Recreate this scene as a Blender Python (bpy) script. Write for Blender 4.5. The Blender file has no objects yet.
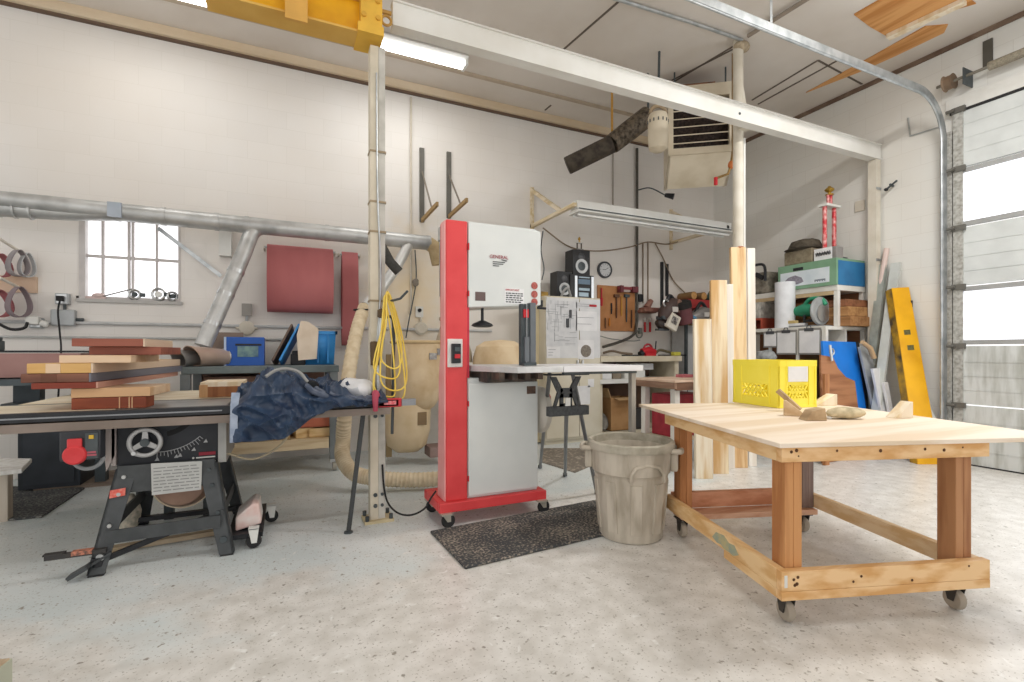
import bpy, bmesh, math, random
from mathutils import Vector, Matrix, noise
random.seed(7)
SC = bpy.context.scene
C = SC.collection
pi = math.pi
R = math.radians
# the surveyed camera: level, 1.25 m up, turned 24.7 degrees to the right of the back wall's normal
F, TH, H = 490.0, R(24.7), 1.25
ct, st = math.cos(TH), math.sin(TH)
EYE = Vector((0, 0, H))
BW, RW, CE = 6.41, 6.89, 4.75            # back wall y, right wall x, ceiling z


def ray(u, v):
    r = (u - 512) / F
    return Vector((r * ct + st, -r * st + ct, (352 - v) / F))


def P(u, v, d): return EYE + ray(u, v) * d
def G(u, v, z=0.0): q = ray(u, v); return EYE + q * ((z - H) / q.z)
def YP(u, v, y): q = ray(u, v); return EYE + q * (y / q.y)
def XP(u, v, x): q = ray(u, v); return EYE + q * (x / q.x)


# ------------------------------------------------------------------ materials
def lin(h):
    c = [int(h[i:i + 2], 16) / 255 for i in (0, 2, 4)]
    return tuple(x / 12.92 if x <= .04045 else ((x + .055) / 1.055) ** 2.4 for x in c) + (1,)


MATS = {}


def base(name):
    m = bpy.data.materials.new(name)
    m.use_nodes = True
    return m, m.node_tree.nodes, m.node_tree.links, m.node_tree.nodes['Principled BSDF']


def mat(name, h, rough=.55, metal=0., h2=None, scale=7., amt=.55, bump=0., stretch=(1, 1, 1), detail=4, spec=.4):
    """noise mix of two colours, optional stretch for grain and bump"""
    if name in MATS: return MATS[name]
    m, N, L, b = base(name)
    tc = N.new('ShaderNodeTexCoord'); mp = N.new('ShaderNodeMapping'); mp.inputs['Scale'].default_value = stretch
    L.new(tc.outputs['Object'], mp.inputs[0])
    n = N.new('ShaderNodeTexNoise'); n.inputs['Scale'].default_value = scale; n.inputs['Detail'].default_value = detail
    L.new(mp.outputs[0], n.inputs['Vector'])
    cr = N.new('ShaderNodeValToRGB'); L.new(n.outputs['Fac'], cr.inputs[0])
    A = lin(h)
    B = lin(h2) if h2 else tuple(min(1, x * .86) for x in A[:3]) + (1,)
    cr.color_ramp.elements[0].position = .5 - amt * .35; cr.color_ramp.elements[0].color = B
    cr.color_ramp.elements[1].position = .5 + amt * .2; cr.color_ramp.elements[1].color = A
    L.new(cr.outputs[0], b.inputs['Base Color'])
    b.inputs['Roughness'].default_value = rough; b.inputs['Metallic'].default_value = metal
    b.inputs['Specular IOR Level'].default_value = spec
    if bump:
        bp = N.new('ShaderNodeBump'); bp.inputs['Strength'].default_value = bump; bp.inputs['Distance'].default_value = .01
        L.new(n.outputs['Fac'], bp.inputs['Height']); L.new(bp.outputs[0], b.inputs['Normal'])
    MATS[name] = m
    return m


def wood(name, h, h2, axis='x', scale=9., rough=.6):
    s = {'x': (.09, 1, 1), 'y': (1, .09, 1), 'z': (1, 1, .09)}[axis]
    return mat(name, h, rough, 0, h2, scale * 1.8, .32, .2, s, 8)


def emit(name, h, s):
    m, N, L, b = base(name)
    b.inputs['Base Color'].default_value = lin(h)
    b.inputs['Emission Color'].default_value = lin(h); b.inputs['Emission Strength'].default_value = s
    b.inputs['Roughness'].default_value = .35
    return m


def blocks(name, ax, h, hm, hs, dusty=False):
    """painted concrete block: faint joints and old smoke stains"""
    m, N, L, b = base(name)
    tc = N.new('ShaderNodeTexCoord'); sp = N.new('ShaderNodeSeparateXYZ'); cb = N.new('ShaderNodeCombineXYZ')
    L.new(tc.outputs['Object'], sp.inputs[0])
    L.new(sp.outputs[ax], cb.inputs[0]); L.new(sp.outputs[2], cb.inputs[1])
    br = N.new('ShaderNodeTexBrick'); L.new(cb.outputs[0], br.inputs['Vector'])
    br.inputs['Scale'].default_value = 1; br.inputs['Brick Width'].default_value = .41; br.inputs['Row Height'].default_value = .205
    br.inputs['Mortar Size'].default_value = .0025; br.inputs['Mortar Smooth'].default_value = .6; br.inputs['Bias'].default_value = 0
    br.inputs['Color1'].default_value = lin(h); br.inputs['Color2'].default_value = tuple(x * .97 for x in lin(h)[:3]) + (1,)
    br.inputs['Mortar'].default_value = lin(hm)
    n = N.new('ShaderNodeTexNoise'); n.inputs['Scale'].default_value = .55; n.inputs['Detail'].default_value = 3
    L.new(tc.outputs['Object'], n.inputs['Vector'])
    cr = N.new('ShaderNodeValToRGB'); L.new(n.outputs['Fac'], cr.inputs[0])
    cr.color_ramp.elements[0].position = .38; cr.color_ramp.elements[0].color = (.0, .0, .0, 1)
    cr.color_ramp.elements[1].position = .72; cr.color_ramp.elements[1].color = (.55, .55, .55, 1)
    mx = N.new('ShaderNodeMix'); mx.data_type = 'RGBA'
    L.new(cr.outputs[0], mx.inputs['Factor']); L.new(br.outputs['Color'], mx.inputs['A']); mx.inputs['B'].default_value = lin(hs)
    last = mx.outputs['Result']
    if dusty:
        # a cloud of settled wood dust on the wall by the dust collector
        mp = N.new('ShaderNodeMapping'); L.new(tc.outputs['Object'], mp.inputs[0])
        mp.inputs['Location'].default_value = (-1.5 / .75, -6.41, -2.0 / 1.1); mp.inputs['Scale'].default_value = (1 / .75, 1, 1 / 1.1)
        ln = N.new('ShaderNodeVectorMath'); ln.operation = 'LENGTH'; L.new(mp.outputs[0], ln.inputs[0])
        n3 = N.new('ShaderNodeTexNoise'); n3.inputs['Scale'].default_value = 5; n3.inputs['Detail'].default_value = 6; L.new(tc.outputs['Object'], n3.inputs['Vector'])
        ad = N.new('ShaderNodeMath'); ad.operation = 'MULTIPLY_ADD'; L.new(n3.outputs['Fac'], ad.inputs[0]); ad.inputs[1].default_value = .9; L.new(ln.outputs['Value'], ad.inputs[2])
        mr = N.new('ShaderNodeMapRange'); L.new(ad.outputs[0], mr.inputs[0]); mr.inputs[1].default_value = .5; mr.inputs[2].default_value = 1.5; mr.inputs[3].default_value = .8; mr.inputs[4].default_value = 0
        m2 = N.new('ShaderNodeMix'); m2.data_type = 'RGBA'; L.new(mr.outputs[0], m2.inputs['Factor']); L.new(last, m2.inputs['A']); m2.inputs['B'].default_value = lin('E6D0A8')
        last = m2.outputs['Result']
    L.new(last, b.inputs['Base Color'])
    n2 = N.new('ShaderNodeTexNoise'); n2.inputs['Scale'].default_value = 60; L.new(tc.outputs['Object'], n2.inputs['Vector'])
    ma = N.new('ShaderNodeMath'); ma.operation = 'MULTIPLY_ADD'; L.new(n2.outputs['Fac'], ma.inputs[0]); ma.inputs[1].default_value = -.25
    mb = N.new('ShaderNodeMath'); mb.operation = 'SUBTRACT'; mb.inputs[0].default_value = 1; L.new(br.outputs['Fac'], mb.inputs[1])
    L.new(mb.outputs[0], ma.inputs[2])
    bp = N.new('ShaderNodeBump'); bp.inputs['Strength'].default_value = .18; bp.inputs['Distance'].default_value = .005
    L.new(ma.outputs[0], bp.inputs['Height']); L.new(bp.outputs[0], b.inputs['Normal'])
    b.inputs['Roughness'].default_value = .55
    return m


def floor_mat():
    m, N, L, b = base('painted_concrete_floor')
    tc = N.new('ShaderNodeTexCoord')

    def nz(s, d=4, dist=0.):
        n = N.new('ShaderNodeTexNoise'); n.inputs['Scale'].default_value = s; n.inputs['Detail'].default_value = d
        n.inputs['Distortion'].default_value = dist
        L.new(tc.outputs['Object'], n.inputs['Vector']); return n.outputs['Fac']

    def ramp(f, p0, p1):
        c = N.new('ShaderNodeValToRGB'); L.new(f, c.inputs[0])
        c.color_ramp.elements[0].position = p0; c.color_ramp.elements[1].position = p1; return c.outputs[0]

    def mix(f, a, bb):
        x = N.new('ShaderNodeMix'); x.data_type = 'RGBA'
        L.new(f, x.inputs['Factor'])
        for k, q in (('A', a), ('B', bb)):
            if isinstance(q, str): x.inputs[k].default_value = lin(q)
            else: L.new(q, x.inputs[k])
        return x.outputs['Result']
    # worn through to bare concrete towards the door side and the foreground
    sp = N.new('ShaderNodeSeparateXYZ'); L.new(tc.outputs['Object'], sp.inputs[0])
    a = N.new('ShaderNodeMath'); a.operation = 'MULTIPLY_ADD'; L.new(sp.outputs[1], a.inputs[0]); a.inputs[1].default_value = -.30; a.inputs[2].default_value = 1.25
    a2 = N.new('ShaderNodeMath'); a2.operation = 'MULTIPLY_ADD'; L.new(sp.outputs[0], a2.inputs[0]); a2.inputs[1].default_value = .07; L.new(a.outputs[0], a2.inputs[2])
    a3 = N.new('ShaderNodeMath'); a3.operation = 'MULTIPLY_ADD'; L.new(nz(1.3, 6), a3.inputs[0]); a3.inputs[1].default_value = 1.1; L.new(a2.outputs[0], a3.inputs[2])
    worn = ramp(a3.outputs[0], .85, 1.55)
    paint = mix(ramp(nz(1.7, 6), .38, .62), 'CFD7D8', 'DFE3E3')
    bare = mix(ramp(nz(9, 9), .34, .64), 'CAC7C1', 'DFDDD9')
    col = mix(worn, paint, bare)
    # drips, chips, dark specks and dusty scuffs
    col = mix(ramp(nz(26, 4), .64, .70), col, '928D84')
    col = mix(ramp(nz(75, 3), .61, .69), col, 'A19C93')
    col = mix(ramp(nz(13, 9, .5), .64, .74), col, 'ECECEA')
    L.new(col, b.inputs['Base Color'])
    rr = N.new('ShaderNodeMapRange'); L.new(nz(5), rr.inputs[0]); rr.inputs[3].default_value = .22; rr.inputs[4].default_value = .5
    L.new(rr.outputs[0], b.inputs['Roughness'])
    bp = N.new('ShaderNodeBump'); bp.inputs['Strength'].default_value = .12; bp.inputs['Distance'].default_value = .004
    L.new(nz(30, 5), bp.inputs['Height']); L.new(bp.outputs[0], b.inputs['Normal'])
    return m


def speckle(name, h, h2, scale=45, lo=.55, hi=.63, rough=.8, big=None):
    m, N, L, b = base(name)
    tc = N.new('ShaderNodeTexCoord')
    n = N.new('ShaderNodeTexNoise'); n.inputs['Scale'].default_value = scale; n.inputs['Detail'].default_value = 5
    L.new(tc.outputs['Object'], n.inputs['Vector'])
    n2 = N.new('ShaderNodeTexNoise'); n2.inputs['Scale'].default_value = big or scale / 9; L.new(tc.outputs['Object'], n2.inputs['Vector'])
    ad = N.new('ShaderNodeMath'); ad.operation = 'MULTIPLY_ADD'; L.new(n2.outputs['Fac'], ad.inputs[0]); ad.inputs[1].default_value = .35
    sb = N.new('ShaderNodeMath'); sb.operation = 'SUBTRACT'; L.new(n.outputs['Fac'], sb.inputs[0]); sb.inputs[1].default_value = .175
    L.new(sb.outputs[0], ad.inputs[2])
    cr = N.new('ShaderNodeValToRGB'); L.new(ad.outputs[0], cr.inputs[0])
    cr.color_ramp.elements[0].position = lo; cr.color_ramp.elements[0].color = lin(h)
    cr.color_ramp.elements[1].position = hi; cr.color_ramp.elements[1].color = lin(h2)
    L.new(cr.outputs[0], b.inputs['Base Color']); b.inputs['Roughness'].default_value = rough
    MATS[name] = m
    return m


# ------------------------------------------------------------------ mesh builder
class MB:
    def __init__(s, M=None):
        s.bm = bmesh.new(); s.M = M or Matrix.Identity(4)

    def V(s, co): return s.bm.verts.new(s.M @ Vector(co))

    def f(s, vs):
        try: return s.bm.faces.new(vs)
        except ValueError: return None

    def bx(s, x0, x1, y0, y1, z0, z1):
        v = [s.V((x, y, z)) for z in (z0, z1) for y in (y0, y1) for x in (x0, x1)]
        for q in ((0, 2, 3, 1), (4, 5, 7, 6), (0, 1, 5, 4), (2, 6, 7, 3), (0, 4, 6, 2), (1, 3, 7, 5)):
            s.f([v[i] for i in q])
        return s

    def rb(s, c, size, rot=None):
        """box with a rotation matrix about its centre"""
        K = s.M
        s.M = K @ Matrix.Translation(Vector(c)) @ (rot.to_4x4() if rot else Matrix.Identity(4))
        a, b, d = (q / 2 for q in size)
        s.bx(-a, a, -b, b, -d, d); s.M = K
        return s

    def beam(s, a, b, w, h, up=(0, 0, 1)):
        """bar from a to b, w wide sideways and h along up"""
        a, b, up = Vector(a), Vector(b), Vector(up)
        d = (b - a).normalized(); sd = d.cross(up)
        if sd.length < 1e-4: sd = d.cross(Vector((0, 1, 0)))
        sd.normalize(); u = sd.cross(d)
        v = []
        for p in (a, b):
            for i, j in ((-1, -1), (1, -1), (1, 1), (-1, 1)):
                v.append(s.V(p + sd * (i * w / 2) + u * (j * h / 2)))
        s.f(v[3::-1]); s.f(v[4:])
        for i in range(4):
            j = (i + 1) % 4
            s.f([v[i], v[j], v[4 + j], v[4 + i]])
        return s

    def tube(s, pts, r, n=10, closed=False, cap=True, flat=None):
        pts = [Vector(p) for p in pts]
        K = len(pts)
        rs = r if isinstance(r, (list, tuple)) else [r] * K
        rings = []; ref = None
        for i, p in enumerate(pts):
            if closed: d = pts[(i + 1) % K] - pts[i - 1]
            else: d = pts[min(i + 1, K - 1)] - pts[max(i - 1, 0)]
            d.normalize()
            if ref is None:
                ref = Vector((0, 0, 1)) if abs(d.z) < .9 else Vector((1, 0, 0))
            sd = d.cross(ref)
            if sd.length < 1e-4: sd = d.cross(Vector((0, 1, 0)))
            sd.normalize(); u = sd.cross(d).normalized(); ref = u
            fx, fy = flat or (1, 1)
            rings.append([s.V(p + sd * (math.cos(2 * pi * k / n) * rs[i] * fx) + u * (math.sin(2 * pi * k / n) * rs[i] * fy)) for k in range(n)])
        for i in range(K if closed else K - 1):
            A, B = rings[i], rings[(i + 1) % K]
            for k in range(n):
                s.f([A[k], B[k], B[(k + 1) % n], A[(k + 1) % n]])
        if cap and not closed:
            s.f(rings[0]); s.f(rings[-1][::-1])
        return s

    def cyl(s, a, b, r, r1=None, n=20):
        return s.tube([a, b], [r, r if r1 is None else r1], n)

    def lathe(s, prof, c=(0, 0, 0), n=28, axis='z', cap=True):
        """profile of (radius, height) turned about an axis through c"""
        c = Vector(c); rings = []
        for r, h in prof:
            ring = []
            for k in range(n):
                a, b = r * math.cos(2 * pi * k / n), r * math.sin(2 * pi * k / n)
                ring.append(s.V(c + Vector({'z': (a, b, h), 'y': (b, h, a), 'x': (h, a, b)}[axis])))
            rings.append(ring)
        for A, B in zip(rings, rings[1:]):
            for k in range(n):
                s.f([A[k], A[(k + 1) % n], B[(k + 1) % n], B[k]])
        if cap:
            s.f(rings[0][::-1]); s.f(rings[-1])
        return s

    def prism(s, pts, off):
        """polygon of 3-D points swept by the vector off"""
        off = Vector(off)
        A = [s.V(p) for p in pts]; B = [s.V(Vector(p) + off) for p in pts]
        s.f(A[::-1]); s.f(B)
        for i in range(len(A)):
            j = (i + 1) % len(A)
            s.f([A[i], A[j], B[j], B[i]])
        return s

    def ell(s, c, rx, ry, rz, n=16, k=10):
        prof = [(math.sin(pi * i / k), -math.cos(pi * i / k)) for i in range(1, k)]
        K = s.M
        s.M = K @ Matrix.Translation(Vector(c)) @ Matrix.Diagonal((rx, ry, rz, 1))
        s.lathe(prof, (0, 0, 0), n); s.M = K
        return s

    def torus(s, c, R0, r, axis='z', n=28, m=8, sc=(1, 1)):
        c = Vector(c); pts = []
        for k in range(n):
            a, b = R0 * sc[0] * math.cos(2 * pi * k / n), R0 * sc[1] * math.sin(2 * pi * k / n)
            pts.append(c + Vector({'z': (a, b, 0), 'y': (a, 0, b), 'x': (0, a, b)}[axis]))
        return s.tube(pts, r, m, closed=True)

    def band(s, pts, w, t, wdir):
        """closed thin strap following pts (a loop), w wide along wdir, t thick"""
        pts = [Vector(p) for p in pts]; wd = Vector(wdir).normalized(); K = len(pts); rings = []
        for i, p in enumerate(pts):
            d = (pts[(i + 1) % K] - pts[i - 1]).normalized(); nn = d.cross(wd).normalized()
            rings.append([s.V(p + wd * (a * w / 2) + nn * (b * t / 2)) for a, b in ((-1, -1), (1, -1), (1, 1), (-1, 1))])
        for i in range(K):
            A, B = rings[i], rings[(i + 1) % K]
            for k in range(4): s.f([A[k], B[k], B[(k + 1) % 4], A[(k + 1) % 4]])
        return s

    def mesh(s, name, smooth=True, wob=0., wscale=3.):
        bmesh.ops.recalc_face_normals(s.bm, faces=s.bm.faces[:])
        if wob:
            for v in s.bm.verts:
                v.co += noise.noise_vector(v.co * wscale) * wob
        me = bpy.data.meshes.new(name); s.bm.to_mesh(me); s.bm.free()
        if smooth:
            for p in me.polygons: p.use_smooth = True
            me.set_sharp_from_angle(angle=R(38))
        return me


MPI = {}


def tag(o, label, cat=None, group=None, kind=None):
    if label: o['label'] = label
    if cat: o['category'] = cat
    if group: o['group'] = group
    if kind: o['kind'] = kind
    return o


def thing(name, label, cat, loc, group=None, rz=0.):
    e = bpy.data.objects.new(name, None); C.objects.link(e)
    e.location = Vector(loc); e.rotation_euler = (0, 0, rz); e.empty_display_size = .1
    MPI[e.name] = (Matrix.Translation(Vector(loc)) @ Matrix.Rotation(rz, 4, 'Z')).inverted()
    return tag(e, label, cat, group)


KEEP = set('rib rib_ring louvre screw_knot label_lines plate_print printed_lines hour_marks hands scribble box_lettering lattice fold label_heading logo_underline panel_print vent_slot tilt_scale hinge_pin hanger_rod web rail sticker'.split())


def pieces(me):
    """vertex sets that lie well apart, so that each becomes a part of its own"""
    nv = len(me.vertices); par = list(range(nv))

    def find(i):
        while par[i] != i: par[i] = par[par[i]]; i = par[i]
        return i
    for e in me.edges:
        a, b = find(e.vertices[0]), find(e.vertices[1])
        if a != b: par[a] = b
    isl = {}
    for i in range(nv): isl.setdefault(find(i), []).append(i)
    L = list(isl.values())
    if len(L) < 2 or len(L) > 90: return [list(range(nv))]
    bb = []
    for q in L:
        cs = [me.vertices[i].co for i in q]
        bb.append(([min(c[k] for c in cs) for k in range(3)], [max(c[k] for c in cs) for k in range(3)]))
    g = list(range(len(L)))

    def fg(i):
        while g[i] != i: i = g[i]
        return i
    sz = [max(h[k] - l[k] for k in range(3)) for l, h in bb]
    for i in range(len(L)):
        for j in range(i):
            gap = math.sqrt(sum(max(0, bb[i][0][k] - bb[j][1][k], bb[j][0][k] - bb[i][1][k]) ** 2 for k in range(3)))
            if gap <= max(.02, .5 * max(sz[i], sz[j])):
                a, b = fg(i), fg(j)
                if a != b: g[a] = b
    out = {}
    for i, q in enumerate(L): out.setdefault(fg(i), []).extend(q)
    return list(out.values())


def submesh(me, vs, name):
    ix = {v: i for i, v in enumerate(sorted(vs))}
    n = bpy.data.meshes.new(name)
    n.from_pydata([me.vertices[v].co[:] for v in sorted(vs)], [], [[ix[v] for v in p.vertices] for p in me.polygons if p.vertices[0] in ix])
    for p in n.polygons: p.use_smooth = True
    n.set_sharp_from_angle(angle=R(38))
    return n


def part(m, name, material, parent, label=None, bev=0., **k):
    me = m.mesh(name, **k)
    ps = pieces(me) if name not in KEEP else [0]
    if len(ps) > 1:
        first = None
        for q in ps:
            o = part1(submesh(me, q, name), name, material, parent, label, bev)
            first = first or o
        bpy.data.meshes.remove(me)
        return first
    return part1(me, name, material, parent, label, bev)


def part1(me, name, material, parent, label=None, bev=0.):
    o = bpy.data.objects.new(name, me); C.objects.link(o)
    o.data.materials.append(material); o.parent = parent
    if parent.name in MPI: o.matrix_parent_inverse = MPI[parent.name]
    elif parent.type == 'MESH' and parent.parent is None: o.matrix_parent_inverse = Matrix.Translation(parent.location).inverted()
    if bev: bevel(o, bev)
    if label: o['label'] = label
    return o


def bevel(o, w, seg=2):
    b = o.modifiers.new('bevel', 'BEVEL'); b.width = w; b.segments = seg; b.limit_method = 'ANGLE'; b.angle_limit = R(40)


def solo(m, name, material, label, cat, group=None, bev=0., kind=None, **k):
    me = m.mesh(name, **k)
    xs = [v.co for v in me.vertices]
    c = Vector(((min(v.x for v in xs) + max(v.x for v in xs)) / 2, (min(v.y for v in xs) + max(v.y for v in xs)) / 2, min(v.z for v in xs)))
    me.transform(Matrix.Translation(-c))
    o = bpy.data.objects.new(name, me); C.objects.link(o); o.location = c
    me.materials.append(material)
    if bev: bevel(o, bev)
    return tag(o, label, cat, group, kind)


def struct(m, name, material, parent=None, bev=0.):
    o = bpy.data.objects.new(name, m.mesh(name)); C.objects.link(o); o.data.materials.append(material)
    if parent: o.parent = parent
    else: o['kind'] = 'structure'
    if bev: bevel(o, bev)
    return o


def dup(root, loc, rz=None, label=None):
    r = root.copy(); C.objects.link(r); r.location = Vector(loc)
    if rz is not None: r.rotation_euler = (0, 0, rz)
    if label: r['label'] = label
    for ch in list(root.children):
        c = ch.copy(); C.objects.link(c); c.parent = r
        for g in list(ch.children):
            d = g.copy(); C.objects.link(d); d.parent = c
    return r


def text(name, s, size, M, material, parent, ext=.0008):
    cu = bpy.data.curves.new(name, 'FONT'); cu.body = s; cu.size = size; cu.extrude = ext
    cu.align_x = 'CENTER'; cu.align_y = 'CENTER'
    t = bpy.data.objects.new(name, cu); C.objects.link(t)
    dg = bpy.context.evaluated_depsgraph_get(); dg.update()
    me = bpy.data.meshes.new_from_object(t.evaluated_get(dg))
    bpy.data.objects.remove(t); bpy.data.curves.remove(cu)
    me.transform(M); me.materials.clear(); me.materials.append(material)
    o = bpy.data.objects.new(name, me); C.objects.link(o); o.parent = parent
    if parent.name in MPI: o.matrix_parent_inverse = MPI[parent.name]
    return o


def face_front(x, y, z):     # lettering that faces the camera side (-y)
    return Matrix.Translation((x, y, z)) @ Matrix.Rotation(pi / 2, 4, 'X')


def arc(c, r, a0, a1, n, ax1, ax2):
    c, ax1, ax2 = Vector(c), Vector(ax1), Vector(ax2)
    return [c + ax1 * (r * math.cos(R(a0 + (a1 - a0) * i / n))) + ax2 * (r * math.sin(R(a0 + (a1 - a0) * i / n))) for i in range(n + 1)]


def smoothpath(pts, n=6):
    """Catmull-Rom through pts"""
    p = [Vector(q) for q in pts]; p = [p[0] * 2 - p[1]] + p + [p[-1] * 2 - p[-2]]
    out = []
    for i in range(1, len(p) - 2):
        for k in range(n):
            t = k / n
            out.append(.5 * ((2 * p[i]) + (p[i + 1] - p[i - 1]) * t + (2 * p[i - 1] - 5 * p[i] + 4 * p[i + 1] - p[i + 2]) * t * t + (3 * p[i] - p[i - 1] - 3 * p[i + 1] + p[i + 2]) * t ** 3))
    return out + [p[-2]]


# ------------------------------------------------------------------ palette
steel = mat('galvanised_steel', 'C2C6C8', .38, .75, '9FA5A8', 9)
dsteel = mat('dark_grey_steel', '50575A', .5, .2, '434A4D', 12)
black = mat('black_paint', '24262A', .45, .0, '1B1C20', 10)
blackr = mat('black_rubber', '2A2A2B', .8)
chrome = mat('zinc_plate', 'C9CBCC', .3, .9)
white = mat('white_paint', 'E2E2DE', .5, 0, 'D5D4CF', 4)
offw = mat('cream_paint', 'DBD5C8', .55, 0, 'CBC3B2', 4)
paper = mat('white_paper', 'E9E9EA', .8, 0, 'DCDCDE', 6)
red = mat('red_enamel', 'E04A4C', .4, 0, 'D63E42', 5)
redp = mat('red_plastic', 'C62630', .45)
yel = mat('yellow_crane_paint', 'F0B414', .5, 0, 'DFA00E', 5)
tan = mat('dusty_tan_cloth', 'DCC7A6', .9, 0, 'C9AE88', 5, bump=.2)
pine = wood('pine_lumber_x', 'EBC594', 'D5A266', 'x')
piney = wood('pine_lumber_y', 'EBC896', 'D8AA70', 'y')
pinez = wood('fir_post', 'CB935E', 'AD7243', 'z')
pale = wood('pale_lumber', 'F0E3CD', 'E0C9A2', 'z', 7)
ply = wood('plywood_face', 'EFE0CE', 'E2CDB2', 'x', 4)
gold = mat('gold_trim', 'C8A24A', .3, .8)
ink = mat('printed_ink', '55585C', .8)
redink = mat('red_ink', 'B8333A', .7)
blue = mat('blue_plastic', '2E7FC4', .45, 0, '2672B6', 4)
gold_cloth = mat('plain_cardboard', 'B98F62', .85, 0, 'A67C50', 6)
# ================================================================== the setting
struct(MB().bx(-7, RW + .2, -5, BW + .2, -.1, 0), 'floor', floor_mat())
wx0, wx1, wz0, wz1 = -1.93, -1.06, 1.80, 2.70
m = MB()
m.bx(-7, wx0, BW, BW + .2, 0, CE).bx(wx1, RW + .2, BW, BW + .2, 0, CE).bx(wx0, wx1, BW, BW + .2, 0, wz0).bx(wx0, wx1, BW, BW + .2, wz1, CE)
struct(m, 'wall_back', blocks('painted_block_wall', 0, 'E9E6E2', 'DDDAD4', 'DCD2C6', True))
DY0, DY1, DZ = -.25, 2.93, 3.96
m = MB().bx(RW, RW + .2, DY1, BW, 0, CE).bx(RW, RW + .2, -5, DY0, 0, CE).bx(RW, RW + .2, DY0, DY1, DZ, CE)
struct(m, 'wall_right', blocks('painted_block_side', 1, 'E6E6E2', 'D2D0CA', 'D8CFC2'))
struct(MB().bx(-7, RW + .2, -5, BW + .2, CE, CE + .12), 'ceiling', mat('ceiling_board', 'DDD6CE', .7, 0, 'D2C9BF', 1.2))

# ceiling: wood nailer and dark gap along both walls, board seams, bared plywood
crm = mat('cream_nailer', 'DCCBB2', .6, 0, 'CDB797', 3, stretch=(.3, 1, 1))
struct(MB().bx(-7, RW - .02, BW - .09, BW, CE - .10, CE), 'trim_1', crm)
struct(MB().bx(-7, RW - .02, BW - .045, BW, CE - .122, CE - .10), 'trim_2', mat('dark_wood_strip', '6E5A4B', .8))
struct(MB().bx(RW - .03, RW, -5, BW - .1, CE - .05, CE), 'trim_3', mat('rusty_angle', '6B5648', .8, 0, '8F7B69', 4))
struct(MB().bx(-7, RW - .1, BW - .62, BW - .56, CE - .02, CE), 'trim_4', mat('ceiling_batten', 'BFAF9B', .7))
seam = mat('dark_seam', '6D635A', .9)
for i, (a, b) in enumerate((((735, 48), (672, 80)), ((818, 60), (752, 100)), ((818, 60), (862, 84)), ((838, 60), (758, 104)), ((558, 54), (620, 0)), ((545, 110), (551, 105)), ((668, 85), (735, 45)))):
    A, B = G(a[0], a[1], CE), G(b[0], b[1], CE)
    struct(MB().beam(A, B, .022, .014), 'trim_%d' % (5 + i), seam)
osb = wood('bare_osb_board', 'D9A062', 'BE7F3F', 'y', 6)
pts = [(854, 15), (880, 0), (955, -12), (976, 4), (934, 16), (905, 27), (886, 36), (870, 27)]
struct(MB().prism([G(u, v, CE - .012) for u, v in pts], (0, 0, .014)), 'trim_12', osb)
pts = [(806, 93), (872, 57), (925, 27), (948, 25), (944, 33), (896, 56), (860, 72)]
struct(MB().prism([G(u, v, CE - .012) for u, v in pts], (0, 0, .014)), 'trim_13', osb)
struct(MB().beam(G(888, 37, CE - .03), G(965, 1, CE - .03), .09, .05), 'trim_14', pale)

# back window: five-light steel sash, bright outside
fr = mat('window_steel', 'C7C2C0', .5)
w = struct(MB().bx(wx0, wx0 + .05, BW - .01, BW + .1, wz0, wz1).bx(wx1 - .02, wx1, BW - .01, BW + .1, wz0, wz1).bx(wx0, wx1, BW + .02, BW + .1, wz0, wz0 + .03).bx(wx0, wx1, BW + .02, BW + .1, wz1 - .03, wz1), 'window_1', fr)
m = MB()
for u in (103, 129, 133, 157): x = YP(u, 260, BW + .05).x; m.bx(x - .011, x + .011, BW + .035, BW + .075, wz0, wz1)
m.bx(wx0, wx1, BW + .04, BW + .07, 2.235, 2.265)
struct(m, 'glazing_bar', fr, w)
struct(MB().bx(wx0, wx1, BW + .08, BW + .09, wz0, wz1), 'window_pane', emit('daylit_glass', 'FBFCFF', 1.35), w)
struct(MB().bx(wx0 - .02, wx1 + .02, BW - .03, BW + .03, wz0 - .035, wz0), 'sill', mat('concrete_sill', 'BDBBB8', .8), w)

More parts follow.
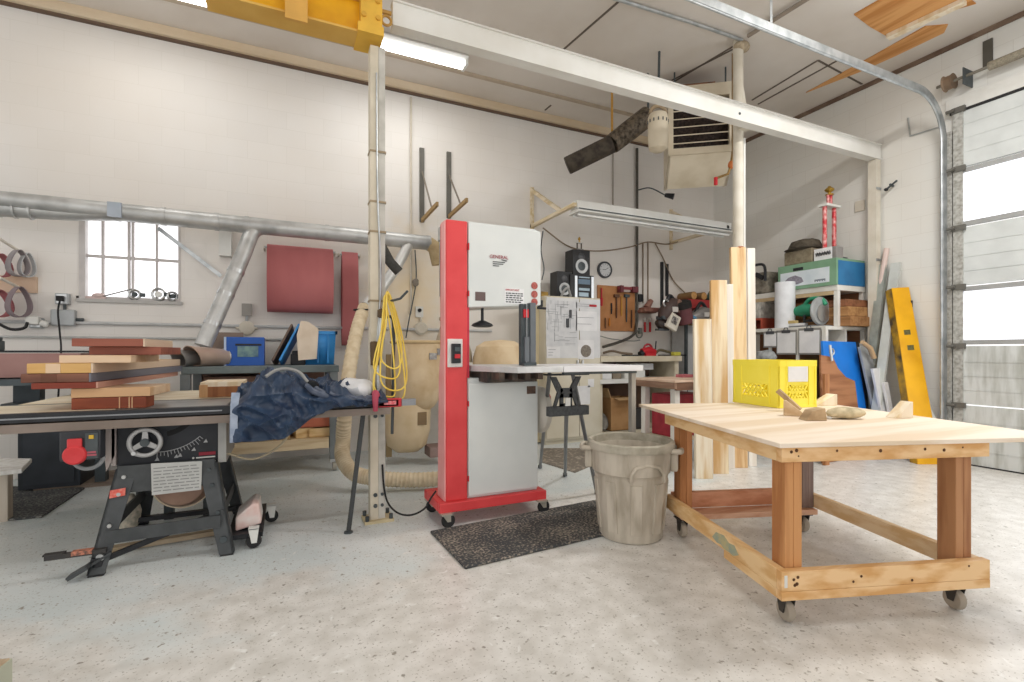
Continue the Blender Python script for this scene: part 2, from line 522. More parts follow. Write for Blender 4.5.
# overhead door of six sections in the right wall
dg = mat('door_panel_paint', 'D3D7D6', .45, 0, 'C6CAC9', 4)
dold = mat('scuffed_door_panel', 'D3D6D4', .6, 0, 'A9ABA4', 5, .5, 0, (1, 2.5, .4), 8)
df = mat('door_rail_metal', 'A9AAA9', .5, .2)
dj = mat('scaled_jamb_paint', 'B9B8B3', .7, 0, '8C8A82', 30)
pane = emit('frosted_door_glass', 'F0F3F9', .95)
door = struct(MB().bx(RW - .05, RW + .02, DY0, DY0 + .06, 0, DZ), 'door_1', df)
hs = .66
for k in range(6):
    z0, z1 = k * hs + .012, (k + 1) * hs - .004
    if k in (2, 4):
        sct = struct(MB().bx(RW - .05, RW, DY0 + .06, DY1, z0, z0 + .05).bx(RW - .05, RW, DY0 + .06, DY1, z1 - .05, z1).bx(RW - .05, RW, DY1 - .06, DY1, z0, z1).bx(RW - .05, RW, .9, .98, z0, z1), 'door_section', df, door)
        struct(MB().bx(RW - .03, RW - .02, DY0 + .06, DY1 - .06, z0 + .05, z1 - .05), 'door_pane', pane, sct)
    else:
        sct = struct(MB().bx(RW - .045, RW, DY0 + .06, DY1, z0, z1), 'door_section', dold if k < 2 else dg, door)
        mm = MB()
        for q in range(1, 4): mm.bx(RW - .05, RW - .044, DY0 + .06, DY1 - .05, z0 + q * .155, z0 + q * .155 + .012)
        struct(mm, 'rib', dold if k < 2 else dg, sct)
    struct(MB().bx(RW - .066, RW - .044, DY1 - .075, DY1 + .01, z0, z1), 'end_stile', dj, sct)
    struct(MB().bx(RW - .085, RW - .05, DY1 - .1, DY1 + .02, z1 - .03, z1 + .03).cyl((RW - .1, DY1 - .02, z1), (RW - .1, DY1 + .06, z1), .018, n=10), 'hinge', mat('worn_hinge', '77756F', .6, .5), sct)
struct(MB().bx(RW - .05, RW, DY0, DY1, 0, .014), 'bottom_seal', blackr, door)
struct(MB().bx(RW - .04, RW, -2, 3.02, DZ, DZ + .16), 'trim_15', white)
struct(MB().bx(RW - .05, RW - .035, -2, 2.98, DZ - .03, DZ + .002), 'trim_16', blackr)

# ================================================================== overhead door gear
ty = 2.985
t = thing('door_track', 'galvanised overhead door track curving from the ceiling down beside the door', 'track', (RW - .1, ty, 0))
path = [Vector((RW - .13, ty, .02)), Vector((RW - .13, ty, 3.6))] + arc((RW - .63, ty, 3.62), .5, 0, 90, 10, (1, 0, 0), (0, 0, 1)) + [Vector((1.2, ty, 4.14))]
m = MB()
for q, wd in ((.0, .004), ):
    for i in range(len(path) - 1):
        a, b = path[i], path[i + 1]
        d = (b - a).normalized(); nrm = Vector((0, 1, 0)).cross(d)
        m.beam(a, b, .005, .075, nrm)
part(m, 'web', steel, t)
m = MB()
off = []
for i, p in enumerate(path):
    d = (path[min(i + 1, len(path) - 1)] - path[max(i - 1, 0)]).normalized(); off.append(Vector((0, 1, 0)).cross(d).normalized())
for sgn in (-1, 1):
    m.tube([p + o_ * (.036 * sgn) + Vector((0, .016, 0)) for p, o_ in zip(path, off)], .013, 8, flat=(1.6, .8) if 0 else None)
part(m, 'rolled_lip', steel, t)
m = MB()
for z in (.5, 1.5, 2.6, 3.4): m.bx(RW - .13, RW, ty + .02, ty + .026, z, z + .06)
part(m, 'wall_bracket', chrome, t)
part(MB().bx(RW - .055, RW - .004, ty - .03, ty + .035, 0, 3.75), 'angle_iron', dj, t)
m = MB().beam((1.5, ty, 4.17), (1.5, ty, CE), .03, .03).beam((3.9, ty, 4.17), (3.9, ty, CE), .03, .004)
part(m, 'hanger', steel, t)
t = thing('torsion_shaft', 'dusty torsion shaft with cable drum above the overhead door', 'door spring', (RW - .14, 1.5, 4.24))
part(MB().cyl((RW - .14, -1.2, 4.27), (RW - .14, 3.06, 4.27), .016, n=10), 'shaft', mat('dusty_steel', '8C877C', .6, .4), t)
part(MB().cyl((RW - .14, -1.0, 4.27), (RW - .14, 2.6, 4.27), .045, n=16), 'spring', mat('dusty_spring', 'A39B89', .7, .3, '857E70', 60), t)
part(MB().lathe([(.03, -.04), (.085, -.04), (.075, -.02), (.075, .03), (.09, .045), (.03, .05)], (RW - .14, 2.94, 4.27), 20, 'y'), 'cable_drum', mat('rusty_drum', '8F7A66', .7, .3), t)
part(MB().bx(RW - .2, RW, 2.79, 2.80, 4.17, 4.35).bx(RW - .2, RW, -.9, -.89, 4.17, 4.35), 'bearing_plate', dsteel, t)
solo(MB().bx(RW - .02, RW, 2.62, 2.70, 4.33, 4.62), 'wall_bracket', mat('grimy_steel', '5C5850', .7), 'grimy steel bracket standing above the torsion shaft under the ceiling', 'bracket')
t = thing('conduit_run', 'thin grey conduit bent in an L on the right wall beside the track', 'conduit', (RW - .02, 3.3, 3.5))
a, b, c = XP(910, 136, RW - .015), XP(940, 127, RW - .015), XP(908, 118, RW - .015)
part(MB().tube([c, a, b], .009, 8), 'pipe', steel, t)

# ================================================================== crane, runway beam and posts
YB = 3.74
ww = mat('white_beam_paint', 'E6E5E0', .5, 0, 'D9D6CE', 2)
t = thing('runway_beam', 'long white steel runway beam crossing the room overhead', 'beam', (3.6, YB, 3.69))
part(MB().bx(.72, 6.86, YB - .055, YB + .055, 3.69, 3.703).bx(.72, 6.86, YB - .055, YB + .055, 3.872, 3.885), 'flange', ww, t)
part(MB().bx(.72, 6.86, YB - .04, YB + .005, 3.703, 3.872), 'web', ww, t)
part(MB().cyl((4.35, YB - .046, 3.77), (4.35, YB - .035, 3.77), .014, n=10), 'bolt', dsteel, t)
t = thing('end_post', 'slim cream post carrying the far end of the white beam by the right wall', 'post', (6.79, YB, 0))
part(MB().bx(6.75, 6.84, YB - .05, YB + .05, .012, 3.685), 'column', offw, t)
part(MB().bx(6.70, 6.86, YB - .09, YB + .09, 0, .012), 'base_plate', dsteel, t)
m = MB()
for z in (1.3, 2.4, 3.3): m.bx(6.745, 6.845, YB - .056, YB - .05, z, z + .03)
part(m, 'strap', steel, t)

px, py = .612, YB
t = thing('steel_post', 'tall beige steel post with conduit straps between table saw and bandsaw', 'post', (px, py, 0))
bei = mat('beige_post_paint', 'D6CDBA', .55, 0, 'C2B8A4', 5)
greyp = mat('grey_post_paint', 'C9C6BE', .5, 0, 'A8A59D', 6)
part(MB().bx(px - .055, px + .002, py - .05, py + .05, .02, 3.5), 'channel', bei, t)
part(MB().bx(px + .004, px + .052, py - .045, py + .05, .02, 3.5), 'web', greyp, t)
part(MB().bx(px - .1, px + .11, py - .09, py + .09, 0, .02), 'base_plate', mat('tan_base_plate', 'CDBE9A', .7), t)
m = MB()
for a, b in ((-.08, -.07), (.09, -.07), (-.08, .07), (.09, .07)): m.cyl((px + a, py + b, .02), (px + a, py + b, .055), .014, n=8)
for z in (.12, .2, .78): m.cyl((px - .02, py - .06, z), (px - .02, py - .05, z), .015, n=8).cyl((px + .03, py - .055, z), (px + .03, py - .045, z), .012, n=8)
part(m, 'bolt', dsteel, t)
m = MB()
for z in (1.62, 2.13, 2.35, 2.72): m.bx(px - .06, px + .058, py - .054, py + .054, z, z + .014)
part(m, 'strap', mat('brown_strap', '9C8B70', .6), t)
part(MB().tube(smoothpath([(px - .012, py - .056, 3.3), (px - .005, py - .056, 2.4), (px + .02, py - .058, 1.8), (px - .01, py - .056, 1.3)]), .006, 6), 'cable', steel, t)

CK = Matrix.Translation((-.03, 0, .04))
t = thing('overhead_crane', 'bright yellow crane beam with hanging plates on top of the beige post', 'crane', (-.1, YB, 3.5))
part(MB(CK).bx(-.45, .56, YB - .1, YB + .1, 3.50, 3.515).bx(-.45, .56, YB - .1, YB + .1, 3.76, 3.775), 'flange', mat('ochre_flange', 'DDB25A', .6, 0, 'D2A24A', 4), t)
part(MB(CK).bx(-.45, .56, YB - .03, YB + .02, 3.515, 3.76), 'web', yel, t)
part(MB(CK).bx(.02, .16, YB - .13, YB - .105, 3.45, 4.0), 'hanging_plate', mat('ochre_plate', 'DCA955', .6), t)
part(MB(CK).bx(.51, .66, YB - .12, YB + .12, 3.55, 4.02).bx(.49, .67, YB - .13, YB + .13, 3.495, 3.56), 'end_plate', mat('ochre_end_plate', 'E7B643', .55), t)
part(MB(CK).beam((.42, YB - .06, 3.77), (.26, YB - .06, 4.02), .03, .05, (0, 1, 0)), 'brace', mat('brown_brace', 'A9854B', .6), t)
part(MB(CK).bx(-.4, -.2, YB - .12, YB + .12, 3.72, 3.98), 'trolley_truck', yel, t)
m = MB(CK)
for z in (3.62, 3.74, 3.9): m.cyl((.53, YB - .135, z), (.53, YB - .115, z), .018, n=8).cyl((.63, YB - .135, z), (.63, YB - .115, z), .018, n=8)
part(m, 'bolt', mat('yellow_bolt', 'D6A33A', .5), t)
part(MB(CK).torus((.70, YB - .06, 3.66), .035, .010, 'y', 16).cyl((.665, YB - .06, 3.72), (.735, YB - .06, 3.72), .016, n=8), 'hook', mat('ochre_hook', 'B48B45', .5), t)

t = thing('support_pole', 'tall cream support pole rising behind the standing lumber to the ceiling', 'pole', (4.62, 3.95, 0))
part(MB().cyl((4.62, 3.95, .012), (4.62, 3.95, CE), .055, n=20), 'tube', offw, t)
part(MB().bx(4.52, 4.72, 3.85, 4.05, 0, .012), 'base_plate', dsteel, t)
part(MB().tube([(4.69, 3.93, 0.02), (4.69, 3.93, 2.5), (4.69, 3.93, 3.66)], .016, 8), 'conduit', white, t)
part(MB().prism([(4.68, 3.94, 3.80), (4.86, 3.94, 3.80), (4.75, 3.94, 4.02), (4.68, 3.94, 4.32)], (0, .02, 0)), 'gusset', offw, t)
part(MB().ell((4.65, 3.93, CE - .07), .1, .08, .06), 'ceiling_knuckle', mat('dirty_cream_joint', 'B9A98F', .7, 0, '8F806A', 20), t)
part(MB().bx(4.56, 4.68, 3.80, 3.90, 3.72, 3.86), 'bracket', offw, t)

def pole_pipe(name, pts, r, matl, label, cat, n=8):
    return solo(MB().tube(pts, r, n), name, matl, label, cat)
pole_pipe('ceiling_conduit', [G(600, -6, CE - .03), G(690, 22, CE - .03), G(742, 40, CE - .03)], .018, steel, 'thin pale conduit run on the ceiling up to the support pole', 'conduit')
pole_pipe('ceiling_pipe', [G(748, 36, CE - .04), G(812, -4, CE - .04)], .022, mat('dirty_pipe', '9C9184', .6, .3), 'dirty grey pipe on the ceiling above the silver door track', 'pipe')

# ================================================================== fluorescent lamps
tube_on = emit('lit_fluorescent_tube', 'FFFFFF', 4.0)
def ceiling_lamp(x0, x1, y, label):
    t = thing('fluorescent_light', label, 'light', ((x0 + x1) / 2, y, CE - .1), 'lit fluorescent strips under the ceiling')
    part(MB().prism([(x0, y - .06, CE - .09), (x0, y + .06, CE - .09), (x0, y + .11, CE - .055), (x0, y + .06, CE - .005), (x0, y - .06, CE - .005), (x0, y - .11, CE - .055)], (x1 - x0, 0, 0)), 'housing', white, t)
    for dy in (-.05, .05):
        part(MB().cyl((x0 + .02, y + dy, CE - .115), (x1 - .02, y + dy, CE - .115), .019, n=12), 'tube', tube_on, t)
    part(MB().bx(x0, x0 + .03, y - .08, y + .08, CE - .14, CE - .07).bx(x1 - .03, x1, y - .08, y + .08, CE - .14, CE - .07), 'end_cap', white, t)
    return t
A = LA = G(466, 66, CE - .11)
ceiling_lamp(A.x - 1.25, A.x, A.y, 'lit white fluorescent strip under the ceiling behind the beige post')
B = LB = G(213, 3, CE - .11)
ceiling_lamp(B.x - 1.25, B.x, B.y, 'lit fluorescent strip just showing at the top edge left of the yellow crane')

Yl = 5.22
t = thing('hanging_light', 'unlit white fluorescent strip hung out from the back wall on wooden arms', 'light', (4.9, Yl, 3.06))
x0, x1 = 3.30, 5.97
part(MB().bx(x0, x1, Yl, Yl + .16, 3.05, 3.155), 'housing', white, t, bev=.006)
part(MB().bx(x0 + .02, x1 - .02, Yl - .012, Yl - .001, 3.046, 3.056), 'seam', dsteel, t)
part(MB().prism([(x0, Yl - .05, 3.005), (x0, Yl + .21, 3.005), (x0, Yl + .16, 3.045), (x0, Yl, 3.045)], (x1 - x0, 0, 0)), 'reflector', white, t)
for q in (.03, .13):
    part(MB().cyl((x0 + .03, Yl + q, 2.982), (x1 - .03, Yl + q, 2.982), .019, n=10), 'tube', mat('unlit_tube', 'E8E8E6', .3), t)
lw = wood('wall_arm_wood', 'E1D3BA', 'CDB88F', 'y')
for i, (x, l) in enumerate(((3.265, 'left pale wooden bracket holding the hanging strip light off the back wall'), (5.9, 'right pale wooden bracket holding the hanging strip light off the back wall'))):
    t = thing('wooden_bracket', l, 'bracket', (x, BW, 3.1), 'wooden brackets of the hanging light')
    part(MB().beam((x, Yl - .0, 3.09), (x, BW, 3.09), .05, .045), 'arm', lw, t)
    part(MB().beam((x, Yl + .35, 3.10), (x, BW - .01, 3.62), .04, .05), 'diagonal', lw, t)
    part(MB().bx(x - .025, x + .025, BW - .03, BW, 2.98, 3.66), 'wall_plate', lw, t)

# ================================================================== heater group
hz = 3.72
hx, hy = P(701, 150, 6.0).x, P(701, 150, 6.0).y
HM = Matrix.Translation((hx, hy, 0)) @ Matrix.Rotation(R(-36), 4, 'Z')
t = thing('unit_heater', 'cream unit heater with dark louvres hung under the ceiling behind the white beam', 'heater', (hx, hy, 3.3), rz=R(-36))
cream = mat('heater_enamel', 'D8CDB8', .5, 0, 'C8BBA3', 4)
w2 = .385
prof = [(0, 4.53), (0, 4.36), (0, 3.74), (.02, 3.68), (.2, 3.52), (.42, 3.40), (.52, 3.42), (.52, 4.53)]
m = MB(HM)
for sx in (-w2, w2 - .03):
    m.prism([(sx, y, z) for y, z in prof], (.03, 0, 0))
part(m, 'side_panel', cream, t)
part(MB(HM).prism([(-w2, y, z) for y, z in [(.0, 3.74), (.02, 3.68), (.2, 3.52), (.42, 3.40), (.42, 3.43), (.21, 3.56), (.05, 3.70), (.04, 3.74)]], (2 * w2, 0, 0)), 'chute', cream, t)
part(MB(HM).bx(-w2, w2, 0, .5, 4.38, 4.53).bx(-w2, w2, -.012, .02, 3.68, 3.76).bx(-w2, -w2 + .06, -.012, .02, 3.76, 4.38).bx(w2 - .06, w2, -.012, .02, 3.76, 4.38), 'top_panel', cream, t)
part(MB(HM).bx(-w2 + .03, w2 - .03, .2, .24, 3.6, 4.4), 'core', mat('dark_coil', '2C211E', .6, 0, '4A3A34', 30), t)
for k in range(6):
    z = 3.84 + k * .10
    part(MB(HM).rb((0, .04, z), (2 * w2 - .10, .07, .012), Matrix.Rotation(R(24), 3, 'X')), 'louvre', cream, t)
m = MB(HM)
for sx in (-.3, .3):
    for sy in (.08, .44): m.cyl((sx, sy, 4.53), (sx, sy, CE), .01, n=8)
part(m, 'hanger_rod', dsteel, t)
part(MB(HM).bx(-w2 - .03, w2 - .2, .1, .5, 4.55, 4.60), 'top_frame', mat('rusty_frame', '9A6A4C', .8, 0, '70513E', 9), t)
c = P(658, 130, 5.7)
t = thing('draft_motor', 'cream canister motor on the left of the unit heater', 'motor', (c.x, c.y, c.z - .25))
part(MB().lathe([(.06, -.25), (.105, -.22), (.115, -.1), (.115, .14), (.1, .18), (.05, .2)], c, 20), 'housing', cream, t)
m = MB()
for k in range(14):
    a = 2 * pi * k / 14; m.rb((c.x + .114 * math.cos(a), c.y + .114 * math.sin(a), c.z + .085), (.012, .012, .035), Matrix.Rotation(a, 3, 'Z'))
part(m, 'vent_slot', dsteel, t)
part(MB().tube(arc((c.x, c.y, c.z + .19), .09, 0, 180, 8, (ct, -st, 0), (0, 0, 1)), .022, 8), 'bail', mat('dusty_bail', 'A8957A', .7), t)
part(MB().beam((c.x, c.y, c.z + .27), (c.x + .02, c.y, CE), .02, .02), 'hanger', dsteel, t)
flue = mat('sooty_flue_metal', '4A4238', .75, .1, '2C2620', 14, .6, .4)
t = thing('flue_pipe', 'dusty dark flue pipe hanging at a slant left of the heater', 'pipe', P(610, 140, 6.1))
a, b, cc = P(567, 166, 6.2), P(612, 144, 6.1), P(648, 116, 6.15)
part(MB().tube([a, a.lerp(b, .03), b], [.105, .11, .11], 22), 'smooth_pipe', flue, t)
part(MB().tube([b, b.lerp(cc, .04), b.lerp(cc, .5), cc], [.118, .12, .125, .125], 22), 'foil_wrap', mat('dusty_foil', '6E6355', .55, .3, '332B23', 22, .5, .8), t)
part(MB().beam(b + Vector((0, 0, .1)), Vector((b.x, b.y, CE)), .03, .004), 'hanger_strap', mat('orange_strap', 'B98A3A', .6), t)
part(MB().beam(cc + Vector((0, 0, .1)), Vector((cc.x, cc.y, CE)), .03, .004), 'hanger_strap', dsteel, t)
t = thing('gas_valve', 'small brass gas line with red valve handle beside the heater', 'valve', P(725, 178, 5.75))
q = [P(733, 150, 5.75), P(731, 165, 5.75), P(728, 174, 5.75), P(717, 178, 5.75)]
part(MB().tube([Vector((q[0].x, q[0].y, CE)), *q], .015, 8), 'pipe', mat('brass_pipe', '9A7B4A', .45, .5), t)
part(MB().ell(q[1], .035, .035, .05), 'regulator', mat('orange_regulator', 'C4713A', .5), t)
part(MB().rb(q[3] + Vector((-.02, 0, -.04)), (.03, .03, .09)), 'handle', redp, t)
# ================================================================== duct along the back wall
yd = 6.02
dustd = mat('galvanised_duct', 'C6C7C6', .42, .55, 'A8A9A8', 6)
def on(u, v, y=yd): return YP(u, v, y)
t = thing('dust_duct', 'long galvanised dust duct running along the back wall over the window', 'duct', on(260, 230))
L0, L1, L2 = on(118, 212), on(250, 224), on(428, 243)
zz = (L0.z + L2.z) / 2
A, B = Vector((L0.x, yd, L0.z)), Vector((L2.x, yd, L2.z))
part(MB().tube([A, A.lerp(B, .5), B], .088, 22), 'main_pipe', dustd, t)
m = MB()
for f in (.0, .12, .27, .36, .62, .82, 1.0): p = A.lerp(B, f); m.tube([p - Vector((.02, 0, 0)), p + Vector((.02, 0, 0))], .094, 22)
part(m, 'joint_collar', dustd, t)
zz = A.z
bl = Vector((A.x - .35, yd, zz - .04))
part(MB().tube([A, bl, Vector((-3.2, yd - .06, zz - .12))], [.088, .085, .07], 20).tube([Vector((-3.2, yd - .12, zz - .0)), bl + Vector((-.1, -.06, .04)), A], [.06, .075, .085], 20), 'branch_wye', dustd, t)
m = MB()
for k in range(6): x = -2.15 - k * .11; m.tube([Vector((x - .008, yd - .03, zz - .075)), Vector((x + .008, yd - .03, zz - .075))], .083, 20)
part(m, 'rib_ring', dustd, t)
part(MB().bx(A.x - .06, A.x + .05, yd - .1, yd - .07, zz - .07, zz + .07), 'blast_gate', mat('blue_grey_gate', 'ABB4BF', .5, .2), t)
zz = (A.z + B.z) / 2
dr0 = Vector((YP(262, 230, yd).x, yd, zz))
k1, k2, k3 = YP(246, 240, 5.98), YP(240, 262, 5.9), YP(203, 346, 5.72)
part(MB().tube(smoothpath([dr0, Vector((dr0.x - .1, yd, zz - .09)), k2, k3], 5), .078, 20), 'drop_pipe', dustd, t)
m = MB()
for f in (.12, .4, .75): p = k2.lerp(k3, f); dd = (k3 - k2).normalized() * .02; m.tube([p - dd, p + dd], .084, 20)
part(m, 'joint_collar', chrome, t)
w0 = YP(413, 246, yd - .02); w1 = YP(383, 288, 5.85)
part(MB().tube([Vector((B.x - .22, yd, zz)), YP(396, 268, 5.93), YP(380, 290, 5.85), YP(366, 306, 5.75)], .062, 18), 'branch_pipe', mat('pale_duct', 'D8D8D6', .45, .4), t)
part(MB().tube([YP(378, 240, 5.6), YP(390, 262, 5.6), YP(399, 272, 5.6)], .055, 14), 'black_sleeve', mat('black_sleeve', '41403C', .6, 0, '2E2D2A', 20), t)
part(MB().tube([B, B + Vector((.1, 0, -.06)), B + Vector((.14, 0, -.26))], [.088, .1, .09], 18), 'end_elbow', mat('tan_duct_tape', 'C2AD86', .7, 0, 'A8906A', 9), t)
part(MB().bx(on(221, 240).x - .05, on(221, 240).x + .07, BW - .12, BW, zz - .30, zz + .05), 'wall_hanger', white, t)

solo(MB().beam(YP(158, 228, BW - .08), YP(221, 276, BW - .05), .04, .012, (0, 1, 0)), 'flat_bar_brace', steel, 'flat grey bar brace slanting across the right side of the window', 'brace')

# hoses and clamps on the window sill
def sill_clamp(u, v, r, label, tilt):
    p = YP(u, v, BW - .01); p.y = BW + .015
    t = thing('hose_clamp', label, 'clamp', (p.x, p.y, wz0), 'hose fittings on the window sill')
    M_ = Matrix.Translation((p.x, p.y, wz0 + r)) @ Matrix.Rotation(tilt, 4, 'Z')
    part(MB(M_).torus((0, 0, 0), r - .014, .014, 'y', 22, 8), 'ring', chrome, t)
    part(MB(M_).cyl((0, -.02, 0), (0, .02, 0), r * .42, n=14), 'hub', dsteel if r < .07 else white, t)
    part(MB(M_).bx(r - .02, r + .03, -.015, .015, -.02, .02), 'screw', dsteel, t)
sill_clamp(134, 292, .062, 'dark centred hose fitting at the left of the three on the window sill', .3)
sill_clamp(158, 288, .075, 'largest pale ring fitting in the middle of the window sill', -.2)
sill_clamp(172, 292, .06, 'tilted pale hose fitting at the right end of the window sill', .6)
solo(MB().tube([YP(104, 296, BW + .0), YP(132, 289, BW + .0)], .008, 8), 'thin_rod', chrome, 'thin metal rod lying along the window sill left of the fittings', 'rod')
p = YP(88, 296, BW - .01)
solo(MB().bx(p.x - .1, p.x + .14, BW - .0, BW + .05, wz0, wz0 + .025).ell((p.x + .08, BW + .02, wz0 + .035), .06, .03, .03), 'trim_scrap', mat('pinkish_scrap', 'CDB8B4', .7), 'pinkish scrap at the left corner of the window sill', 'scrap')

# electrical: conduit, boxes, cords
gbox = mat('grey_steel_box', 'B6BABC', .5, .25)
def wall_pipe(name, uvs, r, matl, label, y=BW - .025, cat='conduit'):
    return solo(MB().tube([YP(u, v, y) for u, v in uvs], r, 8), name, matl, label, cat)
zc = YP(140, 324, BW - .03).z
solo(MB().tube([Vector((-3, BW - .03, zc)), Vector((2.62, BW - .03, zc))], .017, 8), 'wall_conduit', mat('painted_conduit', 'C9CACA', .55), 'long painted conduit running level along the back wall behind the benches', 'conduit')
zc2 = YP(140, 338, BW - .03).z
solo(MB().tube([Vector((-3, BW - .03, zc2)), Vector((.2, BW - .03, zc2))], .012, 8), 'wall_conduit', mat('painted_conduit_low', 'C2C3C1', .55), 'lower thin conduit on the back wall just above the bench tops', 'conduit')
def elec_box(u, v, s, label, plug=True):
    p = YP(u, v, BW - .03)
    t = thing('electrical_box', label, 'outlet', (p.x, BW, p.z - s))
    part(MB().bx(p.x - s, p.x + s, BW - .06, BW, p.z - s, p.z + s), 'box', gbox, t, bev=.005)
    part(MB().bx(p.x - s * .7, p.x + s * .7, BW - .066, BW - .06, p.z - s * .8, p.z + s * .8), 'cover_plate', chrome, t)
    if plug: part(MB().bx(p.x - .03, p.x + .02, BW - .11, BW - .06, p.z - .025, p.z + .025), 'plug', blackr, t)
    return p
elec_box(63, 299, .055, 'upper grey outlet box left of the window with a black plug')
p = YP(66, 317, BW)
t = thing('round_electrical_box', 'grey junction box below the outlet left of the window', 'junction box', (p.x, BW, p.z - .1))
part(MB().bx(p.x - .1, p.x + .09, BW - .07, BW, p.z - .09, p.z + .07), 'box', gbox, t, bev=.01)
part(MB().tube([(p.x, BW - .03, p.z + .07), (p.x, BW - .03, p.z + .16)], .014, 8).cyl((p.x + .09, BW - .03, p.z - .03), (p.x + .15, BW - .03, p.z - .03), .02, n=8), 'fitting', dsteel, t)
p = elec_box(37, 323, .05, 'grey outlet box with a white plug at the far left over the sander', False)
solo(MB().rb((p.x, BW - .11, p.z + .02), (.1, .07, .08)).cyl((p.x + .05, BW - .11, p.z), (p.x + .11, BW - .1, p.z - .02), .03), 'wall_plug', white, 'white plug in the outlet at the far left', 'plug', bev=.01)
solo(MB().tube(smoothpath([(p.x - .03, BW - .14, p.z), YP(24, 328, BW - .15), YP(10, 329, BW - .12), YP(-8, 320, BW - .1)]), .014, 8), 'power_cable', blackr, 'black power cord running left from the white plug', 'cord')
solo(MB().tube(smoothpath([YP(60, 300, BW - .12), YP(58, 312, BW - .12), YP(60, 335, BW - .14), YP(61, 352, BW - .3), YP(58, 400, BW - .3)]), .008, 6), 'power_cable', blackr, 'thin black cord hanging from the outlet left of the window', 'cord')
p = YP(247, 310, BW)
t = thing('toggle_switch', 'small grey switch box over a round cover under the duct drop', 'switch', (p.x, BW, p.z - .25))
part(MB().bx(p.x - .05, p.x + .05, BW - .05, BW, p.z - .07, p.z + .07), 'box', mat('mid_grey_box', 'A5A19B', .5, .2), t)
part(MB().cyl((p.x, BW - .02, p.z - .07), (p.x, BW - .02, p.z - .14), .014, n=8), 'nipple', gbox, t)
part(MB().lathe([(.08, 0), (.08, -.05), (.06, -.06)], (p.x, BW, p.z - .21), 18, 'y').cyl((p.x - .11, BW - .03, p.z - .21), (p.x + .11, BW - .03, p.z - .21), .016, n=8), 'round_cover', offw, t)
x411 = YP(411, 200, BW - .02).x
solo(MB().tube([(x411, BW - .02, 1.75), (x411, BW - .02, CE - .16)], .014, 8), 'wall_conduit', mat('beige_conduit', 'D5CCBD', .6), 'thin beige conduit rising up the back wall behind the steel post', 'conduit')
p = YP(413, 283, BW)
solo(MB().tube(smoothpath([YP(415, 250, BW - .05), YP(416, 282, BW - .05), YP(409, 320, BW - .05), YP(406, 338, BW - .04)]), .008, 6), 'hanging_cable', dsteel, 'grey cord hanging down the back wall above the dust collector', 'cord')
solo(MB().ell(p + Vector((.02, -.05, 0)), .045, .04, .06, 10, 6), 'cord_knot', mat('grey_knot', '8A8176', .8), 'knotted grey coupling halfway down the hanging cord', 'coupling', wob=.012, wscale=20)
p = YP(419, 312, BW)
t = thing('duplex_outlet', 'beige outlet with a dark socket above the dust collector', 'outlet', (p.x, BW, p.z - .3))
part(MB().bx(p.x - .05, p.x + .05, BW - .03, BW, p.z - .07, p.z + .07), 'plate', white, t)
part(MB().cyl((p.x, BW - .03, p.z + .02), (p.x, BW - .045, p.z + .02), .025, n=12), 'socket', blackr, t)
part(MB().lathe([(.085, 0), (.085, -.05), (.06, -.07)], (p.x + .02, BW, p.z - .22), 16, 'y').cyl((p.x + .02, BW - .03, p.z - .14), (p.x + .02, BW - .03, p.z - .07), .014, n=8), 'round_cover', offw, t)
# shelf standards with arms
for i, (u, v0, v1, l) in enumerate(((422, 148, 222, 'left dark steel shelf bracket hanging empty on the back wall'), (449, 152, 218, 'right dark steel shelf bracket hanging empty above the red bandsaw'))):
    a, b = YP(u, v0, BW - .02), YP(u, v1, BW - .02)
    t = thing('shelf_bracket', l, 'bracket', (a.x, BW, b.z), 'steel shelf brackets on the back wall')
    part(MB().bx(a.x - .03, a.x + .03, BW - .03, BW, b.z, a.z), 'upright', mat('dark_standard', '6C6A64', .6, .3), t)
    e = Vector((a.x, BW - .75, b.z + .04))
    part(MB().beam((a.x, BW, b.z + .02), e, .03, .05), 'arm', mat('wooden_arm', 'A4875A', .7), t)
    part(MB().beam((a.x, BW - .03, a.z - .32), (a.x, BW - .5, b.z + .06), .016, .016), 'stay', mat('grey_stay', '8B8378', .6, .3), t)

# sanding belts on the wall
beltm = mat('sanding_belt', 'B46C6C', .8, 0, 'A05A5B', 2, stretch=(1, 1, .4))
a, b, c, d = YP(267, 247, BW), YP(334, 310, BW), YP(267, 310, BW), YP(334, 251, BW)
zb, zt = YP(300, 312, BW - .25).z, YP(300, 247, BW - .2).z
def oval(cx, cy, cz, ry, rz, n=28, plane='yz'):
    out = []
    for k in range(n):
        q = 2 * pi * k / n
        out.append(Vector((cx, cy + ry * math.cos(q), cz + rz * math.sin(q))) if plane == 'yz' else Vector((cx + ry * math.cos(q), cy, cz + rz * math.sin(q))))
    return out
xm0, xm1 = YP(267, 280, BW - .25).x, YP(333, 280, BW - .25).x
solo(MB(Matrix.Translation(((xm0 + xm1) / 2, 0, 0))).band(oval(0, BW - .19, (zb + zt) / 2, .17, (zt - zb) / 2), xm1 - xm0, .012, (1, 0, 0)), 'wide_sanding_belt', beltm, 'wide dark red sanding belt loop hung on the back wall', 'sanding belt')
x0, x1 = YP(342, 280, BW - .15).x, YP(358, 280, BW - .15).x
z0, z1 = YP(350, 345, BW - .15).z, YP(350, 252, BW - .15).z
solo(MB(Matrix.Translation(((x0 + x1) / 2, 0, 0))).band(oval(0, BW - .11, (z0 + z1) / 2, .1, (z1 - z0) / 2), x1 - x0, .012, (1, 0, 0)), 'narrow_sanding_belt', beltm, 'tall narrow dark red sanding belt hung beside the wide one', 'sanding belt')
t = thing('belt_rod', 'steel hanging rod and pale brackets inside the two dark red sanding belts', 'rod', (xm0, BW, zt - .1))
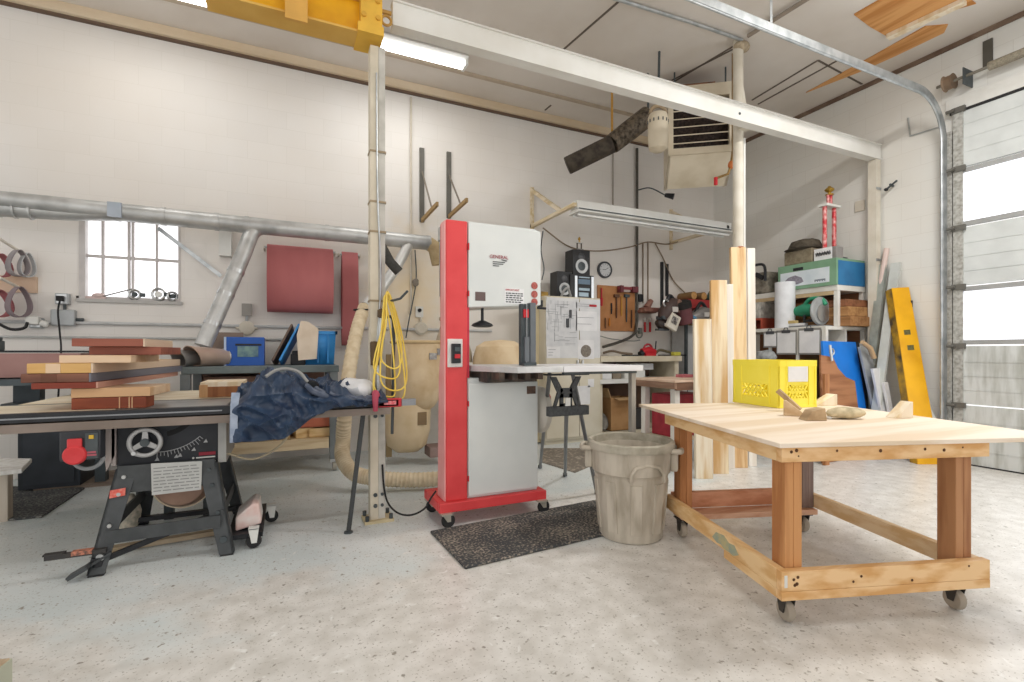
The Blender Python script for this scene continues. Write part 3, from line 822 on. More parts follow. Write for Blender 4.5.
part(MB().cyl((xm0 - .03, BW - .19, zt - .03), (xm1 + .03, BW - .19, zt - .03), .012, n=10), 'wide_rod', steel, t)
part(MB().cyl((x0 - .03, BW - .11, z1 - .03), (x1 + .03, BW - .11, z1 - .03), .010, n=10), 'narrow_rod', steel, t)
for x, y in ((xm0 - .03, .2), (xm1 + .03, .2), (x0 - .03, .12), (x1 + .03, .12)):
    part(MB().bx(x - .008, x + .008, BW - y, BW, (zt if y > .15 else z1) - .045, (zt if y > .15 else z1) - .015), 'bracket', offw, t)

# peg rack with belts at the far left
t = thing('belt_rack', 'pinewood peg board holding sanding belts at the far left of the back wall', 'rack', (-2.7, BW, 1.9))
r0, r1 = YP(-14, 285, BW), YP(38, 285, BW)
zr0, zr1 = YP(30, 293, BW).z, YP(30, 277, BW).z
part(MB().bx(r0.x, r1.x, BW - .03, BW, zr0, zr1), 'board', mat('pink_pine', 'D9BFA8', .7, 0, 'CBAE95', 6), t)
peg = mat('pale_peg', 'EDE8DC', .6)
pegs = [((6, 240), (19, 251)), ((9, 277), (20, 288))]
for a, b in pegs:
    q = YP(b[0], b[1], BW); q.y = BW
    part(MB().cyl(q + Vector((.0, 0, 0)), q + Vector((-.02, -.33, .055)), .014, n=8), 'peg', peg, t)
bg = mat('grey_belt', '9E9898', .8, 0, '8B8488', 4)
def peg_belt(u, vt, vb, ry, w, matl, label, y):
    a, b = YP(u, vt, y), YP(u, vb, y)
    h = (a.z - b.z) / 2; zc = (a.z + b.z) / 2
    solo(MB(Matrix.Translation((a.x, y, zc)) @ Matrix.Rotation(R(-38), 4, 'Z')).band([Vector((0, p.y * (1 - .35 * p.z / h), p.z)) for p in oval(0, 0, 0, ry, h)], w, .008, (1, 0, 0)), 'sanding_belt', matl, label, 'sanding belt', 'sanding belts on the peg rack')
peg_belt(18, 250, 276, .075, .07, bg, 'grey sanding belt on the upper peg of the rack', BW - .16)
peg_belt(27, 253, 277, .06, .05, mat('pale_belt', 'C7C9CB', .8), 'pale narrow belt right of the grey one on the rack', BW - .10)
peg_belt(19, 287, 317, .085, .07, mat('grey_rose_belt', '8F8185', .8), 'grey and rose sanding belt on the lower peg of the rack', BW - .16)
rose = mat('rose_belt', 'A86468', .8, 0, '955458', 4)
peg_belt(-1, 254, 277, .08, .09, rose, 'rose sanding belt at the upper left picture edge', BW - .17)
peg_belt(-3, 290, 317, .10, .10, rose, 'rose sanding belt at the left picture edge below the board', BW - .15)

# ================================================================== edge sander and benches at the left back
cab = mat('blue_grey_steel', '4C555A', .55, .1, '434B50', 8)
es = thing('edge_sander', 'long edge sander with brown belt and black top at the left by the wall', 'sander', (-2.3, 5.0, 0))
x1e = YP(85, 352, 5.15).x
part(MB().bx(-3.4, x1e, 5.12, 5.5, 1.245, 1.262), 'top_cover', black, es)
part(MB().bx(-3.4, x1e - .02, 5.12, 5.45, 1.05, 1.24), 'belt', mat('long_brown_belt', 'A98580', .8, 0, '9A746F', 3), es)
part(MB().bx(-3.4, x1e, 5.02, 5.55, .99, 1.04), 'table_rail', cab, es)
a = YP(29, 400, 5.45)
part(MB().bx(a.x - .09, a.x + .08, 5.42, 5.52, .78, .99), 'leg', cab, es)
part(MB().bx(-3.3, -3.15, 5.05, 5.3, 0, .99).bx(-2.6, -2.5, 5.05, 5.15, 0, .99).bx(x1e - .12, x1e - .04, 5.8, 5.9, 0, 1.0).bx(x1e - .12, x1e - .04, 5.5, 5.9, .96, 1.0), 'leg', cab, es)
part(MB().bx(a.x - .12, a.x + .45, 5.3, 5.55, .78, .83), 'lower_bracket', dsteel, es)
solo(MB().bx(YP(-6, 345, 5.3).x, YP(4, 345, 5.3).x, 5.2, 5.32, 1.262, 1.34).cyl((YP(0, 345, 5.3).x, 5.26, 1.34), (YP(0, 345, 5.3).x, 5.26, 1.37), .03, n=12), 'metal_stop', dsteel, 'dark metal stop standing on the sander top at the left picture edge', 'stop', bev=.006)

bx0, bx1, by0, by1, bz = YP(181, 366, 5.45).x, YP(339, 366, 5.45).x, 5.45, 6.25, 1.11
t = thing('steel_bench', 'grey steel bench on casters with a wooden lower shelf by the back wall', 'bench', ((bx0 + bx1) / 2, 5.8, 0))
part(MB().bx(bx0, bx1, by0, by1, bz - .07, bz), 'top', mat('grey_green_bench', '6B7678', .5, .1, '5E686A', 6), t, bev=.006)
for x in (bx0 + .03, bx1 - .05):
    for y in (by0 + .05, by1 - .05):
        part(MB().bx(x - .04, x + .04, y - .04, y + .04, .12, bz - .07), 'leg', mat('bench_leg_steel', '7C8284', .5, .2, '6B7173', 6), t)
part(MB().bx(bx0 - .05, bx1 - .1, by0 + .0, by1, .25, .36), 'lower_shelf', wood('rough_shelf_board', 'DCC7A4', 'BFA37D', 'x', 8), t)
part(MB().bx(bx0, bx1 - .1, by1 - .06, by1 - .02, .8, bz - .07), 'back_rail', mat('reddish_back_board', '9B7E73', .8), t)
for x in (bx0 + .03, bx1 - .04):
    w = part(MB().bx(x - .05, x + .05, by0, by0 + .1, .1, .125).bx(x - .035, x - .028, by0 + .02, by0 + .08, .04, .11).bx(x + .028, x + .035, by0 + .02, by0 + .08, .04, .11), 'caster', chrome, t)
    part(MB().lathe([(.02, -.022), (.05, -.02), (.052, 0), (.05, .02), (.02, .022)], (x, by0 + .05, .052), 16, 'x'), 'wheel', mat('cream_wheel', 'A9A396', .5), w)
# things on the bench
def pipe_offcut(u, v, du, r, label, col, ln):
    a = YP(u, v, by0 + .08); a.z = bz + r
    t = thing('pipe_offcut', label, 'pipe', (a.x, a.y, bz))
    b_ = Vector((a.x + ln, a.y + ln * 1.1, bz + r * .85))
    d = (b_ - a)
    n = 22; mb = MB()
    # an open-ended pipe with a mitred, flared mouth
    sd = d.normalized(); s1 = Vector((-sd.y, sd.x, 0)); s2 = Vector((0, 0, 1)); o_, i_ = [], []
    for rr in (r, r - .006):
        A_ = [mb.V(a + sd * (-.5 * r * math.sin(2 * pi * k / n)) + s1 * (rr * math.cos(2 * pi * k / n)) + s2 * (rr * math.sin(2 * pi * k / n))) for k in range(n)]
        B_ = [mb.V(b_ + s1 * (rr * .85 * math.cos(2 * pi * k / n)) + s2 * (rr * .85 * math.sin(2 * pi * k / n))) for k in range(n)]
        for k in range(n): mb.f([A_[k], A_[(k + 1) % n], B_[(k + 1) % n], B_[k]])
        o_.append(A_); i_.append(B_)
    for S in (o_, i_):
        for k in range(n): mb.f([S[0][k], S[0][(k + 1) % n], S[1][(k + 1) % n], S[1][k]])
    part(mb, 'pipe_wall', col, t)
    part(MB(Matrix.Translation(b_) @ Vector((0, 0, 1)).rotation_difference(sd).to_matrix().to_4x4()).torus((0, 0, 0), r * .86, .008, 'z', 24, 6), 'rolled_edge', chrome, t)
pipe_offcut(192, 352, 0, .10, 'open-mouthed metal pipe offcut lying on the steel bench beside the blue box', mat('pinkish_zinc', 'C9B2A4', .4, .5, 'B8A090', 5), .24)
pipe_offcut(178, 353, 0, .085, 'dark-mouthed pipe offcut poking out at the left end of the steel bench', mat('grey_zinc', '9C9A98', .4, .5), .15)
a, b = YP(224, 362, 5.75), YP(262, 362, 5.75)
zt = YP(240, 337, 5.75).z
t = thing('blue_box', 'blue cardboard machine box with a pale picture panel on the steel bench', 'box', ((a.x + b.x) / 2, 5.9, bz))
bb = mat('royal_blue_card', '2E5FB4', .6, 0, '2853A2', 4)
part(MB().bx(a.x, b.x + .02, 5.75, 6.02, bz, zt), 'box', bb, t, bev=.004)
part(MB().bx(a.x + .12, a.x + .31, 5.745, 5.75, bz + .09, bz + .20), 'picture_panel', mat('picture_green_grey', '7E9C98', .6, 0, '4D6C86', 14), t)
part(MB().bx(a.x + .1, a.x + .34, 5.745, 5.75, bz + .205, bz + .225), 'hand_hole', black, t)
part(MB().bx(a.x, a.x + .02, 5.742, 5.75, bz, zt), 'edge_strip', mat('pale_blue_edge', 'B9CCE8', .6), t)
a, b = YP(206, 355, 6.0), YP(232, 355, 6.0)
solo(MB().bx(a.x - .06, b.x + .1, 6.06, 6.11, bz, YP(215, 332, 6.0).z), 'board_offcut', mat('grey_brown_board', '9B8879', .8, 0, '88766A', 5), 'grey-brown board standing on the bench behind the duct drop', 'board')
a, b = YP(303, 360, 5.8), YP(336, 360, 5.8)
zt = YP(320, 331, 5.8).z
t = thing('storage_bin', 'open light blue plastic bin on the right end of the steel bench', 'bin', ((a.x + b.x) / 2, 5.95, bz))
m = MB(); i0 = .012
A_ = [(a.x + .03, 5.83), (b.x - .02, 5.83), (b.x - .02, 6.14), (a.x + .03, 6.14)]; T_ = [(a.x, 5.8), (b.x, 5.8), (b.x, 6.17), (a.x, 6.17)]
for k in range(4):
    j = (k + 1) % 4
    q = [m.V((A_[k][0], A_[k][1], bz)), m.V((A_[j][0], A_[j][1], bz)), m.V((T_[j][0], T_[j][1], zt)), m.V((T_[k][0], T_[k][1], zt))]
    m.f(q)
m.bx(a.x + .03, b.x - .02, 5.83, 6.14, bz, bz + .01)
sb = mat('sky_blue_plastic', '3F97DE', .4, 0, '388BCF', 4)
o = part(m, 'body', sb, t); sol = o.modifiers.new('s', 'SOLIDIFY'); sol.thickness = .008
part(MB().bx(a.x - .015, b.x + .015, 5.785, 5.81, zt - .035, zt).bx(a.x - .015, b.x + .015, 6.16, 6.185, zt - .035, zt).bx(a.x - .015, a.x + .01, 5.785, 6.185, zt - .035, zt).bx(b.x - .01, b.x + .015, 5.785, 6.185, zt - .035, zt), 'rim', sb, t)
m = MB()
for k in (.45, .75): x = a.x + (b.x - a.x) * k; m.bx(x - .008, x + .008, 5.80, 5.815, bz + .02, zt - .04)
part(m, 'rib', sb, t)
a2, b2 = YP(295, 358, 5.7), YP(313, 358, 5.7)
solo(MB().prism([(YP(299, 356, 5.7).x, 5.76, bz + .06), (YP(317, 350, 5.7).x, 5.76, bz + .07), (YP(319, 337, 5.7).x, 5.78, zt + .01), (YP(318, 330, 5.7).x, 5.80, zt + .03), (YP(308, 323, 5.7).x, 5.82, zt + .1), (YP(301, 322, 5.7).x, 5.82, zt + .11), (YP(297, 340, 5.7).x, 5.77, zt - .05)], (0, -.02, 0)), 'paper_bag', mat('kraft_paper_pale', 'E3D5C4', .8, 0, 'D2C1AC', 5), 'pale crumpled paper hanging over the left side of the blue bin', 'paper', wob=.015, wscale=9)
for i, (du, col, l) in enumerate(((0, sb, 'leaning blue lid with a dark inside left of the blue bin'), (-7, mat('brown_edge_panel', '6D5A4E', .7), 'thin brown panel leaning behind the blue lid'))):
    a, b = YP(281 + du, 362, 5.95), YP(300 + du, 328, 5.95)
    solo(MB().beam((a.x, 5.92 + i * .03, bz + .012), (b.x, 6.0 + i * .03, b.z + .0), .34, .02, (1, 0, .3)), 'bin_cover' if i == 0 else 'brown_sheet', col, l, 'lid' if i == 0 else 'board')
a, b = YP(290, 358, 5.85), YP(302, 352, 5.85)
solo(MB().rb(((a.x + b.x) / 2 + .02, 5.86, bz + .06), (.15, .1, .12)).rb(((a.x + b.x) / 2 - .0, 5.86, bz + .13), (.08, .06, .05)), 'black_tool_case', black, 'small black case in front of the leaning blue lid', 'case', bev=.01)
# scrap blocks on the lower shelf, cardboard under the top
sw = wood('scrap_maple', 'DDBE8C', 'BF9458', 'x'); sr = wood('scrap_redwood', 'B5664C', '98503A', 'x')
def block(name, u0, u1, v, y, dz, z, ln, matl, label, cat='wood block', rz=0., group=None):
    a, b = YP(u0, v, y), YP(u1, v, y)
    return solo(MB(Matrix.Translation((a.x, y, z)) @ Matrix.Rotation(rz, 4, 'Z')).bx(0, b.x - a.x, 0, ln, 0, dz), name, matl, label, cat, group, bev=.003)
zs = .36
block('wood_block', 309, 332, 440, 5.5, .09, zs, .3, sw, 'pale square-ended block on the lower shelf of the steel bench', rz=.1)
block('wood_block', 296, 314, 440, 5.5, .10, zs, .25, sw, 'left pale block under the redwood one on the lower shelf', rz=.2)
block('wood_block', 292, 332, 425, 5.5, .11, zs + .105, .3, sr, 'reddish block lying across the two pale blocks on the lower shelf', rz=.06)
block('wood_offcut', 262, 290, 440, 5.52, .05, zs, .2, wood('dark_offcut', 'A98A5C', '7E6440', 'x'), 'flat brown offcut at the middle of the bench lower shelf')
solo(MB().bx(bx0 + .14, bx1 - .35, 5.75, 6.1, .36, 1.0), 'cardboard_carton', mat('brown_carton', '9E7F70', .85, 0, '8C6D5F', 3), 'brown carton stored under the steel bench top', 'carton', bev=.01)
# ================================================================== dust collector
t = thing('dust_collector', 'tan dusty dust collector with two bags behind the steel post', 'dust collector', YP(415, 450, 5.4))
def bag(u0, u1, vt, vb, y, prof, name, matl, lab=None):
    a, b = YP(u0, (vt + vb) / 2, y), YP(u1, (vt + vb) / 2, y)
    r = (b.x - a.x) / 2; c = Vector(((a.x + b.x) / 2, y, 0))
    z0, z1 = YP((u0 + u1) / 2, vb, y).z, YP((u0 + u1) / 2, vt, y).z
    return part(MB(Matrix.Translation(c)).lathe([(r * q, z0 + (z1 - z0) * h) for q, h in prof], (0, 0, 0), 36), name, matl, t, lab, wob=.008, wscale=6), c, r, z0, z1
o, c0, r0, z0, z1 = bag(391, 443, 341, 412, 5.45, [(.02, .0), (.35, .01), (.62, .07), (.85, .2), (.97, .4), (1, .6), (.97, .97), (.9, 1.0), (.05, 1.0)], 'upper_drum', tan)
bag(383, 430, 398, 451, 5.5, [(.02, .0), (.5, .01), (.82, .12), (.97, .4), (1, .8), (.95, .97), (.1, 1.0)], 'lower_bag', mat('tan_bag_smooth', 'DCC8A8', .6, 0, 'CBB48E', 4))
sx, sz = c0.x, z1
part(MB().torus((c0.x, c0.y, z1 - .015), r0 * .98, .018, 'z', 36, 8), 'top_ring', mat('tan_ring', 'C8AE84', .7), t)
m = MB()
for a in (-70, -25, -50): 
    q = R(a); m.rb((c0.x + (r0 + .0) * math.cos(q), c0.y + (r0 + .0) * math.sin(q), z1 - .12 - .1 * abs(a + 50) / 40), (.012, .09, .07), Matrix.Rotation(q, 3, 'Z'))
part(m, 'sticker', mat('faded_sticker', '8C8A8C', .6, 0, 'B9B4AE', 30), t)
part(MB().bx(c0.x - .05, c0.x + .05, c0.y - r0 * .7, c0.y - r0 * .62, z0 - .12, z0 + .02), 'latch', mat('brown_latch', '8A7355', .6), t)
g1, g2 = YP(452, 352, 5.5), YP(452, 322, 5.5)
part(MB().lathe([(.24, g1.z - .12), (.23, g1.z), (.12, g2.z), (.15, g2.z + .02), (.15, g2.z + .05), (.09, g2.z + .05), (.08, g2.z + .32)], (g1.x, 5.5, 0), 26), 'funnel_inlet', mat('dusty_funnel', 'BFB4A2', .6, .2, 'A79A84', 6), t)
part(MB().lathe([(.115, g2.z + .3), (.115, g2.z + .95), (.13, g2.z + .95), (.13, g2.z + 1.1)], (g1.x - .02, 5.55, 0), 24), 'riser_pipe', dustd, t)
part(MB().bx(g1.x - .09, g1.x + .04, 5.5, 5.7, 2.25, 2.75), 'motor_box', mat('blue_grey_motor', '8E9CA8', .5), t)
o, c2, r2, z0b, z1b = bag(474, 524, 340, 384, 5.3, [(.05, 0), (.8, .02), (1, .3), (.98, .6), (.85, .85), (.55, .97), (.1, 1.0)], 'right_bag', tan)
part(MB().lathe([(r2 * .98, z0b - .06), (r2 * 1.04, z0b - .05), (r2 * 1.04, z0b + .04), (r2 * .98, z0b + .05)], (c2.x, c2.y, 0), 30), 'bag_ring', dsteel, t)
part(MB().lathe([(r2 * .5, .42), (r2 * .9, .6), (r2 * .95, z0b)], (c2.x, c2.y, 0), 26), 'right_lower_bag', tan, t)
m = MB()
for dx, dy in ((-.3, 0), (.35, .0), (.0, .35)): m.bx(c0.x + dx - .03, c0.x + dx + .03, c0.y + dy + .08, c0.y + dy + .13, .08, z1 - .15)
m.bx(c0.x - .35, c2.x + .2, 5.55, 5.6, .9, .95)
part(m, 'stand_leg', mat('tan_frame', 'A9946F', .7), t)
part(MB().bx(YP(428, 440, 5.35).x, YP(445, 440, 5.35).x, 5.25, 5.5, .09, .2), 'pedal_block', mat('mauve_block', '97807A', .7), t)

hose = mat('ribbed_cream_hose', 'D9C9AC', .6, 0, 'C5B190', 12)
pts = [YP(364, 308, 5.75), YP(357, 330, 5.4), YP(349, 372, 5.0), YP(345, 412, 4.8), P(343, 440, 4.62), P(343, 458, 4.5), P(354, 473, 4.40), P(375, 478, 4.38), P(410, 480, 4.42), P(452, 478, 4.5)]
sp = smoothpath(pts, 9); sp2 = []
for a, b in zip(sp, sp[1:]):
    for k in range(3): sp2.append(a.lerp(b, k / 3))
rr = .067
for p in sp2:
    p.z = max(p.z, rr + .006)
solo(MB().tube(sp2, [rr + (.003 if i % 3 == 0 else -.003) for i in range(len(sp2))], 18), 'flexible_hose', hose, 'thick ribbed cream hose curving down from the duct and along the floor', 'hose')
solo(MB(Matrix.Translation(sp2[3])).torus((0, 0, 0), .1, .010, 'z', 24, 6), 'hose_clamp', blackr, 'black clamp ring at the upper end of the cream hose', 'clamp')

# yellow air hose hooked on the post
yh = mat('yellow_air_hose', 'F2D667', .5, 0, 'E3C046', 8)
m = MB(); bx_, by_ = .72, YB - .16
zt_ = YP(386, 296, by_).z
for k in range(5):
    w_ = .05 + .012 * (k % 3); zl = YP(386, (394, 376, 399, 366, 388)[k], by_).z; ox = -.075 + .016 * k
    loop = [Vector((bx_ + ox - .01 * k, by_ + .05 - .012 * (k % 4), zt_ + .01 * k)), Vector((bx_ - w_ * 1.3 + ox * .3, by_ + .02 - .012 * (k % 4), (zt_ * .6 + zl * .4))), Vector((bx_ - w_ * 1.6 + ox, by_ - .012 * (k % 3), zl + .06)), Vector((bx_ + ox * .5, by_ - .02, zl - .02)), Vector((bx_ + w_ * 1.4 + ox, by_ - .012 * (k % 3), zl + .06)), Vector((bx_ + w_ * .9 + ox, by_ + .02, (zt_ * .6 + zl * .4)))]
    L_ = [loop[-1]] + loop + loop[:2]
    sm = smoothpath(L_, 5)[5:-5]
    m.tube(sm, .006, 6, closed=True)
solo(m, 'air_hose', yh, 'coils of yellow air hose hanging on the beige post', 'hose')
solo(MB().tube([(.66, YB - .05, zt_ - .02), (.70, YB - .16, zt_ - .03), (.74, YB - .22, zt_ - .02), (.78, YB - .27, zt_ + .03)], .009, 8), 'hose_hook', dsteel, 'grey hook on the beige post carrying the yellow hose', 'hook')
q = YP(374, 318, YB - .1)
t = thing('air_regulator', 'dark air regulator and bent pipe on the beige post behind the yellow hose', 'regulator', (q.x, q.y, q.z - .5))
part(MB().tube(smoothpath([(px - .0, py - .075, q.z - .55), (px + .0, py - .075, q.z - .3), (px + .02, py - .075, q.z + .02)]), .018, 8), 'riser', steel, t)
part(MB().lathe([(.0, -.35), (.03, -.34), (.034, -.2), (.034, -.18), (.028, -.17)], (px - .03, py - .085, q.z), 14).lathe([(.012, 0), (.03, .01), (.03, .06), (.012, .07)], (px + .02, py - .08, q.z), 12), 'bowl', mat('brass_black', '5D4A33', .5, .3), t)
part(MB().tube(smoothpath([(px + .03, py - .09, q.z), (px + .09, py - .09, q.z + .01), (px + .105, py - .09, q.z - .1), (px + .1, py - .09, q.z - .6), (px + .095, py - .085, q.z - .85)]), .011, 8), 'bent_pipe', dsteel, t)
part(MB().rb((px + .01, py - .085, q.z - .62), (.05, .05, .08)), 'valve', dsteel, t)

# ================================================================== bandsaw
t = thing('bandsaw', 'tall red and white bandsaw on a red mobile base', 'bandsaw', (1.4, 3.6, 0))
sp_ = white
shell = mat('bandsaw_shell', 'DCDFDD', .4, 0, 'D3D7D6', 3)
m = MB().bx(.985, 1.845, 3.365, 3.425, .10, .17).bx(.985, 1.845, 3.74, 3.80, .10, .17).bx(.985, 1.03, 3.425, 3.74, .10, .17).bx(1.79, 1.845, 3.425, 3.74, .10, .17).bx(1.03, 1.79, 3.425, 3.74, .15, .168)
base_o = part(m, 'mobile_base', red, t, bev=.006)
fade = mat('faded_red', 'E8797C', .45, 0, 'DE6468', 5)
part(MB().prism([(1.045, 3.405, .168), (1.208, 3.405, .168), (1.208, 3.405, 2.21), (1.045, 3.405, 2.21)], (0, .16, 0)), 'column', red, t, bev=.01)
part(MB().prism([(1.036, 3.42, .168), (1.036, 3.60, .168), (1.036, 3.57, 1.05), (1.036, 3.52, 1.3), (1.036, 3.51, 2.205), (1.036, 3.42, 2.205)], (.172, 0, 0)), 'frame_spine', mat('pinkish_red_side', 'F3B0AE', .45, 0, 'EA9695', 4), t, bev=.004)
part(MB().prism([(1.212, 3.42, 1.575), (1.815, 3.42, 1.615), (1.815, 3.42, 2.20), (1.77, 3.42, 2.215), (1.212, 3.42, 2.215)], (0, .32, 0)), 'upper_housing', shell, t, bev=.008)
ud = part(MB().prism([(1.214, 3.40, 1.578), (1.813, 3.40, 1.618), (1.813, 3.40, 2.195), (1.214, 3.40, 2.21)], (0, .02, 0)), 'upper_door', shell, t, bev=.005)
part(MB().prism([(1.21, 3.42, .168), (1.79, 3.42, .168), (1.79, 3.42, 1.03), (1.60, 3.42, 1.05), (1.21, 3.42, 1.06)], (0, .32, 0)), 'lower_housing', shell, t, bev=.008)
ld = part(MB().bx(1.214, 1.786, 3.40, 3.42, .19, 1.02), 'lower_door', shell, t, bev=.005)
part(MB().bx(1.208, 1.218, 3.396, 3.41, 2.0, 2.05).bx(1.208, 1.218, 3.396, 3.41, 1.66, 1.70), 'hinge', redp, ud)
part(MB().bx(1.208, 1.216, 3.396, 3.41, .3, .34).bx(1.208, 1.216, 3.396, 3.41, .85, .89), 'hinge', redp, ld)
part(MB().prism([(1.20, 3.41, 1.06), (1.222, 3.41, 1.06), (1.222, 3.41, 1.58), (1.20, 3.41, 1.58)], (0, .13, 0)), 'throat_strip', mat('crimson_strip', 'C62F45', .45), t)
grey_ci = mat('cast_iron_table', 'D5D6D6', .35, .15, 'C2C3C3', 8)
part(MB().prism([(1.40, 2.95, 1.108), (1.75, 2.95, 1.108), (1.75, 3.6, 1.108), (1.4, 3.75, 1.108), (1.225, 3.75, 1.108), (1.225, 3.46, 1.108)], (0, 0, .042)), 'saw_table', grey_ci, t, bev=.004)
m = MB().bx(1.3, 1.7, 3.25, 3.7, 1.03, 1.108)
for k in range(4): m.bx(1.33 + k * .1, 1.37 + k * .1, 3.1, 3.3, 1.055, 1.108)
part(m, 'trunnion', mat('dark_trunnion', '3A3735', .6, .2, '6B5A4E', 12), t)
part(MB(Matrix.Translation((-.045, 0, 0))).bx(1.59, 1.66, 3.20, 3.24, 1.17, 1.60), 'guide_post', dsteel, t)
part(MB(Matrix.Translation((-.045, 0, 0))).bx(1.66, 1.705, 3.19, 3.25, 1.165, 1.61).bx(1.61, 1.645, 3.175, 3.2, 1.18, 1.36), 'blade_guard', mat('slate_guard', '6D7277', .45, .2), t)
part(MB(Matrix.Translation((-.045, 0, 0))).bx(1.605, 1.645, 3.185, 3.20, 1.5, 1.56), 'guard_sticker', redp, t)
part(MB(Matrix.Translation((-.045, 0, 0))).bx(1.60, 1.70, 3.17, 3.26, 1.152, 1.175), 'blade_guide', dsteel, t)
part(MB(Matrix.Translation((-.045, 0, 0))).bx(1.625, 1.628, 3.18, 3.20, 1.1, 1.6), 'blade', chrome, t)
part(MB().lathe([(.02, 1.49), (.075, 1.465), (.085, 1.45), (.06, 1.44), (.02, 1.44)], (1.36, 3.5, 0), 22).cyl((1.36, 3.5, 1.48), (1.36, 3.5, 1.6), .012, n=8), 'work_lamp', black, t)
sw_ = part(MB().bx(1.052, 1.165, 3.392, 3.405, 1.14, 1.345), 'switch_plate', mat('pale_plate', 'E3DEDA', .5), t, bev=.004)
part(MB().bx(1.078, 1.142, 3.365, 3.392, 1.17, 1.31), 'switch_box', black, sw_)
part(MB().bx(1.095, 1.135, 3.355, 3.366, 1.205, 1.235), 'stop_button', redp, sw_)
part(MB().bx(1.095, 1.135, 3.357, 3.366, 1.255, 1.285), 'start_button', dsteel, sw_)
yf = 3.3985
part(MB().bx(1.265, 1.345, yf - .002, yf + .002, 1.63, 1.695), 'name_plate', mat('brown_plate', '6D5A58', .5), ud)
part(MB().bx(1.50, 1.665, yf - .001, yf + .002, 1.617, 1.735), 'warning_label', paper, ud)
text('label_heading', 'IMPORTANT', .021, face_front(1.567, yf - .002, 1.722), redink, ud)
m = MB()
random.seed(3)
for r_ in range(5):
    x = 1.512
    while x < 1.64:
        w_ = random.uniform(.012, .03); m.bx(x, min(x + w_, 1.655), yf - .002, yf, 1.627 + r_ * .0165, 1.636 + r_ * .0165); x += w_ + .006
part(m, 'label_lines', ink, ud)
for z in (1.757, 1.69, 1.63):
    part(MB().lathe([(.028, 0), (.028, -.003)], (1.735 + .02, yf, z + .01), 18, 'y'), 'warning_disc', mat('brick_red_disc', 'B8655C', .6, 0, '8F3E3A', 60), ud)
text('maker_logo', 'GENERAL', .036, face_front(1.455, yf - .002, 1.965), mat('deep_red_ink', '9E2A3C', .6), ud)
m = MB().prism([(1.47, yf - .002, 1.945), (1.515, yf - .002, 1.936), (1.525, yf - .002, 1.943), (1.48, yf - .002, 1.95)], (0, .002, 0))
for r_ in range(3): m.bx(1.405, 1.405 + (.10, .085, .05)[r_], yf - .002, yf, 1.925 - r_ * .015, 1.931 - r_ * .015)
part(m, 'logo_underline', ink, ud)
part(MB().cyl((1.83, 3.45, 1.66), (1.83, 3.45, 1.80), .012, n=8).rb((1.83, 3.44, 1.635), (.03, .03, .05)).cyl((1.80, 3.44, 1.60), (1.87, 3.42, 1.595), .010, n=8), 'tension_lever', black, t)
part(MB().lathe([(.05, .0), (.15, .02), (.19, .06), (.19, .1), (.05, .12)], (1.80, 3.56, .78), 26, 'x'), 'motor_cover', mat('cream_motor', 'D5CFC4', .5), t)
part(MB().lathe([(.02, .12), (.06, .12), (.06, .16), (.02, .17)], (1.80, 3.56, .86), 16, 'x'), 'motor_knob', redp, t)
part(MB().bx(1.69, 1.765, 3.396, 3.402, .925, .985), 'lower_plate', mat('brown_plate_low', '6A5346', .5, 0, '4C3B33', 20), ld)
for x, y in ((1.02, 3.36), (1.79, 3.36), (1.01, 3.74), (1.81, 3.74)):
    f_ = part(MB().bx(x - .03, x + .05, y - .03, y + .03, .092, .104).prism([(x - .02, y - .022, .095), (x + .04, y - .022, .095), (x + .04, y - .022, .045), (x + .015, y - .022, .045)], (0, .005, 0)).prism([(x - .02, y + .017, .095), (x + .04, y + .017, .095), (x + .04, y + .017, .045), (x + .015, y + .017, .045)], (0, .005, 0)), 'caster', mat('steel_caster', 'C2BDB0', .4, .5), t)
    part(MB().lathe([(.015, -.015), (.044, -.015), (.05, -.007), (.05, .007), (.044, .015), (.015, .015)], (x + .025, y, .05), 20, 'y'), 'wheel', blackr, f_)

t = thing('extension_table', 'white extension table top beside the bandsaw table', 'table', (2.1, 3.2, 1.108))
part(MB().prism([(1.754, 2.95, 1.108), (2.45, 2.95, 1.108), (2.45, 3.55, 1.108), (1.754, 3.6, 1.108)], (0, 0, .042)), 'top', mat('white_laminate', 'E4E4E6', .35, 0, 'D9D9DB', 3), t, bev=.004)
part(MB().bx(1.78, 2.42, 2.99, 3.02, 1.09, 1.108).bx(1.78, 2.42, 3.5, 3.53, 1.09, 1.108), 'stiffener', dsteel, t)
part(MB().bx(2.38, 2.42, 3.0, 3.04, 0, 1.09), 'leg', mat('greige_leg', 'A9A49C', .5, .2), t)

t = thing('folding_stand', 'black folding work stand with a lattice under the white extension table', 'stand', (1.95, 3.2, 0))
sxL, sxR, ys = YP(545, 395, 3.12).x, YP(587, 395, 3.12).x, 3.12
zT, zB = YP(566, 374, ys).z, YP(566, 413, ys).z
mid = (sxL + sxR) / 2
lat = mat('lattice_plastic', '4A4C4E', .6, 0, '36383A', 50)
m = MB()
zm = (zT + zB) / 2
for sg in (-1, 1):
    m.prism([(mid + sg * .13, ys, zT - .02), (mid + sg * .085, ys, zT - .02), (mid + sg * .025, ys, zm + .02), (mid + sg * .05, ys, zm), (mid + sg * .085, ys, zB + .05), (mid + sg * .11, ys, zB + .04), (mid + sg * .072, ys, zm + .01)], (0, .02, 0))
m.bx(mid - .05, mid + .05, ys, ys + .02, zm - .03, zm + .04).bx(mid - .05, mid - .025, ys, ys + .02, zm - .12, zm).bx(mid + .025, mid + .05, ys, ys + .02, zm - .12, zm).bx(mid - .05, mid + .05, ys, ys + .02, zB + .05, zB + .07)
part(m, 'lattice', lat, t)
part(MB().bx(mid - .15, mid + .19, ys - .015, ys + .04, zB - .02, zB + .05), 'lower_bar', lat, t, bev=.004)
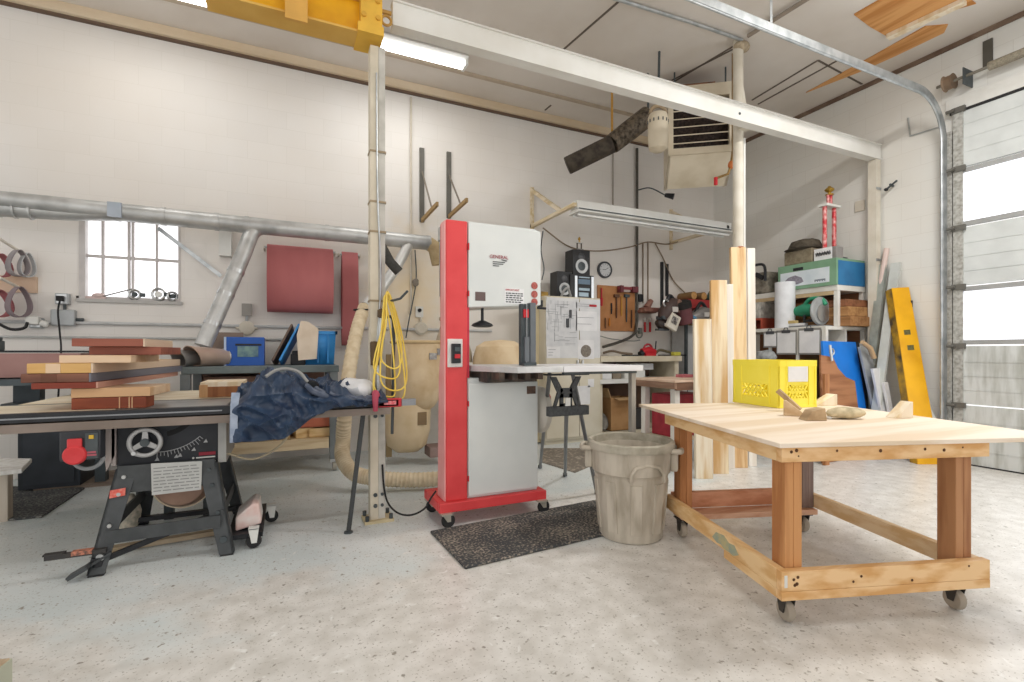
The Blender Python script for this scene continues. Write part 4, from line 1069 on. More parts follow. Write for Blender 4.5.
part(MB().bx(mid - .17, mid + .19, ys - .02, ys + .05, zT - .01, 1.09), 'top_bar', lat, t, bev=.004)
for a, b in (((mid + .06, ys + .01, zT), G(597, 494)), ((mid + .0, ys + .0, zB), G(565, 476)), ((mid - .12, ys + .04, zT), G(540, 468))):
    o = part(MB().tube([a, b], .016 if b.x > 2 or 1 else .01, 10), 'leg', mat('grey_tube', '7C7F81', .45, .4), t)
    part(MB().cyl(Vector(b) + Vector((0, 0, .0)), Vector(b) + Vector((0, 0, .03)), .022, n=10), 'rubber_foot', blackr, o)
part(MB().bx(mid - .02, mid + .02, ys - .025, ys - .015, zm - .09, zm - .03), 'tag', white, t)

mp = [(430, 533), (465, 570), (610, 535), (603, 500)]
c = [G(u, v) for u, v in mp]
solo(MB().prism([p + Vector((0, 0, 0)) for p in c], (0, 0, .018)), 'floor_mat', speckle('sawdust_black_mat', '3A3C3E', 'A3988A', 60, .48, .70, .85, 3.5), 'black anti-fatigue mat with sawdust in front of the bandsaw', 'mat', bev=.012)
c = [G(-30, 525), G(42, 518), G(85, 489), G(-30, 487)]
solo(MB().prism(c, (0, 0, .016)), 'floor_mat', speckle('grey_black_mat', '3E4042', '85847F', 60, .50, .66, .85, 4), 'dark rubber mat on the floor at the left behind the low stand', 'mat', bev=.006)
c = [G(542, 449), G(588, 449), G(596, 464), G(575, 473), G(540, 462)]
solo(MB().prism(c, (0, 0, .012)), 'floor_mat', speckle('brown_grey_mat', '7A7268', 'A89E90', 30, .5, .65, .9, 6), 'small grey floor mat behind the folding stand', 'mat')

# ================================================================== trash can
gc = Vector(((630.5 - 512) / F * 3.37, 3.37)); X_, Y_ = gc.x * ct + gc.y * st, -gc.x * st + gc.y * ct
t = thing('trash_can', 'large dusty grey plastic trash can beside the wooden table', 'trash can', (X_, Y_, 0))
tc_ = mat('dusty_grey_plastic', 'C6BDAE', .7, 0, 'A89E8E', 4, .4, stretch=(3, 3, .7), detail=7)
K = Matrix.Translation((X_, Y_, 0))
part(MB(K).lathe([(.16, .0), (.205, .004), (.212, .02), (.245, .42), (.25, .44), (.262, .45), (.268, .53), (.272, .60), (.255, .60), (.25, .56), (.2, .05), (.05, .05)], (0, 0, 0), 48), 'body', tc_, t)
part(MB(K).lathe([(.272, .595), (.29, .598), (.294, .61), (.292, .645), (.28, .655), (.262, .65), (.258, .60)], (0, 0, 0), 48, cap=False), 'rim', mat('dusty_rim', 'BBB4A5', .65, 0, '9C9686', 9, .4), t)
m = MB(K)
for k in range(9):
    a = 2 * pi * k / 9; m.rb((.222 * math.cos(a), .229 * math.sin(a), .23), (.02, .07, .33), Matrix.Rotation(a, 3, 'Z') @ Matrix.Rotation(R(-4.6), 3, 'Y').inverted())
part(m, 'rib', tc_, t)
va = math.atan2(-Y_, -X_)
for a in (va + 1.45, va - 1.45):
    q = Vector((math.cos(a), math.sin(a), 0)); sd = Vector((-q.y, q.x, 0))
    part(MB(K).tube(smoothpath([q * .27 + sd * .08 + Vector((0, 0, .60)), q * .32 + sd * .075 + Vector((0, 0, .60)), q * .33 + Vector((0, 0, .59)), q * .32 - sd * .075 + Vector((0, 0, .60)), q * .27 - sd * .08 + Vector((0, 0, .60))]), .018, 10), 'handle', tc_, t)
    part(MB(K).rb(q * .285 + Vector((0, 0, .52)), (.05, .10, .12), Matrix.Rotation(a, 3, 'Z')), 'handle_boss', tc_, t, bev=.012)
a = va + .42
part(MB(K @ Matrix.Rotation(a, 4, 'Z')).tube([(.262, y, z) for y, z in ((-.115, .42), (-.11, .47), (-.08, .51), (0, .525), (.08, .51), (.11, .47), (.115, .42))], .012, 8), 'moulded_arch', tc_, t)
solo(MB().ell((X_ - .07, Y_ + .02, .36), .09, .05, .09), 'bin_waste', mat('grey_dust_lump', '9C988C', .9), 'pale round waste piece lying inside the trash can', 'waste', wob=.02, wscale=8)
# ================================================================== table saw
t = thing('table_saw', 'black table saw on splayed legs with long black fence rails', 'table saw', (-.65, 3.85, 0))
bk = mat('saw_black_paint', '2B2E34', .5, .1, '24262B', 8)
lg = mat('saw_leg_paint', '4B4E50', .5, .2, '414446', 14)
ci = mat('saw_cast_iron', 'A8A9A8', .35, .5, '8F908F', 7)
part(MB().bx(-.915, -.395, 3.62, 4.2, .56, .86), 'cabinet', bk, t, bev=.006)
part(MB().bx(-.95, -.36, 3.55, 4.25, .868, .90), 'table_top', ci, t, bev=.003)
part(MB().bx(-1.95, -.955, 3.55, 4.25, .868, .90), 'left_wing', mat('sawdusty_wing', 'E0D6C0', .7, 0, 'CFC0A2', 5), t)
part(MB().bx(-.355, .60, 3.55, 4.2, .868, .90), 'right_wing', mat('right_wing_laminate', '34363A', .5), t)
part(MB().bx(-1.98, .72, 3.475, 3.535, .868, .918), 'fence_rail', black, t, bev=.004)
part(MB().bx(-1.98, -.36, 3.471, 3.476, .888, .896), 'rail_stripe', mat('grey_stripe', '8D9094', .4, .3), t)
part(MB().bx(-1.98, .66, 3.47, 3.55, .815, .862), 'rail_angle', mat('brown_grey_angle', '8A7D74', .5, .2, '75695F', 4), t)
part(MB().bx(-1.98, .65, 4.25, 4.30, .85, .90), 'rear_rail', black, t)
# stand: four splayed sheet-steel legs
def leg(x0, x1, y0, y1, w):
    return MB().prism([(x0 - w / 2, y0, .56), (x0 + w / 2, y0, .56), (x1 + w / 2 - .012, y1, .012), (x1 - w / 2 + .012, y1, .012)], (0, .012, 0)).prism([(x0 - (w / 2 if x0 < -.6 else -w / 2), y0, .56), (x0 - (w / 2 if x0 < -.6 else -w / 2), y0 + (.08 if y0 < 3.9 else -.08), .56), (x1 - (w / 2 - .012 if x0 < -.6 else -w / 2 + .012), y1 + (.06 if y0 < 3.9 else -.06), .012), (x1 - (w / 2 - .012 if x0 < -.6 else -w / 2 + .012), y1, .012)], (.012 if x0 < -.6 else -.012, 0, 0))
legs = []
for x0, x1, y0, y1 in ((-.86, -.965, 3.585, 3.44), (-.45, -.335, 3.585, 3.46), (-.86, -.95, 4.2, 4.33), (-.45, -.34, 4.2, 4.33)):
    o = part(leg(x0, x1, y0, y1, .105), 'leg', lg, t)
    part(MB().bx(x1 - .036, x1 + .036, y1 + .001, y1 + .04, 0, .014), 'foot', blackr, o)
    legs.append(o)
    m = MB()
    for f in (.08, .25, .55, .84):
        x, y, z = x0 + (x1 - x0) * f, y0 + (y1 - y0) * f, .56 * (1 - f) + .012 * f
        m.cyl((x, y - .014, z), (x, y + .0, z), .011 if f < .8 else .02, n=10)
    if y0 < 3.9: part(m, 'bolt', chrome if x0 < -.6 else dsteel, o)
m = MB().bx(-.90, -.41, 3.57, 3.585, .42, .58)
part(m, 'front_apron', lg, t)
m = MB().beam((-.93, 3.475, .20), (-.37, 3.49, .21), .012, .075).beam((-.91, 4.28, .26), (-.38, 4.28, .26), .012, .07).beam((-.925, 3.5, .24), (-.925, 4.28, .24), .012, .07).beam((-.365, 3.5, .24), (-.365, 4.28, .24), .012, .07)
part(m, 'stand_brace', lg, t)
pl = part(MB().prism([(-.735, 3.552, .585), (-.475, 3.552, .575), (-.48, 3.552, .40), (-.73, 3.552, .395)], (0, .006, 0)), 'warning_plate', mat('silver_plate', 'BFC0BE', .4, .3), t)
m = MB(); random.seed(11)
for r_ in range(8):
    x = -.722
    while x < -.50:
        w_ = random.uniform(.02, .06); m.bx(x, min(x + w_, -.49), 3.5505, 3.552, .415 + r_ * .0195, .421 + r_ * .0195); x += w_ + .008
part(m, 'plate_print', mat('grey_print', '8C8D8C', .6), pl)
mo = part(MB().lathe([(.03, -.10), (.13, -.08), (.165, .0), (.165, .06), (.10, .2), (.03, .21)], (-.605, 3.74, .42), 30, 'y'), 'motor', mat('brown_motor_guard', 'A08271', .5, .1, '8C6F5F', 6), t)
part(MB().torus((-.605, 3.74, .42), .166, .006, 'y', 36, 6), 'guard_lip', mat('cream_lip', 'D8C9AE', .5), mo)
hw = part(MB().torus((-.765, 3.56, .712), .077, .013, 'y', 36, 10), 'handwheel', mat('grey_handwheel', 'B6B6B6', .4, .3), t)
m = MB()
for k in range(3):
    a = R(90 + 120 * k); m.beam((-.765, 3.57, .712), (-.765 + .085 * math.cos(a), 3.56, .712 + .085 * math.sin(a)), .012, .034, (0, 1, 0)) if 0 else m.prism([(-.765 + .018 * math.cos(a + 1.57), 3.557, .712 + .018 * math.sin(a + 1.57)), (-.765 + .073 * math.cos(a + .16), 3.557, .712 + .073 * math.sin(a + .16)), (-.765 + .073 * math.cos(a - .16), 3.557, .712 + .073 * math.sin(a - .16)), (-.765 + .018 * math.cos(a - 1.57), 3.557, .712 + .018 * math.sin(a - 1.57))], (0, .012, 0))
part(m, 'spoke', mat('grey_handwheel', ''), hw)
part(MB().cyl((-.765, 3.545, .712), (-.765, 3.63, .712), .024, n=16), 'hub', dsteel, hw)
part(MB().cyl((-.815, 3.53, .655), (-.815, 3.56, .655), .012, n=10), 'crank_knob', chrome, hw)
m = MB()
ac = Vector((-.70, 3.615, .94)); 
pts = arc(ac, .30, -93, -47, 14, (1, 0, 0), (0, 0, 1))
for a, b in zip(pts, pts[1:]): m.beam(a, b, .004, .004, (0, 1, 0))
for i, p in enumerate(pts): m.beam(p, p + (p - ac).normalized() * (.024 if i % 3 else .036), .003, .004, (0, 1, 0))
for i in (0, 5, 6, 10, 14): q = pts[i] + (pts[i] - ac).normalized() * .045; m.prism([q + Vector((-.012, 0, -.008)), q + Vector((.012, 0, -.008)), q + Vector((.003, 0, .014))], (0, .003, 0))
part(m, 'tilt_scale', mat('scale_print', 'A9ABAD', .6), t)
part(MB().prism([p + Vector((0, -.001, 0)) for p in arc(ac, .18, -80, -40, 8, (1, 0, 0), (0, 0, 1))] + [p + Vector((0, -.001, 0)) for p in arc(ac, .21, -40, -80, 8, (1, 0, 0), (0, 0, 1))], (0, .006, 0)), 'tilt_slot', mat('slot_black', '0E0F12', .7), t)
part(MB().bx(-.50, -.41, 3.612, 3.622, .60, .62), 'red_badge', mat('dark_red_badge', '8E2334', .5), t)
part(MB().bx(-.515, -.412, 3.612, 3.622, .583, .591).cyl((-.53, 3.612, .587), (-.53, 3.622, .587), .006, n=10), 'white_badge', white, t)
part(MB().prism([(-.925, 3.535, .45), (-.853, 3.535, .458), (-.856, 3.535, .415), (-.929, 3.535, .405)], (0, .008, 0)), 'orange_label', mat('orange_red_label', 'D8564A', .5, 0, 'E08A7C', 60), t)
part(MB().bx(-.935, -.915, 3.6, 4.2, .58, .86).prism([(-.99, 3.60, .86), (-.92, 3.60, .86), (-.92, 3.6, .64), (-.96, 3.6, .55)], (0, .012, 0)), 'side_shroud', mat('pinkish_grey', 'B5AAA6', .6), t)
part(MB().bx(-.395, -.35, 3.6, 4.15, .55, .85), 'right_side_panel', mat('grey_side_panel', 'A6A6A3', .5, .2), t)
# switch box with red paddle
sw2 = part(MB().bx(-1.125, -.945, 3.45, 3.54, .65, .815), 'switch_box', mat('charcoal_box', '33353A', .5), t, bev=.008)
part(MB().lathe([(.0, 0), (.048, -.004), (.056, .02), (.05, .03)], (-1.055, 3.425, .685), 26, 'y').bx(-1.087, -1.023, 3.43, 3.45, .69, .775), 'red_paddle', mat('paddle_red', 'D23B3F', .45), sw2, bev=.006)
part(MB().bx(-1.01, -.955, 3.44, 3.45, .66, .80), 'switch_panel', dsteel, sw2)
part(MB().bx(-.992, -.972, 3.432, 3.44, .77, .79), 'yellow_key', mat('yellow_key', 'D9B23A', .5), sw2)
part(MB().bx(-1.005, -.96, 3.436, 3.44, .675, .685).bx(-1.0, -.962, 3.436, 3.44, .69, .70), 'panel_print', mat('rose_print', 'B05A66', .6), sw2)
part(MB().tube(arc((-1.02, 3.52, .66), .07, 185, 355, 12, (1, 0, 0), (0, 0, 1)), .011, 8), 'cable_loop', mat('grey_cable', '8E9092', .6), sw2)
# right-hand rail leg
o = part(MB().beam((.50, 3.60, .86), (.39, 3.55, .02), .028, .028, (0, 1, 0)), 'support_leg', mat('dark_support', '3F4142', .5, .2), t)
part(MB().lathe([(.03, 0), (.03, .01), (.008, .016), (.008, .04)], (.388, 3.55, 0), 14), 'levelling_foot', dsteel, o)
part(MB().rb((.66, 3.50, .893), (.16, .05, .06)), 'rail_end_clamp', mat('clamp_red', 'C4313A', .5), t, bev=.004)
part(MB().bx(.615, .70, 3.468, 3.476, .882, .908), 'clamp_label', mat('clamp_label', 'E79A9E', .6, 0, 'D2444C', 60), t)
part(MB().bx(.74, .84, 3.47, 3.53, .87, .915), 'rail_end', mat('grey_rail_end', '8C8E92', .4, .3), t)
part(MB().tube([(.57, 3.47, .95), (.55, 3.42, .97), (.545, 3.40, .92), (.55, 3.42, .85)], [.02, .025, .02, .016], 10), 'clamp_handle', mat('clamp_handle_rose', 'B0465A', .5), t)
# mobile base on the right side and pedal on the left
wb = part(MB().prism([(-.30, 3.62, .09), (-.30, 3.62, .18), (-.26, 3.62, .21), (-.20, 3.62, .26), (-.165, 3.62, .25), (-.15, 3.62, .12)], (0, .25, 0)), 'base_guard', mat('white_pink_guard', 'EBE6E2', .5, 0, 'DDB5AC', 7), t, bev=.01)
part(MB().bx(-.34, -.14, 3.55, 4.2, .06, .09).bx(-.98, -.3, 4.2, 4.25, .06, .09), 'base_rail', black, t)
for x, y in ((-.19, 3.50), (-.10, 3.98)):
    c_ = part(MB().prism([(x - .03, y, .13), (x + .03, y, .13), (x + .018, y, .04), (x - .012, y, .04)], (0, .008, 0)).prism([(x - .03, y + .045, .13), (x + .03, y + .045, .13), (x + .018, y + .045, .04), (x - .012, y + .045, .04)], (0, .008, 0)).bx(x - .03, x + .03, y, y + .053, .125, .135), 'caster', white, t)
    part(MB().lathe([(.015, -.014), (.042, -.014), (.046, 0), (.042, .014), (.015, .014)], (x, y + .026, .047), 18, 'y'), 'wheel', blackr, c_)
part(MB().bx(-1.185, -.92, 3.44, 3.47, .125, .15).bx(-1.19, -1.10, 3.435, 3.475, .15, .158), 'pedal_bar', mat('bar_dark', '3D3B3A', .5), t)
part(MB().bx(-1.07, -.98, 3.436, 3.474, .134, .156), 'bar_label', mat('salmon_label', 'D3876B', .6, 0, '5A4A44', 60), t)
part(MB().rb((-1.03, 3.42, .05), (.10, .07, .02), Matrix.Rotation(R(-30), 3, 'Y')).beam((-1.0, 3.44, .06), (-.9, 3.46, .12), .02, .012), 'foot_pedal', lg, t)
part(MB().beam((-1.0, 3.47, .06), (-.42, 3.66, .21), .02, .03).tube([(-.96, 3.47, .05), (-.96, 3.47, .10)], .03), 'foot_lever', black, t)
q = [G(230, 467, .32), P(243, 463, 3.4), P(270, 450, 3.5), P(300, 434, 3.55), (.15, 3.56, .86)]
solo(MB().tube(smoothpath([(-.345, 3.62, .60), (-.20, 3.62, .55), (-.05, 3.6, .62), (.04, 3.585, .74), (.1, 3.57, .80)]), .007, 8), 'power_cable', mat('tan_cord', 'A99C83', .6), 'tan power cord hanging from the table saw under the blue blanket', 'cord')
solo(MB().beam(G(112, 549, .02), G(215, 532, .02), .06, .03), 'wood_strip', wood('dusty_strip', 'B7A58C', '9C8A70', 'x'), 'dusty wooden strip lying on the floor under the table saw', 'strip')

# outfeed table
t = thing('outfeed_table', 'outfeed table with a pale plywood top behind the table saw', 'table', (-.9, 4.75, 0))
part(MB().bx(-1.62, -.06, 4.32, 5.28, .875, .90), 'top', mat('sawdusty_plywood', 'E6DDC8', .7, 0, 'D6C7A8', 5), t, bev=.003)
part(MB().bx(-1.60, -.08, 4.33, 4.36, .80, .875).bx(-1.60, -.08, 5.23, 5.26, .80, .875), 'apron', dsteel, t)
for x in (-.80, -.55):
    for y in (4.42, 5.2): part(MB().bx(x - .03, x + .03, y - .03, y + .03, 0, .875), 'leg', dsteel, t)

# laminated slabs stacked on the saw's left wing and the outfeed table
slabw = {'a': wood('slab_mahogany', '9A5134', '7C3B25', 'x', 4), 'b': wood('slab_maple', 'E3C6A6', 'D0A87F', 'x', 4), 'c': wood('slab_padauk', '9C4A38', '823929', 'x', 4),
         'd': wood('slab_walnut', '8D5F4C', '6E4738', 'x', 4), 'e': wood('slab_yellow_maple', 'D9AE6E', 'C39250', 'x', 4), 'f': wood('slab_cherry', '9A5B49', '7F463A', 'x', 4),
         's': wood('slab_lit_side_pink', 'C79A88', 'B68576', 'y', 3), 'p': wood('slab_side_pale', 'DDC7B0', 'CBB097', 'y', 3), 'n': wood('slab_side_slate', '7E7F8A', '6A6B76', 'y', 3)}  # side tones; the pink one has the light on that face painted in
stack = [  # uL, uC, z0, z1, length, wood, long-side tone, label
    (68, 146, .902, .972, .14, 'a', None, 'dark red-brown block at the very bottom of the slab stack'),
    (68, 150, .974, 1.030, .40, 'b', None, 'pale maple slab second from the bottom of the stack'),
    (29, 98, 1.032, 1.068, 1.7, 'c', 's', 'brick red slab with a pinkish long edge in the stack'),
    (17, 91, 1.070, 1.122, 1.75, 'd', 'n', 'walnut slab with a slate-coloured long edge in the middle of the stack'),
    (24, 93, 1.124, 1.182, 1.75, 'e', 'p', 'yellow maple slab with a pale long edge in the upper half of the stack'),
    (57, 131, 1.184, 1.230, .55, 'b', None, 'short light slab third from the top of the stack'),
    (86, 161, 1.232, 1.282, .40, 'f', None, 'reddish brown block second from the top of the stack'),
    (69, 145, 1.284, 1.332, .55, 'f', 'p', 'topmost cherry-coloured slab of the stack')]
for i, (uL, uC, z0, z1, ln, w_, sd, l) in enumerate(stack):
    y = 3.74 if i not in (6,) else 3.8
    a, b = YP(uL, 380, y), YP(uC, 380, y)
    t = thing('wood_slab', l, 'wood slab', (b.x, y, z0), 'laminated wood slabs stacked on the saw')
    K = Matrix.Translation((b.x, y, 0)) @ Matrix.Rotation(R(-6 + (i % 3)), 4, 'Z')
    wd = b.x - a.x
    part(MB(K).bx(-wd, -.0105 if sd else 0, 0, ln, z0, z1), 'board', slabw[w_], t, bev=.003)
    if sd: part(MB(K).bx(-.01, 0, 0, ln, z0, z1), 'long_edge', slabw[sd], t)
    if i == 0:
        part(MB(K).bx(-.14, -.135, -.002, ln, z0, z1 + .001).bx(-.075, -.07, -.002, ln, z0, z1 + .001).bx(-.09, -.085, -.002, ln, z0, z1 + .001), 'inlay_strip', slabw['b'], t)
    if i in (3, 4):
        part(MB(K).bx(-wd * .72, -wd * .5, -.002, .02, z0 + .001, z1 - .001), 'end_lamella', slabw['e' if i == 3 else 'b'] if i == 4 else wood('slab_umber', '75493A', '64402F', 'x', 4), t)
a, b = YP(200, 400, 4.35), YP(236, 400, 4.35)
t = thing('wood_block', 'pale wood block with a dark end-grain face left of the blue blanket', 'wood block', (a.x, 4.35, .9))
part(MB().bx(a.x, b.x + .05, 4.352, 4.75, .902, 1.02), 'block', pale, t, bev=.003)
part(MB().bx(a.x + .05, b.x + .05, 4.345, 4.352, .906, .985), 'end_grain', wood('dark_end_grain', 'A26A42', '855232', 'z', 10), t)
part(MB().bx(a.x - .005, a.x + .05, 4.345, 4.352, .906, 1.0), 'pale_grain', wood('light_end_grain', 'D0A273', 'B98A5C', 'z', 10), t)

# moving blanket
t = thing('moving_blanket', 'crumpled navy moving blanket draped over the saw right wing', 'blanket', (.1, 3.7, .6))
def lerpk(x, ks):
    for (a, p), (b, q) in zip(ks, ks[1:]):
        if x <= b: f = (x - a) / (b - a); return p + (q - p) * f
    return ks[-1][1]
kb = [(-.33, .70), (-.2, .69), (-.05, .70), (.05, .76), (.15, .84), (.25, .88), (.60, .90)]
kt = [(-.33, .98), (-.2, 1.07), (-.08, 1.125), (.04, 1.10), (.12, 1.01), (.2, 1.03), (.3, 1.01), (.45, .96), (.60, .93)]
m = MB(Matrix.Translation((.03, 0, 0))); NX, NT = 130, 100; grid = []
for i in range(NX + 1):
    x = -.33 + .93 * i / NX; b, tp = lerpk(x, kb), lerpk(x, kt); row = []
    for j in range(NT + 1):
        f = j / NT
        if f < .42:
            g = f / .42; y = 3.44 - .03 * math.sin(g * 3) + .06 * g * g; z = b + (max(b + .03, min(tp - .05, .99)) - b) * g
        else:
            g = (f - .42) / .58; y = 3.50 + .62 * g; z0_ = max(b + .03, min(tp - .05, .99)); z = z0_ + (tp - z0_) * math.sin(min(1, g * 1.9) * pi / 2) - max(0, g - .52) / .48 * (tp - .91)
        v = Vector((x, y, z)); n1 = noise.noise(v * 4.2) * .045 + (1 - abs(noise.noise(v * 5 + Vector((3, 1, 7))))) ** 4 * .06 + (1 - abs(noise.noise(Vector((x * 8 + z * 7, y * 5, z * 5 - x * 4))))) ** 5 * .05 + (1 - abs(noise.noise(Vector((x * 17 - z * 9, y * 9 + 5, z * 15 + x * 8))))) ** 5 * .010 - .035
        dn = Vector((0, -1, .15)) if f < .42 else Vector((0, -.3, 1))
        row.append(m.V(v + dn.normalized() * n1 + Vector((noise.noise(v * 6) * .02, 0, 0))))
    grid.append(row)
for i in range(NX):
    for j in range(NT): m.f([grid[i][j], grid[i + 1][j], grid[i + 1][j + 1], grid[i][j + 1]])
navy = mat('navy_quilted_cloth', '33455E', .40, 0, '24324A', 9, .4, .6)
o = part(m, 'cloth', navy, t)
s_ = o.modifiers.new('s', 'SOLIDIFY'); s_.thickness = .012
m = MB()
pth = [g.co.copy() for g in []]
ed = [(-.345, 3.42, .70), (-.345, 3.42, .82), (-.342, 3.43, .92), (-.335, 3.46, 1.0), (-.33, 3.6, 1.04)]
m.prism([Vector(p) + Vector((.03, -.012, 0)) for p in ed[:4]] + [Vector((p[0] + .075, p[1] - .012, p[2])) for p in ed[3::-1]], (0, .008, 0))
part(m, 'hem', mat('pale_blue_hem', 'A9B4C6', .8, 0, '8C99AE', 20), t, wob=.006, wscale=14)
part(MB().tube(smoothpath([(-.13, 3.60, 1.085), (-.07, 3.63, 1.125), (.0, 3.64, 1.135), (.08, 3.62, 1.11), (.13, 3.58, 1.05)]), .011, 8), 'piping', mat('grey_piping', '9A9A98', .7), t, wob=.008, wscale=9)
part(MB().tube(smoothpath([(.08, 3.44, .84), (.14, 3.44, .88), (.2, 3.45, .90), (.30, 3.46, .925)]), .009, 6), 'edge_binding', mat('grey_piping2', 'A5A5A4', .7), t)
m = MB()
random.seed(5)
for k in range(6):
    x = .12 + .055 * k
    m.tube(smoothpath([(x, 3.50, 1.02 - .12 * (k / 6)), (x + .05, 3.46, .985 - .1 * (k / 6)), (x + .12, 3.45, .95 - .05 * (k / 6)), (x + .19, 3.47, .94)]), [.016, .02, .02] * 8, 8) if 0 else m.tube(smoothpath([(x, 3.52, 1.03 - .1 * (k / 6)), (x + .05, 3.47, .985 - .08 * (k / 6)), (x + .12, 3.45, .955 - .04 * (k / 6)), (x + .19, 3.48, .94)], 4), .020, 8)
part(MB().ell((.155, 3.60, 1.0), .05, .06, .06, 14, 8), 'opening_shade', mat('fold_shade_black', '15181D', .9), t, wob=.015, wscale=14)  # solid dark lump standing in for the shade inside a fold opening
part(m, 'fold', mat('grey_blue_lining', '4B5568', .7, 0, '6A7180', 18), t, wob=.012, wscale=12)
solo(MB().ell((.46, 3.66, .985), .13, .12, .07, 20, 12), 'plastic_bag', mat('white_bag', 'DEDFE2', .35), 'crumpled white plastic bag at the right end of the blue blanket', 'bag', wob=.03, wscale=11)

# dark cabinet under the saw's left wing, low stand and timber at the left
a, b, y = YP(17, 488, 5.72).x, YP(80, 480, 5.72).x, 5.72
t = thing('dark_cabinet', 'dark blue-grey cabinet standing behind the saw under the left wing', 'cabinet', ((a + b) / 2, 6.0, 0))
part(MB().bx(a, b + .1, y, 4.28 + .02 + .01 + .0 + .01, .10, .84) if 0 else MB().bx(a, b, 5.73, 6.3, .03, .77), 'body', mat('navy_grey_steel', '3B4048', .5, .1, '34393F', 6), t, bev=.004)
part(MB().bx(a + .04, b - .04, 5.72, 5.73, .07, .74), 'door', mat('navy_grey_door', '41464E', .5, .1, '3A3F46', 6), t)
part(MB().bx(a + .1, b + .45, 5.74, 6.32, 0, .03), 'plank_base', wood('dusty_plank', 'A08F80', '7F7064', 'x'), t)
t = thing('low_stand', 'low wooden stand with a white top at the left picture edge', 'stand', (-1.9, 3.1, 0))
tp = [G(32, 459, .44), G(22, 469, .44), G(-60, 478, .44), G(-60, 457, .44)]
tp = [Vector((p.x, p.y, .41)) for p in tp]
part(MB().prism(tp, (0, 0, .035)), 'top', mat('chipped_white_top', 'F4F3F1', .5, 0, 'D8D4CF', 20), t, bev=.006)
e = G(10, 522, 0); e2 = G(-30, 545, 0)
part(MB().prism([(e.x - .02, e.y + .02, 0), (e.x - .02, e.y + .1, 0), (e.x - .6, e.y + .02, 0), (e.x - .55, e.y - .1, 0)], (0, 0, .41)), 'wood_base', wood('bleached_wood', 'CFC3B4', 'AFA08F', 'z', 7), t, bev=.004)
t = thing('timber_block', 'grey weathered timber block at the bottom left picture corner', 'wood block', (-.9, 1.3, 0))
p = P(11, 657, 1.72)
K = Matrix.Translation((p.x, p.y, 0)) @ Matrix.Rotation(R(-12), 4, 'Z')
part(MB(K).bx(-.3, 0, -.25, 0, 0, p.z), 'block', wood('weathered_timber', 'CDB89B', 'A8937A', 'z', 6), t, bev=.006)
part(MB(K).bx(-.002, .004, -.25, -.0, 0, p.z - .005), 'painted_side', mat('grey_green_side', 'B5B8A6', .7), t)
# bag of rubbish behind the saw
solo(MB().ell((-1.0, 4.22, .13), .07, .06, .13, 14, 9), 'paper_bag', mat('newsprint', 'CBBFAF', .8, 0, '8E8F80', 30), 'crumpled printed paper bag behind the saw left leg', 'bag', wob=.02, wscale=14)

# ================================================================== wooden work table
o_ = Vector(((780 - 512) / F * 2.17, 2.17)); X0, Y0 = o_.x * ct + o_.y * st, -o_.x * st + o_.y * ct
phi = R(6.9) - TH
WT = Matrix.Translation((X0, Y0, 0)) @ Matrix.Rotation(phi, 4, 'Z')
W2, LN, FW, FL, TZ = 1.49, 1.66, 1.095, 1.25, .845
t = thing('work_table', 'wheeled wooden work table with a plywood top and fir legs', 'table', (X0, Y0, 0), rz=phi)
RX = .028
part(MB(WT).bx(0, W2, 0, LN, TZ - .022, TZ), 'table_top', ply, t, bev=.003)
part(MB(WT).bx(RX, FW, RX, RX + .038, TZ - .092, TZ - .022), 'front_apron', pine, t, bev=.002)
part(MB(WT).bx(RX, RX + .038, RX + .038, FL, TZ - .092, TZ - .022), 'side_apron', piney, t, bev=.002)
part(MB(WT).bx(FW - .038, FW, RX + .038, FL, TZ - .092, TZ - .022), 'side_apron', piney, t)
part(MB(WT).bx(RX + .038, FW - .038, FL - .038, FL, TZ - .092, TZ - .022), 'back_apron', pine, t)
part(MB(WT).bx(RX, FW, RX - .002, RX + .036, .172, .262), 'front_rail', pine, t, bev=.002)
part(MB(WT).bx(RX - .001, FW, RX - .003, RX + .038, .130, .171), 'lower_front_rail', pine, t, bev=.002)
sr_ = part(MB(WT).bx(RX, RX + .038, RX + .038, FL, .172, .262), 'side_rail', piney, t, bev=.002)
part(MB(WT).bx(RX - .001, RX + .038, RX + .038, FL * .40, .130, .171), 'lower_side_rail', piney, t, bev=.002)
part(MB(WT).prism([(RX - .0008, y, z) for y, z in ((.36, .20), (.40, .235), (.45, .228), (.50, .25), (.58, .24), (.62, .20), (.57, .185), (.53, .19), (.50, .178), (.44, .18), (.41, .176))], (.001, 0, 0)), 'paint_stain', mat('green_paint_stain', '9AA391', .7, 0, 'BDB184', 22, .5), sr_)
part(MB(WT).bx(FW - .048, FW - .01, RX + .038, FL, .172, .262), 'side_rail', wood('pale_pine_y', 'F0D5AE', 'E0BB88', 'y'), t, bev=.002)
rosy = wood('rosy_fir', 'D69B7A', 'C0805C', 'x')
part(MB(WT).bx(RX + .04, FW - .05, FL - .045, FL - .007, .172, .28), 'back_rail', rosy, t, bev=.002)
part(MB(WT).bx(RX + .04, FW - .05, FL - .18, FL - .046, .135, .170), 'floor_plank', wood('rosy_plank', 'D8AC90', 'C69274', 'x'), t, bev=.002)
